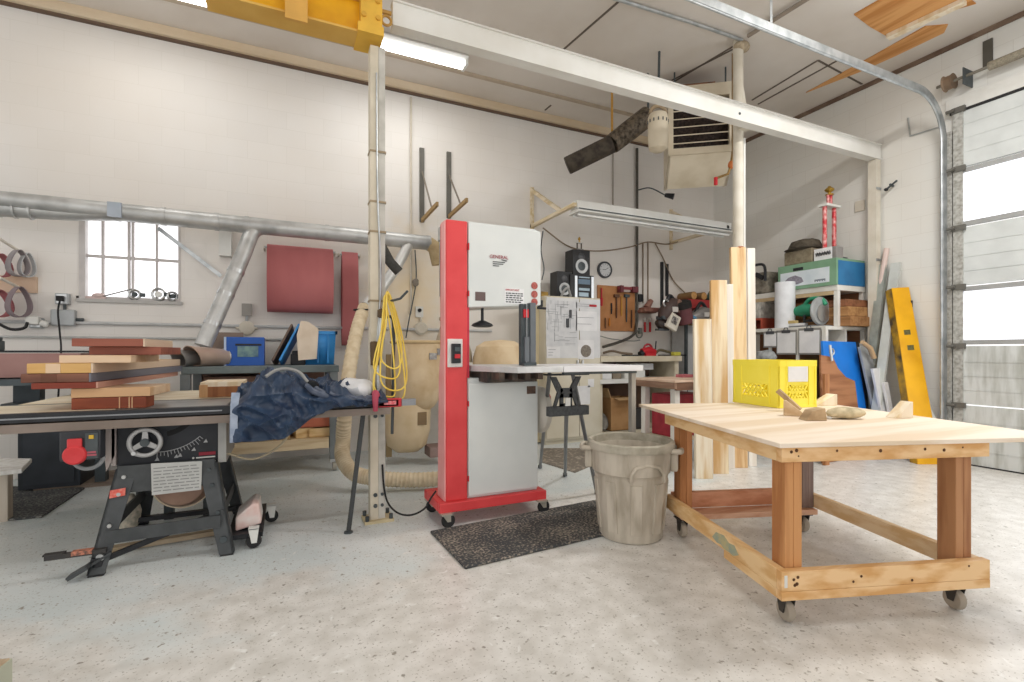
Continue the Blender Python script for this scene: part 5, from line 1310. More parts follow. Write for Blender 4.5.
for i, (x, y) in enumerate(((RX + .045, RX + .04), (FW - .135, RX + .04), (RX + .045, FL - .142), (FW - .135, FL - .142))):
    lm = [pinez, wood('dark_fir', 'B5835A', '966440', 'z'), wood('fir_post_b', 'C18556', 'A26A3C', 'z'), wood('grey_fir', '927C73', '7C6962', 'z')][i]
    l_ = part(MB(WT).bx(x, x + .042, y, y + .094, .172, TZ - .022), 'leg', lm, t, bev=.003)
    part(MB(WT).bx(x + .043, x + .085, y, y + .094, .172, TZ - .022), 'leg_lamination', lm, l_, bev=.003)
    cx, cy = x + .0275, y + .03
    cst = part(MB(WT).bx(cx - .04, cx + .04, cy - .045, cy + .045, .122, .131).prism([(cx - .026, cy - .035, .124), (cx - .026, cy + .035, .124), (cx - .026, cy + .014, .045), (cx - .026, cy - .014, .045)], (.004, 0, 0)).prism([(cx + .022, cy - .035, .124), (cx + .022, cy + .035, .124), (cx + .022, cy + .014, .045), (cx + .022, cy - .014, .045)], (.004, 0, 0)), 'caster', mat('black_caster', '45413D', .5, .3), t)
    part(MB(WT).lathe([(.012, -.018), (.044, -.018), (.051, -.009), (.051, .009), (.044, .018), (.012, .018)], (cx, cy, .0515), 20, 'x'), 'wheel', mat('dusty_wheel', 'A89D8E', .7), cst)
m = MB(WT)
for x, z in ((.085, .225), (.105, .235), (.09, .20), (.10, .205), (.075, .80), (.10, .806), (.11, .78), (.3, .80), (.52, .795), (.75, .797), (.85, .79), (.95, .80), (.38, .20), (.98, .24), (.42, .222), (.68, .19)):
    m.lathe([(.0, 0), (random.uniform(.004, .009), 0), (.004, .002)], (x, RX - .001 if z > .5 else RX - .0035, z), 8, 'y')
part(m, 'screw_knot', mat('dark_knot', '5A3A22', .8), t)
part(MB(WT).bx(RX + .012, RX + .026, RX - .0035, RX - .001, .19, .245), 'white_tape', white, t)

# milk crate
cr = mat('milk_crate_yellow', 'FFF05C', .5, 0, 'F8E748', 4)
K = WT.inverted() @ G(800, 409, TZ) if 0 else None
p = G(779, 408.5, TZ); e = G(733, 402, TZ); f2 = G(816, 404.6, TZ)
dirL = (e - p).normalized()
ang = math.atan2(dirL.y, dirL.x)
cw = (e - p).length; cl = cw
ch = .345
CM = Matrix.Translation(p) @ Matrix.Rotation(ang - pi / 2, 4, 'Z')      # local +y runs along the left face, +x along the right face
t = thing('milk_crate', 'yellow plastic milk crate standing on the wooden work table', 'crate', p, rz=ang - pi / 2)
pd = Vector((math.cos(ang - pi / 2), math.sin(ang - pi / 2), 0)); cl = cw; cw = .2
while cw < .6:
    q = p + pd * cw - EYE
    if 512 + F * (q.x * ct - q.y * st) / (q.x * st + q.y * ct) >= 816: break
    cw += .005
def crate_wall(a, b, n_):
    """one wall with a diamond lattice window and solid bands"""
    a, b = Vector(a), Vector(b); d = (b - a); L_ = d.length; d.normalize(); n_ = Vector(n_)
    mb = MB(CM)
    def slab(s0, s1, z0, z1, th=.006):
        q = [a + d * (L_ * s0), a + d * (L_ * s1)]
        mb.prism([(q[0].x, q[0].y, z0), (q[1].x, q[1].y, z0), (q[1].x, q[1].y, z1), (q[0].x, q[0].y, z1)], n_ * th)
    slab(0, 1, .002, .07); slab(0, 1, .165, ch); slab(0, .22, .07, .165); slab(.78, 1, .07, .165)
    for k in range(7):
        s = .24 + .52 * k / 6
        for sg in (-1, 1):
            s2 = s + sg * .16
            if .22 <= s2 <= .78:
                q0, q1 = a + d * (L_ * s), a + d * (L_ * s2)
                mb.beam((q0.x + n_.x * .003, q0.y + n_.y * .003, .07), (q1.x + n_.x * .003, q1.y + n_.y * .003, .165), .008, .011, (n_.x, n_.y, 0))
    for s in (.5,):
        q0, q1 = a + d * (L_ * .24), a + d * (L_ * .76)
        mb.beam((q0.x + n_.x * .003, q0.y + n_.y * .003, .118), (q1.x + n_.x * .003, q1.y + n_.y * .003, .118), .008, .011)
    o = -n_ * .004
    mb.prism([a + o + Vector((0, 0, ch - .045)), b + o + Vector((0, 0, ch - .045)), b + o + Vector((0, 0, ch)), a + o + Vector((0, 0, ch))], n_ * .012)
    mb.prism([a + o + Vector((0, 0, .002)), b + o + Vector((0, 0, .002)), b + o + Vector((0, 0, .02)), a + o + Vector((0, 0, .02))], n_ * .012)
    for s in (.03, .2, .8, .97):
        q = a + d * (L_ * s) + o * 1.2; mb.prism([(q.x - d.x * .006, q.y - d.y * .006, .002), (q.x + d.x * .006, q.y + d.y * .006, .002), (q.x + d.x * .006, q.y + d.y * .006, ch), (q.x - d.x * .006, q.y - d.y * .006, ch)], n_ * .012)
    return mb
part(crate_wall((0, 0, 0), (0, cl, 0), (1, 0, 0)), 'left_wall', cr, t)
part(crate_wall((0, 0, 0), (cw, 0, 0), (0, 1, 0)), 'right_wall', cr, t)
part(crate_wall((cw, 0, 0), (cw, cl, 0), (-1, 0, 0)), 'far_wall', cr, t)
part(crate_wall((0, cl, 0), (cw, cl, 0), (0, -1, 0)), 'back_wall', cr, t)
part(MB(CM).bx(.0, cw, .0, cl, .001, .008), 'crate_floor', cr, t)
part(MB(CM).bx(cw * .22, cw * .74, -.009, -.0055, .19, ch - .045), 'paper_label', paper, t)

# wood offcuts on the table
wo = wood('offcut_pine', 'DDC4A0', 'C2A27A', 'y', 6)
def wedge(u, v, L_, h, w, rz, label, matl=wo):
    p = G(u, v, TZ)
    K = Matrix.Translation(p) @ Matrix.Rotation(rz, 4, 'Z')
    return solo(MB(K).prism([(0, 0, .001), (L_, 0, .001), (L_, 0, h), (L_ * .88, 0, h)], (0, w, 0)), 'wood_wedge', matl, label, 'wedge', 'wood wedges and offcuts on the work table', bev=.002)
wedge(896, 418.5, .115, .10, .075, -TH + R(6), 'pale wood wedge at the right end of the work table before the yellow girder', pale)
wedge(817, 406, .17, .085, .085, -TH + R(8), 'pale wood wedge on the table right behind the yellow crate corner', pale)
wedge(808, 417, -.13, .095, .06, -TH + R(-25), 'brown wedge leaning in the middle of the offcut pile')
p = G(806, 421, TZ)
K = Matrix.Translation(p) @ Matrix.Rotation(-TH, 4, 'Z')
solo(MB(K).prism([(0, 0, .001), (.125, 0, .001), (.115, 0, .075), (.04, 0, .06)], (0, .08, 0)), 'wood_offcut', wood('grey_offcut', 'C2A784', '9F8462', 'y', 6), 'blocky offcut with a brown end at the front of the offcut pile', 'offcut', 'wood wedges and offcuts on the work table', bev=.003)
p = G(848, 420, TZ)
solo(MB(Matrix.Translation((p.x, p.y, TZ + .022)) @ Matrix.Rotation(-TH, 4, 'Z')).ell((.02, .05, .014), .12, .055, .036, 12, 8), 'bark_offcut', mat('bark_piece', 'D2C3A2', .85, 0, 'A99B7C', 20), 'rough bark-edged offcut lying right of the pile on the table', 'offcut', 'wood wedges and offcuts on the work table', wob=.008, wscale=20)
p = G(800, 412, TZ)
solo(MB().beam(p + Vector((0, 0, .012)), p + Vector((-.06, .12, .14)), .05, .03), 'wood_offcut', wood('brown_stick', 'B79A72', '957B58', 'z', 6), 'short brown stick standing up out of the offcut pile', 'offcut', 'wood wedges and offcuts on the work table', bev=.002)
p = G(829, 419, TZ)
solo(MB().ell((p.x, p.y, TZ + .01), .018, .015, .01, 10, 6), 'wood_chip', white, 'small white chip between the pile and the bark offcut', 'chip', wob=.004, wscale=30)
# ================================================================== tall cabinet and things on it
cy = 5.75
a, b = YP(545, 400, cy), YP(600, 400, cy)
zt = YP(572, 297, cy).z
cabm = mat('cream_cabinet', 'D9D2C0', .5, 0, 'CFC6B0', 3)
t = thing('tall_cabinet', 'tall cream cabinet covered in drawings beside the workbench', 'cabinet', ((a.x + b.x) / 2, cy + .3, 0))
part(MB().bx(a.x, b.x, cy, BW - .02, .06, zt).bx(a.x + .03, b.x - .03, cy + .04, BW - .05, 0, .06), 'body', cabm, t, bev=.004)
mx = a.x + (b.x - a.x) * .6
for x0, x1 in ((a.x + .01, mx - .004), (mx + .004, b.x - .01)):
    d_ = part(MB().bx(x0, x1, cy - .02, cy, .09, zt - .01), 'door', cabm, t, bev=.003)
    part(MB().bx(mx - .05 if x0 < mx - .1 else mx + .03, mx - .03 if x0 < mx - .1 else mx + .05, cy - .05, cy - .02, 1.0, 1.14), 'handle', chrome, d_)
part(MB().bx(a.x + .012, mx - .006, cy - .0202, cy - .02, YP(572, 358, cy).z, zt - .02).bx(mx + .006, b.x - .012, cy - .0202, cy - .02, YP(572, 358, cy).z, zt - .02), 'backing_paper', mat('pale_backing', 'DDDEDF', .8, 0, 'D2D3D5', 6), t)
zz0 = YP(572, 359, cy).z
def sheet(name, u0, u1, v0, v1, matl, label, lines=0, big=False, y=cy - .0205):
    p, q = YP(u0, v0, y), YP(u1, v1, y)
    z1, z0 = p.z, q.z
    t = thing(name, label, 'paper sheet', ((p.x + q.x) / 2, y, z0), 'papers taped to the tall cabinet')
    part(MB().bx(p.x, q.x, y - .0015, y, z0, z1), 'sheet', matl, t)
    m = MB(); n = 0
    rnd = random.Random(u0 * 7 + v0)
    for k in range(lines):
        if big:
            x = rnd.uniform(p.x, q.x - .1); z = rnd.uniform(z0 + .02, z1 - .05)
            if rnd.random() < .5: m.bx(x, min(q.x, x + rnd.uniform(.06, .2)), y - .003, y - .0015, z, z + .005)
            else: m.bx(x, x + .005, y - .003, y - .0015, z, min(z1, z + rnd.uniform(.05, .22)))
        else:
            z = z1 - (k + 1) * (z1 - z0) / (lines + 1); m.bx(p.x + .02, q.x - rnd.uniform(.03, .12), y - .003, y - .0015, z, z + .006)
    if lines: part(m, 'printed_lines', mat('drawing_ink', '9A9DA2', .8), t)
    return t
dp = mat('drawing_paper', 'D6D7D9', .8, 0, 'C8CACD', 14)
sheet('drawing_sheet', 546, 577, 300, 346, dp, 'large technical drawing sheet on the left door of the tall cabinet', 46, True)
sheet('drawing_sheet', 547, 560, 347, 358, paper, 'small white sheet under the large drawing on the tall cabinet', 3)
sheet('paper_notice', 576, 597, 311, 331, paper, 'white notice on the right door of the tall cabinet', 2)
t = sheet('header_sheet', 576, 597, 302, 309, dp, 'header strip with red printing over the white notice', 2)
q = YP(593, 306, cy - .024)
part(MB().bx(q.x - .06, q.x + .06, cy - .026, cy - .0225, q.z - .012, q.z + .018), 'red_print', redink, t)
t = sheet('fan_picture', 578, 594, 340, 359, paper, 'white sheet with a round dark saw blade picture', 0)
q = YP(586, 351, cy - .024)
part(MB().lathe([(.085, 0), (.085, -.003)], (q.x, cy - .0225, q.z), 24, 'y'), 'round_picture', mat('brown_grey_print', '8E867C', .7, 0, '6F665C', 40), t)
t = sheet('taped_note', 577, 590, 386, 404, paper, 'pale note taped low on the tall cabinet', 0)
t = sheet('small_note', 588, 594, 379, 387, paper, 'small tilted square note low on the tall cabinet', 0)
q = YP(568, 320, cy - .04)
solo(MB().bx(q.x - .02, q.x + .02, cy - .04, cy - .022, q.z - .1, q.z + .02).bx(q.x + .03, q.x + .06, cy - .04, cy - .022, q.z + .03, q.z + .14), 'magnet_clip', mat('dark_clip', '4A4C50', .5), 'dark magnet clips on the large drawing', 'clip')
x0 = YP(535, 340, 5.9).x; x1 = YP(544, 340, 5.9).x
solo(MB().bx(x0 - .02, x1 + .05, 5.92, 5.96, .02, YP(538, 299, 5.9).z), 'yellow_sheet', mat('pale_yellow_panel', 'E5D9B8', .6, 0, 'D9CBA3', 3), 'pale yellow panel standing at the left of the tall cabinet', 'panel')
ztc = zt
p = YP(538, 291, 5.8)
solo(MB().beam((p.x - .12, 5.85, ztc + .035), (p.x + .2, 5.95, ztc + .035), .09, .07, (0, 0, 1)), 'wood_block', wood('brass_wood', 'B08F4A', '8F7036', 'x'), 'brown block on the tall cabinet just right of the bandsaw', 'wood block')
# speakers, radio, trophy
spk = mat('speaker_black', '2B2B2D', .5, 0, '222224', 10)
def speaker(u0, u1, v1, z0, y, dep, label):
    a, b = YP(u0, v1, y), YP(u1, v1, y)
    z1 = a.z; cx = (a.x + b.x) / 2; h = z1 - z0
    t = thing('speaker', label, 'speaker', (cx, y, z0))
    part(MB().bx(a.x, b.x, y, y + dep, z0, z1), 'cabinet', spk, t, bev=.004)
    w_ = b.x - a.x
    part(MB().lathe([(w_ * .36, 0), (w_ * .36, -.01), (w_ * .28, -.012), (w_ * .2, .0)], (cx, y - .001, z0 + h * .36), 26, 'y', cap=False), 'woofer_ring', mat('pale_ring', 'BDBFC0', .4, .3), t)
    part(MB().lathe([(w_ * .24, 0), (w_ * .1, -.005), (.001, -.01)], (cx, y - .003, z0 + h * .36), 20, 'y'), 'woofer', dsteel, t)
    part(MB().lathe([(w_ * .2, 0), (w_ * .16, -.006), (.001, -.01)], (cx, y - .002, z0 + h * .74), 18, 'y'), 'tweeter', mat('dark_tweeter', '4C4D50', .4), t)
    return t
ys_ = 6.0
a, b = YP(574, 296, 5.95), YP(594, 296, 5.95)
zr = YP(584, 275, 5.95).z
t = thing('stereo', 'black stereo with silver columns under the tall speaker', 'stereo', ((a.x + b.x) / 2, 5.95, ztc))
part(MB().bx(a.x - .06, b.x, 5.95, 6.25, ztc, zr), 'body', spk, t, bev=.005)
w_ = b.x - a.x; hh = zr - ztc
m = MB()
m.bx(a.x + .01, a.x + .05, 5.94, 5.95, ztc + .02, zr - .02).bx(b.x - .05, b.x - .01, 5.94, 5.95, ztc + .02, zr - .02)
part(m, 'silver_column', chrome, t)
part(MB().bx(a.x + .07, b.x - .07, 5.942, 5.95, ztc + hh * .62, ztc + hh * .82), 'display', mat('blue_grey_display', '5D7488', .3), t)
part(MB().bx(a.x + .08, b.x - .08, 5.942, 5.95, ztc + hh * .36, ztc + hh * .46).bx(a.x + .08, b.x - .1, 5.942, 5.95, ztc + hh * .12, ztc + hh * .28).bx(a.x + .08, b.x - .08, 5.942, 5.95, ztc + hh * .88, ztc + hh * .92), 'deck_door', mat('pale_blue_deck', 'AFC4D2', .4), t)
speaker(573, 590, 249, zr, 6.0, .22, 'tall black speaker with a pale ring on top of the stereo')
speaker(557, 572, 271, ztc, 5.98, .2, 'dark speaker at the left end of the cabinet top')
p = YP(568, 291, 5.85)
solo(MB().tube(smoothpath([(p.x - .1, 5.86, ztc + .02), (p.x - .06, 5.85, ztc + .1), (p.x, 5.85, ztc + .13), (p.x + .05, 5.86, ztc + .02)]), .018, 8), 'headphones', mat('grey_band', '9A9A99', .5), 'grey looped band in front of the left speaker on the cabinet', 'headphones')
zs_ = YP(580, 249, 6.0).z
def trophy(x, y, z0, s, h, colm, label, ncol=2, tier=False):
    t = thing('trophy', label, 'trophy', (x, y, z0))
    part(MB().bx(x - .10 * s, x + .10 * s, y - .05 * s, y + .05 * s, z0, z0 + .04 * s), 'base', mat('trophy_marble', '8C8682', .4, 0, '6E6965', 12), t)
    zc0 = z0 + .04 * s; hc = h * (.66 if tier else .42)
    for k in range(ncol):
        xx = x - .065 * s + .13 * s * k / max(1, ncol - 1)
        part(MB().cyl((xx, y, zc0), (xx, y, zc0 + hc), .018 * s, n=12), 'column', colm, t)
    part(MB().bx(x - .10 * s, x + .10 * s, y - .04 * s, y + .04 * s, zc0 + hc, zc0 + hc + .02 * s), 'tier_plate', white, t)
    zz = zc0 + hc + .02 * s
    if tier:
        for dx in (-.02, .02): part(MB().cyl((x + dx * s, y, zz), (x + dx * s, y, zz + .13 * h), .013 * s, n=10), 'column', colm, t)
        part(MB().cyl((x, y, zc0), (x, y, zc0 + .12 * h), .016 * s, n=12).cyl((x + .03 * s, y, zc0), (x + .03 * s, y, zc0 + .1 * h), .012 * s, n=12), 'short_column', colm, t)
        zz += .13 * h
    ht = z0 + h - zz
    part(MB().lathe([(.03 * s, 0), (.034 * s, ht * .12), (.012 * s, ht * .2), (.012 * s, ht * .3), (.03 * s, ht * .45), (.04 * s, ht * .62), (.03 * s, ht * .78), (.018 * s, ht * .86), (.012 * s, ht)], (x, y, zz), 14), 'cup', gold, t)
    return t
p = YP(580, 249, 6.08)
trophy(p.x, 6.1, zs_, .55, YP(580, 235, 6.0).z - zs_, mat('black_gold_column', '4B4232', .4, .4), 'small gold trophy standing on top of the tall speaker')

# clock
p = YP(604, 270, BW)
t = thing('wall_clock', 'round black-rimmed clock on the back wall beside the speaker', 'clock', (p.x, BW, p.z))
rc = .128
part(MB().lathe([(rc * .8, 0), (rc * .8, -.03), (rc * .86, -.045), (rc, -.04), (rc * 1.03, -.02), (rc * 1.03, 0)], (p.x, BW, p.z), 36, 'y'), 'rim', mat('dark_clock_rim', '43464C', .4), t)
part(MB().lathe([(rc * .8, -.030), (rc * .8, -.034)], (p.x, BW, p.z), 32, 'y'), 'face', mat('clock_face', 'DDDEE0', .5), t)
m = MB()
for k in range(12):
    q = 2 * pi * k / 12; m.rb((p.x + rc * .68 * math.sin(q), BW - .0355, p.z + rc * .68 * math.cos(q)), (.006, .002, .018), Matrix.Rotation(q, 3, 'Y'))
part(m, 'hour_marks', dsteel, t)
part(MB().beam((p.x, BW - .038, p.z), (p.x + .055, BW - .038, p.z + .03), .006, .004, (0, 1, 0)).beam((p.x, BW - .038, p.z), (p.x - .05, BW - .038, p.z + .0), .006, .004, (0, 1, 0)), 'hands', dsteel, t)

# tool board with hand tools
a, b = YP(598, 332, BW - .03), YP(635, 332, BW - .03)
z0, z1 = YP(610, 331, BW).z, YP(610, 286, BW).z
solo(MB().bx(a.x, b.x, BW - .03, BW, z0, z1), 'tool_board', mat('brown_pegboard', 'BC8455', .7, 0, 'A56F43', 5), 'brown wooden tool board on the back wall under the clock', 'tool board', bev=.003)
def tool(u, v0, v1, head, matl, label, w_=.03, cat='tool'):
    p, q = YP(u, v0, BW - .06), YP(u, v1, BW - .06)
    m = MB().tube([Vector((p.x, BW - .05, p.z)), Vector((p.x, BW - .05, q.z + (p.z - q.z) * .4))], .012, 8)
    m.tube([Vector((p.x, BW - .05, q.z + (p.z - q.z) * .45)), Vector((p.x, BW - .05, q.z))], [w_ * .5, w_ * .35], 10)
    if head: m.bx(p.x - w_ * 1.6, p.x + w_ * 1.6, BW - .07, BW - .035, p.z - .02, p.z + .025)
    return solo(m, 'hand_tool', matl, label, cat, 'hand tools on the tool board')
tool(602, 288, 306, False, redp, 'red-handled tool at the left end of the tool board', .05)
tool(612, 303, 314, False, black, 'short black tool in the middle of the tool board')
tool(617, 296, 318, True, mat('brown_handle', '6B4A35', .6), 'brown mallet hanging in the middle of the tool board')
tool(622, 296, 316, False, mat('amber_handle', 'C8923A', .4), 'amber-handled chisel right of the mallet on the tool board')
tool(627, 296, 322, True, dsteel, 'dark square hanging near the right edge of the tool board')
tool(632, 310, 328, False, mat('umber_handle', '5A3F2C', .6), 'dark chisel at the lower right corner of the tool board')
tool(610, 318, 326, False, mat('orange_handle', 'D9872F', .5), 'small orange-handled tool low on the tool board')
tool(606, 318, 328, False, mat('walnut_handle', '7C5637', .6), 'small walnut-handled tool low at the left of the tool board')
p = YP(627, 289, BW - .08)
t = thing('red_clamp', 'red bar clamp lying along the top of the tool board', 'clamp', p)
part(MB().bx(p.x - .17, p.x + .19, BW - .11, BW - .05, p.z - .015, p.z + .03), 'bar', mat('maroon_bar', '8E3A40', .5), t)
part(MB().bx(p.x - .16, p.x - .1, BW - .13, BW - .04, p.z - .06, p.z + .045).bx(p.x + .08, p.x + .19, BW - .13, BW - .04, p.z - .05, p.z + .04), 'jaw', mat('wine_jaw', '6F343A', .5), t)
part(MB().bx(p.x - .08, p.x + .05, BW - .10, BW - .06, p.z - .05, p.z - .015), 'grip', mat('pale_grip', 'C9B8B0', .5), t)
# dark pipe down the wall that bends out
pz = mat('dark_pipe', '5C5953', .5, .3, '4C4943', 8)
x637 = YP(637, 250, BW - .04).x
solo(MB().tube([Vector((x637, BW - .04, CE - .2))] + [Vector((x637, BW - .04, YP(637, 318, BW).z))] + smoothpath([YP(637, 322, BW - .05), YP(634, 334, BW - .1), YP(622, 341, BW - .2), YP(603, 347, BW - .3)], 5), .022, 10), 'dark_pipe', pz, 'dark pipe running down the back wall and bending left over the workbench', 'pipe')
solo(MB().tube([YP(608, 158, BW - .02), YP(612, 284, BW - .02)][0:1] + [Vector((YP(613, 240, BW - .02).x, BW - .02, YP(613, 283, BW).z))], .008, 6) if 0 else MB().tube([Vector((YP(613, 200, BW - .02).x, BW - .02, YP(613, 207, BW).z)), Vector((YP(613, 200, BW - .02).x, BW - .02, CE - .2))], .010, 6), 'wall_conduit', mat('grey_beige_conduit', 'A9A096', .6), 'thin grey conduit on the upper back wall above the clock', 'conduit')
p = YP(640, 298, BW - .05)
solo(MB().bx(p.x - .05, p.x + .04, BW - .09, BW - .01, p.z - .06, p.z + .06), 'switch_box', black, 'small black switch box beside the dark wall pipe', 'switch box', bev=.008)
# lamp on arm
a, b = YP(638, 190, BW - .05), YP(665, 195, BW - .35)
t = thing('wall_lamp', 'small dark lamp on a thin arm on the back wall under the heater', 'lamp', a)
part(MB().tube(smoothpath([a, YP(650, 188, BW - .18), b]), .010, 8), 'arm', dsteel, t)
part(MB().tube([b, b + (b - a).normalized() * .14], [.03, .05], 12), 'head', black, t)
# cables swagged along the wall
cord = mat('brown_cord', '8E7B66', .7)
solo(MB().tube(smoothpath([YP(543, 228, BW - .2), YP(570, 247, BW - .05), YP(600, 251, BW - .05), YP(630, 247, BW - .05), YP(648, 242, BW - .05), YP(670, 244, BW - .1), YP(700, 233, BW - .5)]), .010, 6), 'swagged_cable', cord, 'brown cord swagged along the back wall below the hanging light', 'cord')
solo(MB().tube(smoothpath([YP(655, 243, BW - .03), YP(663, 258, BW - .03), YP(673, 280, BW - .03), YP(688, 296, BW - .05)]), .010, 6), 'swagged_cable', cord, 'grey-brown cord running down from the swag to the logs at right', 'cord')
for u, l in ((643, 'left thin brown cord hanging straight down right of the dark pipe'), (648, 'right thin brown cord hanging straight down right of the dark pipe')):
    solo(MB().tube([YP(u, 243, BW - .02), Vector((YP(u, 300, BW - .02).x, BW - .02, YP(u, 303, BW).z))], .010, 6), 'hanging_cable', cord, l, 'cord')
solo(MB().tube(smoothpath([YP(543, 231, 5.1), YP(541, 250, 5.2), YP(544, 268, 5.2), YP(542, 280, 5.2)]), .007, 6), 'hanging_cable', dsteel, 'thin cord hanging down at the right side of the bandsaw housing', 'cord')
for u, v0, v1, l in ((662, 262, 306, 'left tall black shelf standard behind the power tools'), (667, 264, 296, 'right short black shelf standard behind the power tools')):
    a = YP(u, v0, BW - .02); b = YP(u, v1, BW - .02)
    solo(MB().bx(a.x - .022, a.x + .022, BW - .035, BW, b.z, a.z), 'shelf_standard', black, l, 'bracket')

# ================================================================== workbench on the back wall
wy = 5.72
x0, x1 = b_x0, b_x1 = YP(601, 360, wy).x, YP(687, 360, wy).x
zt = YP(650, 356, wy).z; zt = 1.195
t = thing('back_workbench', 'pale workbench with open shelves along the back wall right of the cabinet', 'workbench', ((x0 + x1) / 2, 6.0, 0))
pb = mat('pale_bench_board', 'D5CCB8', .65, 0, 'C2B69C', 5)
part(MB().bx(x0, x1 - .1, wy, BW, 1.11, 1.19), 'top', pb, t)
part(MB().bx(x0, x1 - .1, wy + .02, BW, .80, .86), 'shelf', white, t)
part(MB().bx(x0 + .02, x0 + .06, wy + .05, BW, 0, 1.11).bx(x1 - .2, x1 - .12, wy + .05, BW, 0, 1.11), 'side_panel', pb, t)
part(MB().bx(x0 + .06, x1 - .2, BW - .06, BW - .03, 0, 1.1), 'back_panel', mat('brown_bench_back', '6E5647', .8), t)
part(MB().bx(x0, x1 - .1, wy + .1, BW, .04, .1), 'bottom_shelf', pb, t)
p = YP(604, 380, 5.8)
solo(MB().bx(x0 + .08, x0 + .28, 5.85, 6.2, .86, 1.06), 'white_box', paper, 'white box on the shelf at the left end of the wall workbench', 'box', bev=.006)
solo(MB().bx(x0 + .30, x0 + .45, 5.85, 6.1, .86, 1.05), 'brown_box', mat('grey_brown_box', '8F8372', .8), 'grey-brown box between white boxes on the workbench shelf', 'box', bev=.006)
solo(MB().bx(x0 + .47, x0 + .85, 5.8, 6.2, .86, .98), 'white_tray', white, 'low white tray on the workbench shelf', 'tray', bev=.01)
solo(MB().bx(x0 + .6, x0 + 1.05, 5.85, 6.2, .982, 1.08), 'white_case', mat('pale_grey_case', 'D9DADC', .5), 'pale grey case lying on the white tray', 'case', bev=.012)
a = YP(612, 430, 5.85)
t = thing('open_carton', 'open brown carton under the wall workbench', 'carton', (a.x + .3, 6.0, .1))
cx0, cx1 = YP(611, 420, 5.85).x, YP(633, 420, 5.85).x
m = MB()
m.bx(cx0, cx1, 5.85, 5.86, .1, .58).bx(cx0, cx1, 6.15, 6.16, .1, .58).bx(cx0, cx0 + .01, 5.86, 6.15, .1, .58).bx(cx1 - .01, cx1, 5.86, 6.15, .1, .58).bx(cx0, cx1, 5.85, 6.16, .1, .11)
part(m, 'box', gold_cloth, t)
part(MB().beam((cx0, 6.0, .58), (cx0 - .05, 6.0, .72), .3, .008, (1, 0, 0)).beam(((cx0 + cx1) / 2, 5.85, .58), ((cx0 + cx1) / 2, 5.72, .56), .3, .008), 'flap', mat('pale_card_flap', 'CDA97C', .85), t)
solo(MB().ell((cx0 - .15, 5.95, .24), .14, .15, .14, 14, 9), 'grey_rag', mat('grey_rag', '8D8880', .9, 0, '5E5A54', 8), 'grey rag heap left of the open brown carton', 'rags', wob=.05, wscale=7)
solo(MB().rb((cx1 + .15, 6.0, .25), (.22, .3, .3)), 'dark_case', mat('dark_case', '3C3A3A', .6), 'dark case right of the open brown carton', 'case', bev=.01)
# on the bench top
p = YP(648, 352, 6.0)
t = thing('red_grinder', 'small red tool on the back workbench top', 'power tool', (p.x, 6.0, 1.19))
part(MB().tube([(p.x - .12, 6.0, 1.255), (p.x + .02, 6.0, 1.275), (p.x + .13, 6.0, 1.25)], [.05, .06, .045], 14).rb((p.x, 6.0, 1.215), (.2, .14, .05)), 'body', redp, t)
part(MB().tube(arc((p.x, 6.0, 1.29), .08, 10, 170, 8, (1, 0, 0), (0, 0, 1)), .016, 8), 'handle', mat('dark_red_handle', 'A8303A', .5), t)
part(MB().cyl((p.x + .13, 6.0, 1.19), (p.x + .16, 6.0, 1.42), .010, n=8).cyl((p.x - .15, 6.0, 1.21), (p.x - .10, 6.0, 1.24), .05), 'rod', black, t)
solo(MB().bx(p.x + .2, p.x + .75, 5.95, 6.0, 1.19, 1.21).bx(p.x - .5, p.x - .2, 5.95, 6.0, 1.19, 1.21), 'steel_bar', black, 'dark flat bar lying on the back workbench top behind the red tool', 'bar')
solo(MB().rb((p.x + .42, 5.85, 1.222), (.14, .08, .06)), 'tape_roll', mat('yellow_green_plastic', 'C5BE4E', .5), 'small yellow-green piece on the back workbench top', 'piece', bev=.012)
solo(MB().tube(smoothpath([(p.x + .22, 6.1, 1.22), (p.x + .32, 6.1, 1.28), (p.x + .5, 6.1, 1.25), (p.x + .62, 6.1, 1.215)]), .022, 8), 'hose_scrap', mat('olive_hose', '6F664E', .7), 'olive hose piece lying behind the yellow-green piece', 'hose')
solo(MB().tube(smoothpath([YP(603, 353, 6.0), YP(612, 351, 5.95), YP(622, 353, 5.95), YP(632, 354, 5.95)]), .018, 8), 'coiled_cable', mat('brown_cable', '77695A', .7), 'brown cable lying along the left half of the back workbench', 'cable')
solo(MB().tube(smoothpath([YP(600, 336, BW - .1), YP(612, 339, BW - .15), YP(632, 341, BW - .1), YP(640, 340, BW - .12)]), .009, 6), 'thin_hose', mat('grey_thin_hose', '8F9390', .5), 'thin grey hose looping on the wall under the tool board', 'hose')
p = YP(640, 334, BW - .1)
solo(MB().torus((p.x, BW - .08, p.z), .06, .012, 'y', 18, 6).rb((p.x + .02, BW - .08, p.z + .05), (.05, .04, .1)), 'hose_reel', mat('grey_green_fitting', '7C8078', .5), 'grey hose fitting hanging at the bend of the dark pipe', 'fitting')
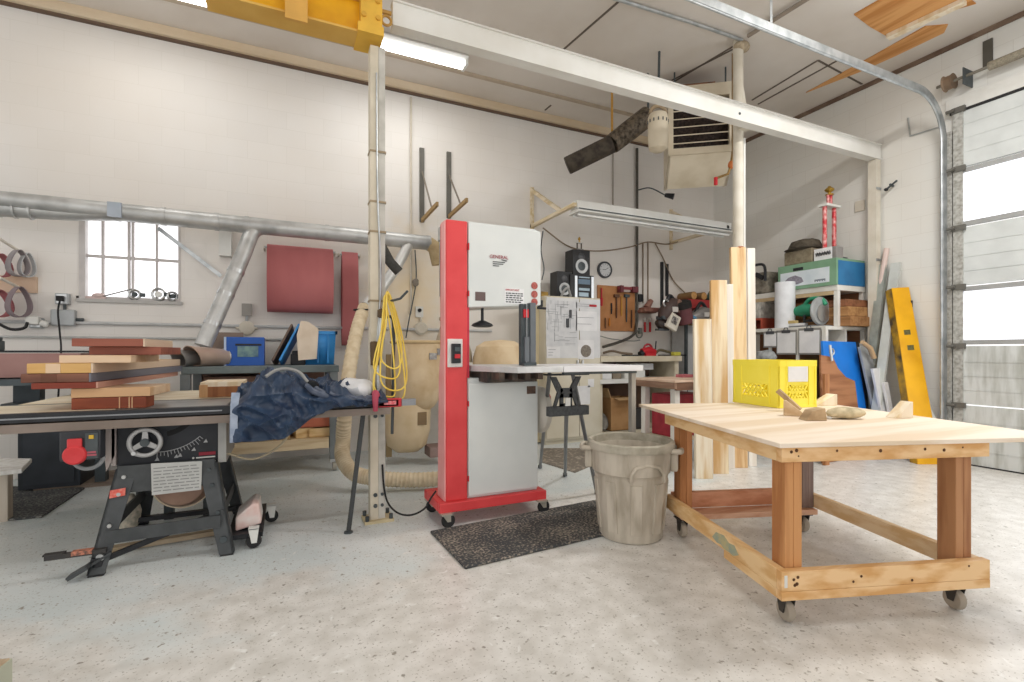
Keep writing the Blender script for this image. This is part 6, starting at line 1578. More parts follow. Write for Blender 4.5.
# pliers and tools on the wall right of the pipe
for u, l in ((645, 'left red-handled pliers hanging on the wall right of the dark pipe'), (650, 'right red-handled pliers hanging on the wall right of the dark pipe')):
    p = YP(u, 332, BW - .05); q = YP(u, 318, BW - .05)
    t = thing('pliers', l, 'pliers', (p.x, BW - .05, p.z))
    part(MB().tube([p, p.lerp(q, .7)], .018, 8), 'handle', redp, t)
    part(MB().tube([p.lerp(q, .7), q], [.018, .03], 8), 'jaw', mat('pale_steel_jaw', 'CFC9C4', .4, .4), t)
p = YP(649, 310, BW - .15)
solo(MB().rb(p, (.30, .16, .07)).tube([p + Vector((-.05, 0, .03)), p + Vector((.05, 0, .16))], [.06, .04], 10).rb(p + Vector((0, .075, -.02)), (.32, .15, .05)), 'bench_plane', mat('rosewood_plane', '7E4F45', .6, 0, '9E7566', 9), 'dark red-brown hand plane on a small ledge right of the dark pipe', 'hand plane', bev=.01)

# power tool shelf near the corner
sx0, sx1, sy_ = YP(655, 330, 5.95).x, YP(716, 330, 5.95).x, 5.95
shz = YP(690, 322, sy_).z
t = thing('corner_shelf', 'shelf with a dark frame crowded with power tools near the room corner', 'shelf', ((sx0 + sx1) / 2, 6.1, 0))
part(MB().bx(YP(686, 320, sy_).x, RW - .02, sy_, BW, shz - .04, shz), 'shelf_board', mat('brown_shelf_edge', 'A87C55', .7), t)
part(MB().bx(YP(686, 320, sy_).x, YP(686, 320, sy_).x + .04, sy_, sy_ + .04, 0, shz - .04), 'post', dsteel, t)
part(MB().bx(YP(688, 300, 5.98).x, RW - .02, 5.98, BW - .02, YP(690, 308, 5.98).z, YP(690, 299, 5.98).z), 'upper_board', mat('red_shelf_board', 'B23C3C', .6), t)
part(MB().bx(YP(690, 340, sy_).x, RW - .05, sy_ + .06, BW - .05, .3, shz - .05), 'drawer_box', mat('pale_grey_box', 'BFC0C0', .6), t)
zr_ = YP(690, 299, 5.98).z
for dx, l in ((697, 'left round-ended log on the red shelf board'), (707, 'right round-ended log on the red shelf board')):
    p = YP(dx - 3, 300, 6.0)
    t = thing('wood_log', l, 'log', (p.x, BW - .3, zr_), 'logs on the red shelf')
    part(MB().cyl((p.x, 6.0, zr_ + .065), (p.x, BW - .1, zr_ + .065), .065, n=18), 'bark', mat('log_bark', '8A6B45', .8), t)
    part(MB().lathe([(.058, 0), (.058, -.004)], (p.x, 6.0, zr_ + .065), 18, 'y'), 'end_grain', mat('log_end', 'C99A62', .7, 0, 'B07F48', 30), t)
p = YP(715, 296, BW - .35)
solo(MB().tube(smoothpath([(p.x - .12, BW - .3, zr_ + .03), (p.x - .04, BW - .3, zr_ + .16), (p.x + .12, BW - .3, zr_ + .24), (p.x + .2, BW - .3, zr_ + .1)]), [.03] * 19, 10).bx(p.x - .14, p.x + .2, BW - .38, BW - .2, zr_, zr_ + .05), 'green_tool', mat('dark_green_tool', '33483D', .5), 'dark green tool on the red shelf board by the lumber', 'power tool')
def belt_sander(u, v, r, col, label, tilt=.2, ball=True, y=5.85, name='belt_sander'):
    p = YP(u, v, y)
    t = thing(name, label, 'power tool', p)
    d = Vector((math.cos(tilt), 0, math.sin(tilt)))
    part(MB().tube([p - d * r * 1.5, p - d * r * .6, p + d * r * .6, p + d * r * 1.5], [r * .55, r * .95, r, r * .6], 16), 'motor_body', col, t)
    part(MB().tube(smoothpath([p + d * r * 1.2 + Vector((0, -.02, r * .3)), p + Vector((0, -.02, r * 1.6)), p - d * r * 1.2 + Vector((0, -.02, r * .5))]), r * .22, 8), 'handle', black, t)
    part(MB().rb(p + Vector((0, 0, -r * .95)), (r * 2.6, r * 1.2, r * .4)), 'sole', dsteel, t)
    part(MB().rb(p + Vector((r * .2, -r * .95, 0)), (r * .8, .02, r * .6)), 'label_plate', mat('pale_tool_plate', 'C8C3BD', .5), t)
    return t
belt_sander(668, 310, .13, mat('brown_black_tool', '4A3A36', .5), 'dark brown power tool at the left of the crowded corner shelf', .9)
belt_sander(700, 315, .12, mat('grey_silver_tool', '8A8683', .4, .3), 'grey and black sander at the right of the corner shelf', .3)
p = YP(684, 313, 5.8)
t = thing('sanding_drum', 'maroon cylinder with a black top leaning on the corner shelf', 'canister', p)
d = Vector((-.35, -.1, 1)).normalized()
part(MB().tube([p - d * .16, p + d * .08], .12, 22), 'body', mat('maroon_card', '74474A', .7, 0, '643B3F', 5), t)
part(MB().tube([p + d * .081, p + d * .17, p + d * .19], [.135, .135, .11], 22), 'cap', mat('matt_black_cap', '25211F', .8), t)
belt_sander(662, 325, .075, mat('black_brown_tool', '332B28', .5), 'small black tool hanging under the left of the corner shelf', -.4)
p = YP(673, 322, 5.75)
t = thing('white_charger', 'cream battery charger with a square dark label at the corner shelf', 'charger', p)
part(MB().rb(p, (.20, .06, .24), Matrix.Rotation(R(25), 3, 'Y')), 'body', offw, t, bev=.01)
part(MB().rb(p + Vector((0, -.035, .02)), (.11, .012, .11), Matrix.Rotation(R(25), 3, 'Y')), 'label', mat('dark_square_label', '4B4745', .5, 0, 'C8C2BA', 40), t)
p = YP(689, 321, 5.8)
solo(MB().ell((p.x, 5.85, shz + .05), .18, .12, .06, 16, 9), 'blue_cloth', mat('blue_rag', '5E93B8', .85, 0, '4F7F9F', 9), 'blue cloth lying on the corner shelf beside the short board', 'cloth', wob=.03, wscale=10)
p = YP(680, 309, 5.8)
solo(MB().beam(p + Vector((-.1, 0, .1)), p + Vector((.16, 0, -.14)), .16, .10, (0, 1, 0)), 'brown_pouch', mat('brown_pouch', '8A6B5C', .8, 0, '6E5247', 8), 'brown pouch between the two dark tools on the corner shelf', 'pouch', bev=.02)
solo(MB().torus(YP(666, 303, 5.8), .05, .014, 'y', 18, 6).tube([YP(668, 306, 5.8), YP(671, 315, 5.76)], .02, 8), 'silver_clamp', chrome, 'silver ring clamp on top of the dark brown power tool', 'clamp')

# ================================================================== small wooden table
px0, py0 = 3.72, 3.98
t = thing('small_table', 'small wooden table with white legs behind the work table', 'table', (4.1, 4.4, 0))
part(MB().bx(px0, px0 + .75, py0, py0 + .66, .925, .95), 'top', mat('rosy_table_top', 'E6CDB8', .6, 0, 'D4B59B', 5), t, bev=.003)
rb_ = wood('mauve_brown_apron', 'A3846F', '8B6C59', 'y')
part(MB().bx(px0 + .005, px0 + .04, py0 + .01, py0 + .65, .855, .925), 'apron', rb_, t)
part(MB().bx(px0 + .04, px0 + .74, py0 + .01, py0 + .045, .84, .925), 'front_apron', wood('umber_apron', '7D5B45', '684935', 'x'), t)
for x, y in ((px0 + .05, py0 + .05), (px0 + .05, py0 + .53), (px0 + .62, py0 + .05), (px0 + .62, py0 + .53)):
    part(MB().bx(x, x + .07, y, y + .07, 0, .925), 'leg', mat('white_leg', 'E6E3DD', .6), t, bev=.003)
part(MB().bx(px0 + .05, px0 + .69, py0 + .1, py0 + .6, .28, .31), 'lower_shelf', pb, t)
solo(MB().bx(px0 + .12, px0 + .60, py0 + .18, py0 + .5, .31, .78), 'red_case', mat('dark_red_case', 'A83240', .5, 0, '8F2735', 9), 'dark red case stored under the small wooden table', 'case', bev=.01)
solo(MB().bx(px0 + .5, px0 + .66, py0 + .4, py0 + .52, .95, .985), 'red_pad', mat('pale_red_pad', 'C4717A', .7), 'pale red pad on the small wooden table', 'pad', bev=.004)

# ================================================================== standing lumber
def board(u0, u1, vt, vb, d, th, matl, label, lean=.06, edge=None):
    A = G(u0, vb); B = G(u1, vb)
    k = d / ((A - EYE).dot(Vector((st, ct, 0))))
    p0, p1 = P(u0, vb, d), P(u1, vb, d); p0.z = p1.z = 0
    zt = P((u0 + u1) / 2, vt, d + lean).z
    n_ = Vector((st, ct, 0))
    t = thing('lumber_board', label, 'board', (p0 + p1) / 2, 'rough boards standing at the support pole')
    q = [p0, p1, p1 + n_ * lean, p0 + n_ * lean]
    q[2].z = q[3].z = zt
    part(MB().prism(q, n_ * th), 'board', matl, t, bev=.004)
    if edge:
        e = Vector((ct, -st, 0))
        q2 = [p1, p1 + e * .004, p1 + e * .004 + n_ * lean, p1 + n_ * lean]; q2[2].z = q2[3].z = zt
        part(MB().prism(q2, n_ * th), 'sawn_edge', edge, t)
    return t
tb = wood('board_cream', 'F4E8D2', 'D8B684', 'z', 6); tb2 = wood('board_tan', 'F0DEBD', 'CFA56E', 'z', 5); tb3 = wood('board_brown', 'EBD0A4', 'C28E55', 'z', 6)
wed = wood('board_white_edge', 'F0EAE0', 'E2D8CB', 'z', 6)
def foot(vb): return H * F / (vb - 352)
board(696, 713, 319, 479, foot(479), .045, tb, 'shortest cream board standing at the left of the lumber by the pole', .05, wed)
board(713, 729, 280, 474, foot(474), .045, tb2, 'tan middle-height board second from the left by the pole', .05, wed)
board(724, 735, 284, 470, foot(470) + .05, .04, wed, 'white-edged board in the middle of the lumber by the pole', .04)
board(733, 748, 247, 468, foot(468), .045, tb3, 'tallest brown-streaked board leaning in front of the pole', .05, wed)
board(749, 757, 248, 467, foot(467) + .02, .04, wed, 'narrow white board at the right end of the standing lumber', .04)
p = P(741, 249, foot(468) + .08)
solo(MB().ell(p + Vector((0, 0, .012)), .05, .03, .02, 12, 7), 'bark_bit', mat('rust_bark', 'A8623A', .8), 'rust-brown bark bit on top of the tallest board', 'bark', wob=.01, wscale=20)

# ================================================================== shelving along the right wall
wsh = mat('white_shelf_paint', 'DEDCD6', .6, 0, 'CFCBC2', 4)
fx, fy0, fy1 = 6.30, 3.89, 5.35
t = thing('shelf_unit', 'white shelf unit along the right wall holding tools and boxes', 'shelf', (6.5, 4.6, 0))
part(MB().bx(fx, RW - .01, fy0, fy1, 2.03, 2.10), 'top_board', wsh, t, bev=.003)
part(MB().bx(fx + .01, fx + .06, fy0 + .005, fy0 + .055, 1.58, 2.03).bx(RW - .06, RW - .02, fy0 + .005, fy0 + .055, 1.58, 2.03).bx(fx + .01, fx + .05, fy1 - .05, fy1, 1.58, 2.03), 'upper_post', wsh, t)
part(MB().bx(fx + .005, fx + .02, fy0 + .055, fy1, 1.98, 2.03), 'front_lip', mat('tan_lip', 'C9B08A', .7), t)
part(MB().bx(fx + .03, RW - .02, fy1 - .42, fy1 - .39, 1.58, 2.03), 'upper_divider', wsh, t)
part(MB().bx(RW - .03, RW - .015, fy0 + .05, fy1, 1.58, 2.03), 'upper_back', mat('shelf_brown_back', '8A5F42', .8), t)
lx, ly0, ly1 = 6.05, 3.88, 5.45
part(MB().bx(lx, RW - .01, ly0, ly1, 1.53, 1.575), 'middle_board', wsh, t, bev=.003)
part(MB().bx(lx, lx + .05, ly0, ly0 + .05, 0, 1.53).bx(lx, lx + .05, ly1 - .05, ly1, 0, 1.53).bx(RW - .06, RW - .02, ly0, ly0 + .05, 0, 1.53), 'lower_post', wsh, t)
part(MB().bx(lx + .38, lx + .42, ly0, ly0 + .3, 1.36, 1.53).bx(lx + .05, RW - .06, ly0, ly0 + .35, 1.31, 1.36), 'cubby_divider', wsh, t)
part(MB().bx(lx + .02, RW - .02, ly0 + .36, ly0 + .39, .1, 1.53), 'inner_panel', mat('shelf_inner_brown', '9A7350', .8, 0, '7F5C3E', 4), t)
part(MB().bx(lx + .02, RW - .02, ly0 + .4, ly1, 1.10, 1.14).bx(lx + .02, RW - .02, ly0, ly1, .5, .54).bx(lx + .02, RW - .02, ly0 + .02, ly1, .05, .1), 'lower_board', wood('shelf_pine', 'C9A67A', 'B08A5C', 'y'), t)
part(MB().bx(RW - .03, RW - .015, ly0 + .05, ly1, .1, 1.53), 'lower_back', mat('shelf_brown_back', ''), t)
part(MB().bx(lx, lx + .02, ly0 + .35, ly0 + .39, 1.14, 1.53).bx(lx, lx + .02, ly0 + .75, ly0 + .79, 1.14, 1.53), 'front_stile', wsh, t)
# top items: green tool box, camo bag, card, trophy
gx0, gx1, gy0, gy1, gz0, gz1 = fx - .02, RW - .03, fy0 - .0, 4.70, 2.10, 2.44
t = thing('green_box', 'large green machine box with a blue end on top of the shelf unit', 'box', (6.55, 4.25, gz0))
gm = mat('sage_green_card', '7FA487', .65, 0, '74997C', 5)
part(MB().bx(gx0, gx1, gy0, gy1, gz0, gz1), 'carton', gm, t, bev=.004)
part(MB().bx(gx0 + .03, gx1, gy0 - .004, gy0, gz0 + .0, gz1 - .03), 'blue_end', mat('teal_blue_card', '2F76A8', .55, 0, '28699A', 5), t)
part(MB().bx(gx0 - .004, gx0, gy0 + .09, gy1 - .04, gz0 + .045, gz1 - .10), 'picture_label', mat('pale_box_label', 'D8E0E6', .6, 0, 'C6D2DA', 5), t)
part(MB().prism([(gx0 - .006, y, z) for y, z in ((4.32, 2.19), (4.35, 2.25), (4.44, 2.29), (4.54, 2.27), (4.60, 2.22), (4.53, 2.17), (4.40, 2.165))], (.003, 0, 0)), 'tool_picture', mat('grey_violet_print', '97939F', .6, 0, '76727E', 30), t)
part(MB().bx(gx0 - .005, gx0, 4.33, 4.47, gz1 - .09, gz1 - .05), 'hand_hole', black, t)
m = MB()
for k in range(9): m.bx(gx0 - .006, gx0 - .003, 4.03 + k * .016, 4.042 + k * .016, 2.165 + .01 * (k % 2), 2.195)
part(m, 'box_lettering', mat('slate_lettering', '6A7480', .6), t)
solo(MB().rb((6.58, 4.05, gz1 + .015), (.2, .15, .03)).rb((6.62, 4.02, gz1 + .04), (.12, .05, .02)), 'metal_scrap', dsteel, 'dark odds and ends on the blue end of the green box', 'parts', bev=.005)
t = thing('camo_bag', 'brown camouflage cap on a grey-brown box on the green box', 'bag', (6.45, 4.42, gz1))
part(MB().bx(6.3, 6.55, 4.22, 4.62, gz1, gz1 + .19), 'box', mat('camo_grey_brown', '8E846F', .85, 0, '766B57', 18), t, bev=.012, wob=.006, wscale=9)
part(MB().lathe([(.19, gz1 + .19), (.2, gz1 + .25), (.17, gz1 + .32), (.09, gz1 + .35), (.01, gz1 + .355)], (6.46, 4.42, 0), 20), 'cap_crown', mat('dark_camo', '5A5246', .9, 0, '3E382F', 20), t, wob=.012, wscale=12)
part(MB().lathe([(.21, gz1 + .20), (.23, gz1 + .21), (.2, gz1 + .225)], (6.44, 4.44, 0), 20), 'cap_brim', mat('camo_brim', '463F35', .9), t)
t = thing('graffiti_card', 'white card with black scribbled lettering leaning beside the trophy', 'card', (6.32, 4.08, gz1))
part(MB().bx(6.31, 6.32, 3.97, 4.2, gz1, gz1 + .155), 'card', paper, t)
m = MB()
for k in range(6):
    y = 4.175 - k * .033; m.tube([(6.305, y, gz1 + .10), (6.305, y - .010, gz1 + .06), (6.305, y - .02, gz1 + .11), (6.305, y - .030, gz1 + .065)], .005, 6)
part(m, 'scribble', black, t)
solo(MB().bx(6.34, 6.48, 3.93, 3.99, gz1, gz1 + .16).bx(6.35, 6.47, 3.99, 4.02, gz1, gz1 + .02), 'grey_block', mat('grey_stone_block', '8F8B88', .6), 'grey block standing right of the white lettered card', 'block', bev=.005)
trp = XP(830, 250, 6.5)
trophy(6.52, trp.y + .02, gz1, 1.5, 1.0, mat('red_trophy_column', 'CF3A42', .35, .2, 'E8B8B4', 18), 'tall trophy with red columns and a gold figure on the green box', 2, True)
solo(MB().tube([(6.84, 3.62, 2.55), (6.80, 3.66, 2.15), (6.8, 3.67, 2.0)], [.03, .03, .015], 10), 'rolled_print', mat('pale_pink_roll', 'DDC8C0', .7), 'pale rolled paper leaning at the wall behind the end post', 'paper roll')
# left part of shelf: camera bag, box, cubby
y0 = 4.98
t = thing('camera_bag', 'mottled grey-brown bag with a dark strap at the left of the shelf top', 'bag', (6.5, y0 + .1, 2.10))
part(MB().bx(6.3, 6.6, y0 - .1, y0 + .28, 2.10, 2.42), 'body', mat('mottled_canvas', '8E877A', .85, 0, '5B554B', 14), t, bev=.03, wob=.01, wscale=8)
part(MB().tube(smoothpath([(6.28, y0 - .08, 2.28), (6.28, y0 - .06, 2.50), (6.28, y0 + .1, 2.53), (6.28, y0 + .24, 2.50), (6.28, y0 + .26, 2.28)]), .02, 8), 'strap', black, t)
part(MB().rb((6.285, y0 + .02, 2.36), (.03, .14, .06), Matrix.Rotation(R(30), 3, 'X')), 'flap', blackr, t)
t = thing('printed_carton', 'pale printed carton in the left bay of the shelf unit', 'carton', (6.4, y0 + .1, 1.72))
part(MB().bx(6.2, 6.55, y0 - .06, y0 + .3, 1.74, 1.97), 'box', mat('pale_printed_card', 'CFCBC3', .7, 0, '98948F', 12), t, bev=.004)
solo(MB().bx(6.18, 6.6, y0 - .1, y0 + .32, 1.71, 1.738).bx(6.18, 6.6, y0 - .1, y0 - .08, 1.575, 1.71).bx(6.18, 6.6, y0 + .30, y0 + .32, 1.575, 1.71).bx(6.56, 6.6, y0 - .08, y0 + .3, 1.575, 1.71), 'red_cubby', mat('brick_red_cubby', 'B4543F', .7, 0, '9A4533', 4), 'brick red open cubby under the pale printed carton', 'cubby')
for k in range(3):
    solo(MB().cyl((6.16, y0 + .0 + k * .09, 1.575), (6.16, y0 + .0 + k * .09, 1.62), .025, n=12), 'wood_ball', [gold, mat('amber_knob', 'B5792E', .5), mat('dark_knob', '5B3B2A', .6)][k], ['pale gold knob nearest the white roll before the red cubby', 'amber knob in the middle before the red cubby', 'dark knob at the left before the red cubby'][k], 'knob')
q = XP(784, 300, 6.17)
t = thing('paper_roll', 'tall white paper roll standing in front of the circular saw bay', 'paper roll', (6.18, q.y, 1.575))
part(MB().lathe([(.06, 1.577), (.125, 1.577), (.125, 2.20), (.04, 2.20), (.04, 2.18)], (6.19, q.y, 0), 30), 'roll', mat('cool_white_paper', 'E6E8EC', .6), t)
part(MB().lathe([(.04, 2.17), (.04, 2.2), (.034, 2.2)], (6.19, q.y, 0), 18), 'core', offw, t)
# circular saw
q = XP(818, 308, 6.25); cz = 1.575
t = thing('circular_saw', 'green circular saw with a silver blade guard in the shelf bay', 'circular saw', (6.3, q.y, cz))
mg = mat('makita_green_plastic', '2F8F6B', .45, 0, '277A5B', 5) if 0 else mat('sea_green_plastic', '2F8F6B', .45, 0, '277A5B', 5)
part(MB().tube([(6.25, q.y + .30, cz + .22), (6.25, q.y + .20, cz + .23), (6.25, q.y + .06, cz + .22)], [.06, .085, .08], 18), 'motor', mg, t)
part(MB().tube(smoothpath([(6.25, q.y + .18, cz + .30), (6.25, q.y + .10, cz + .37), (6.25, q.y - .04, cz + .36), (6.25, q.y - .1, cz + .28)]), .026, 10), 'handle', mg, t)
part(MB().lathe([(.03, -.03), (.175, -.02), (.185, 0), (.175, .02), (.03, .03)], (6.22, q.y - .05, cz + .20), 28, 'y'), 'blade_guard', mat('silver_guard', 'B9BDBF', .35, .5), t)
part(MB().lathe([(.11, 0), (.11, -.004)], (6.22, q.y - .082, cz + .17), 26, 'y'), 'blade', chrome, t)
part(MB().bx(6.1, 6.4, q.y - .12, q.y + .3, cz + .0, cz + .02), 'base_shoe', mat('shoe_steel', '8E9193', .4, .5), t)
part(MB().tube([(6.16, q.y + .12, cz + .02), (6.16, q.y + .12, cz + .16)], .018, 8).rb((6.15, q.y + .05, cz + .08), (.04, .12, .03)), 'depth_post', black, t)
solo(MB().bx(6.12, 6.2, q.y + .10, q.y + .42, cz + .021, cz + .055), 'saw_manual', paper, 'white booklet lying before the circular saw', 'booklet', bev=.004)
solo(MB().rb((6.15, q.y + .3, cz + .075), (.07, .16, .04)), 'pale_block', wood('buff_block', 'D4C08C', 'BFA76E', 'y'), 'buff wooden block on the white booklet by the circular saw', 'block', bev=.004)
# boards stacked in the end bay
for k in range(3):
    solo(MB().bx(6.36, RW - .05, fy0 - .12 + .03 * k, fy0 + .8, 1.577 + k * .125, 1.577 + k * .125 + (.12, .12, .09)[k]), 'brown_plank', [wood('umber_plank', 'A5794F', '8A6039', 'y'), wood('umber_plank_b', 'AF8455', '94693F', 'y'), wood('umber_plank_c', '8F5E40', '764A30', 'y')][k], ['lowest brown plank in the end bay of the shelf unit', 'middle brown plank in the end bay of the shelf unit', 'topmost dark plank in the end bay of the shelf unit'][k], 'plank', 'brown planks in the shelf end bay', bev=.004)
# clipboards
def clip(u0, u1, v0, v1, label, y_off=0):
    a, b = XP(u0, v0, lx - .02), XP(u1, v1, lx - .02)
    t = thing('clipboard', label, 'clipboard', (lx, (a.y + b.y) / 2, b.z), 'clipboards hung on the shelf front')
    part(MB().bx(lx - .012, lx - .004, b.y - .015, a.y + .015, b.z - .02, a.z + .02), 'backing', mat('grey_board', '8E8C88', .6), t)
    part(MB().bx(lx - .016, lx - .0125, b.y, a.y, b.z, a.z - .01), 'papers', paper, t)
    cy_ = (a.y + b.y) / 2
    part(MB().bx(lx - .024, lx - .016, cy_ - .06, cy_ + .06, a.z - .02, a.z + .02).tube([(lx - .02, cy_ - .03, a.z + .02), (lx - .02, cy_ - .02, a.z + .05), (lx - .02, cy_ + .02, a.z + .05), (lx - .02, cy_ + .03, a.z + .02)], .006, 6), 'clip', mat('dark_clip', ''), t)
clip(777, 795, 332, 353, 'left clipboard with white paper on the shelf front')
clip(799, 819, 330, 353, 'right clipboard with white paper on the shelf front')
clip(764, 776, 333, 346, 'pale papers clipped at the left of the two clipboards')
q = XP(769, 350, lx)
solo(MB().ell((lx - .06, q.y, 1.18), .05, .16, .10, 14, 8), 'plastic_bag', mat('grey_clear_bag', 'B8BCBE', .4, 0, '7C8082', 14), 'crumpled grey plastic bag hanging below the left papers', 'bag', wob=.03, wscale=12)
# ================================================================== leaning sheets in front of the shelf end
def lean_sheet(name, uv, y, th, matl, label, cat, lean=.18, group=None):
    """uv: outline as seen, standing in the plane y (top leans back by lean), thickness th"""
    pts = []
    for u, v in uv:
        p = YP(u, v, y); f = max(0, min(1, p.z / 1.4)); p = YP(u, v, y + lean * f); pts.append(p)
    return solo(MB().prism(pts, (0, th, 0)), name, matl, label, cat, group, bev=.002)
def floorv(u, y): q = ray(u, 352); d = y / q.y; return 352 + F * (H - .004) / d
def fl(u, y): return (u, floorv(u, y))
yb = 3.62
lean_sheet('blue_sheet', [(823, 341), (856, 342), (868, 420), fl(884, yb), fl(829, yb)], yb, .03, mat('vivid_blue_panel', '1F7FE0', .45, 0, '1A73D0', 3), 'vivid blue panel leaning at the end of the shelf unit', 'panel')
lean_sheet('black_sheet', [(856, 342), (859, 342), (872, 420), fl(890, yb), fl(885, yb), (869, 420)], yb - .005, .03, black, 'thin black panel edge right of the blue panel', 'panel')
yt = 3.53
lean_sheet('wood_template', [(821, 355), (833, 357), (838, 368), (846, 377), (855, 381), (858, 405), fl(866, yt), fl(823, yt)], yt, .022, wood('template_cherry', 'A97550', '8B5A3A', 'x', 7), 'brown wooden template with a concave cut in front of the blue panel', 'template', .1)
solo(MB().beam(G(826, floorv(826, 3.46)), YP(826, 374, 3.49), .08, .03, (0, 1, 0)), 'wood_stick', wood('stick_brown', 'B77F52', '9A643B', 'z'), 'short brown stick standing before the wooden template', 'stick', bev=.002)
solo(MB().torus(YP(832, 352, 3.6), .035, .01, 'y', 16, 6).tube([YP(830, 345, 3.6), YP(832, 361, 3.58)], .014, 8), 'steel_clamp', chrome, 'small steel clamp gripping the blue panel top', 'clamp')
ygp = 3.52
lean_sheet('grey_sheet', [(860, 347), (868, 346), (872, 352), (884, 425), fl(894, ygp), fl(884, ygp)], ygp, .03, mat('mid_grey_sheet', 'A9ACAE', .5, 0, '989B9D', 5), 'mid grey sheet leaning right of the black panel', 'sheet')
lean_sheet('white_sheet', [(873, 369), (880, 368), (883, 378), (890, 425), fl(900, 3.42), fl(891, 3.42)], 3.42, .03, mat('white_foam', 'E4E5E7', .6), 'left white sheet leaning beside the grey one', 'sheet')
lean_sheet('white_sheet', [(884, 383), (888, 382), (896, 425), fl(906, 3.36), fl(899, 3.36)], 3.36, .03, mat('white_foam', ''), 'shorter white sheet leaning at the right of the other', 'sheet')
solo(MB().tube([YP(862, 342, 3.62), YP(870, 348, 3.61), YP(874, 358, 3.6)], [.025, .03, .03], 12), 'cardboard_tube', mat('tan_tube', 'C2A37E', .8), 'tan rolled tube behind the grey sheet', 'tube')
solo(MB().beam((RW - .34, 3.74, .03), (RW - .06, 3.66, 2.35), .05, .09, (0, 1, 0)), 'metal_channel', mat('grey_green_channel', 'A5AAA3', .5, .2, '8E938C', 9), 'grey metal channel leaning on the right wall behind the yellow girder', 'channel')
solo(MB().beam((RW - .50, 3.56, .01), (RW - .05, 3.52, 2.35), .03, .10, (0, 1, 0)), 'wood_strip', mat('pale_grey_strip', 'CBCFCB', .5, .1), 'pale strip leaning on the right wall behind the yellow girder', 'strip')
# yellow girder
ty_ = YP(901, 290, 3.40)
A0, A1 = Vector((RW - .62, 3.28, .02)), Vector((RW - .10, 3.45, XP(903, 290, RW - .12).z))
t = thing('yellow_girder', 'worn yellow steel girder leaning against the right wall', 'girder', A0)
yg = mat('worn_yellow_girder', 'F0B41C', .5, 0, 'E0A214', 4)
ax = (A1 - A0).normalized(); wv = Vector((ct, -st, 0)); nv = wv.cross(ax).normalized(); wv = ax.cross(nv).normalized()
a0, a1 = XP(930, 440, 6.2), None
def gp(u, v, d): return P(u, v, d)
tl, tr = P(892, 288, 5.95), P(909, 287, 5.95)
# front face traced at its own distance from the eye, standing on the floor
dfar, dnear = 5.95, 5.45
bl_, br_ = P(918, 352 + F * H / 5.45, 5.45), P(941, 352 + F * H / 5.45, 5.45)
nrm = (tr - tl).cross(bl_ - tl).normalized()
if nrm.dot(EYE - tl) > 0: nrm = -nrm
part(MB().prism([tl, tr, br_, bl_], nrm * .012), 'front_flange', yg, t, bev=.002)
mid0, mid1 = (tl + tr) / 2, (bl_ + br_) / 2; sd = (tr - tl).normalized()
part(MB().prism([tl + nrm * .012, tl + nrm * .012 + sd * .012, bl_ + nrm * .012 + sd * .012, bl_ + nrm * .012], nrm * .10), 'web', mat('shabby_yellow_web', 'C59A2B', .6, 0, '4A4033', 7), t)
part(MB().prism([tl + nrm * .11 + sd * .01, tl + nrm * .11 + sd * .1, bl_ + nrm * .11 + sd * .1, bl_ + nrm * .11 + sd * .01], nrm * .012), 'rear_flange', yg, t)
m = MB()
for f, k in ((.27, .45), (.36, .5)):
    c_ = tl.lerp(bl_, f) + (tr.lerp(br_, f) - tl.lerp(bl_, f)) * k - nrm * .001
    dn = (bl_ - tl).normalized()
    m.prism([c_ - sd * .035 - dn * .03, c_ + sd * .04 - dn * .03, c_ + sd * .04 + dn * .03, c_ - sd * .035 + dn * .03], -nrm * .002)
part(m, 'sticker', mat('olive_sticker', '6E6A3E', .6, 0, '4E4B30', 30), t)
c_ = tr.lerp(br_, .10)
part(MB().rb(c_ + nrm * .02, (.03, .03, .08)), 'hinge_pin', black, t)
solo(MB().beam(G(955, 470), XP(925, 393, RW - .03), .06, .02, (0, 1, 0)), 'pale_stick', mat('pale_stick', 'D8DAD6', .6), 'pale strip leaning on the right wall right of the yellow girder', 'strip')
q = XP(893, 186, RW - .02)
t = thing('wall_tap', 'small dark valve on the right wall beside the end post', 'valve', q)
part(MB().cyl(q, q + Vector((-.06, 0, .01)), .015, n=8).cyl(q + Vector((-.05, -.07, .04)), q + Vector((-.05, .04, -.03)), .012, n=8), 'stem', dsteel, t)
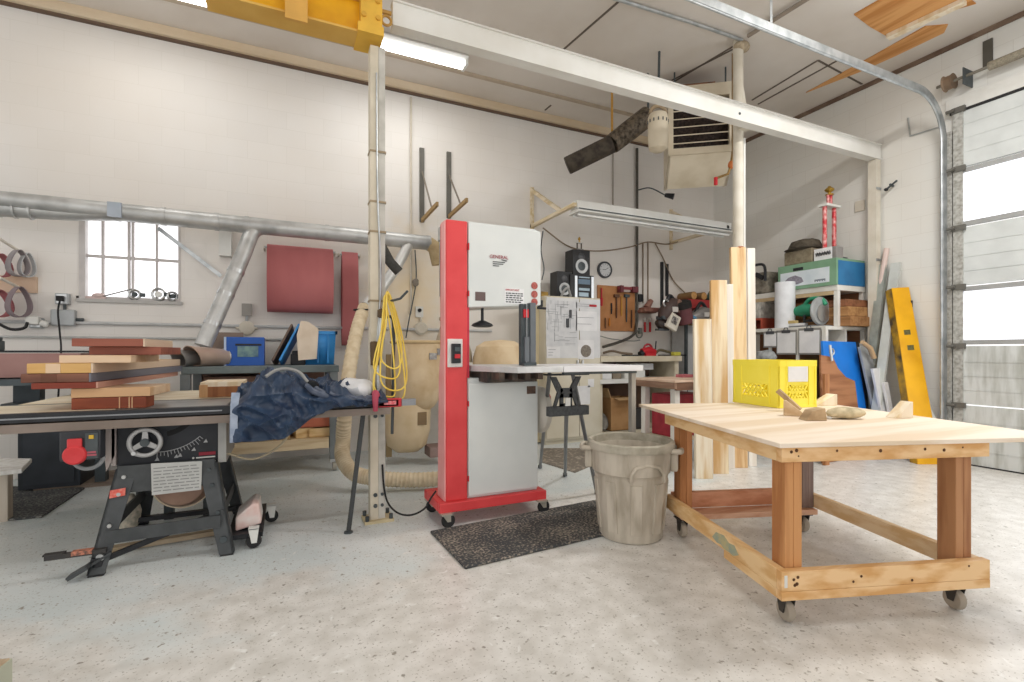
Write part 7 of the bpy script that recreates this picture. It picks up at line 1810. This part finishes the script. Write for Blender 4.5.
part(MB().ell(q + Vector((-.05, .05, -.035)), .025, .025, .02, 10, 6), 'knob', black, t)
q = XP(860, 206, RW - .01)
solo(MB().bx(RW - .02, RW, q.y - .06, q.y + .06, q.z - .07, q.z + .07), 'blank_plate', offw, 'pale blank plate on the right wall beside the trophy', 'plate', bev=.004)

# power cord of the bandsaw
solo(MB().tube(smoothpath([(px + .03, py - .055, .42), (px + .04, py - .06, .26), P(388, 503, 3.62), P(398, 513, 3.62), P(411, 515, 3.63), P(424, 509, 3.62), P(431, 498, 3.6), P(436, 491, 3.6)]), .007, 8), 'power_cable', blackr, 'black power cord looping from the beige post to the bandsaw base', 'cord')

# ================================================================== camera, daylight, lamps and added fill lights
cam = bpy.data.cameras.new('camera'); co = bpy.data.objects.new('camera', cam); C.objects.link(co)
co.location = EYE; co.rotation_euler = (pi / 2, 0, -TH)
cam.sensor_width = 36; cam.lens = F / 1024 * 36; cam.shift_y = 11 / 1024; cam.clip_start = .02
SC.camera = co
wd = bpy.data.worlds.new('world'); SC.world = wd; wd.use_nodes = True
bgn = wd.node_tree.nodes['Background']; bgn.inputs[0].default_value = (1, .992, .978, 1); bgn.inputs[1].default_value = 1.35
def area(name, loc, rot, sx, sy, e, col=(1, 1, 1)):
    l = bpy.data.lights.new(name, 'AREA'); l.shape = 'RECTANGLE'; l.size = sx; l.size_y = sy; l.energy = e; l.color = col
    o = bpy.data.objects.new(name, l); C.objects.link(o); o.location = loc; o.rotation_euler = rot
    return o
area('daylight_door', (RW - .2, 1.2, 2.0), (0, R(90), 0), 3.0, 2.6, 40, (.93, .96, 1))
for x, y, e in ((-2.2, 1.6, 20), (1.2, 1.2, 25), (4.6, 1.6, 110), (LA.x - .62, LA.y, 14), (LB.x - .62, LB.y, 8)):  # camera-side ones are added fill with no fixture; the rest sit at lit strips
    area('ceiling_lamp_and_fill', (x, y, CE - .2), (0, 0, 0), 1.25, .25, e, (1, .985, .95))
vs = SC.view_settings
vs.view_transform = 'Standard'; vs.look = 'None'; vs.exposure = -0.03; vs.gamma = 1; vs.use_curve_mapping = False
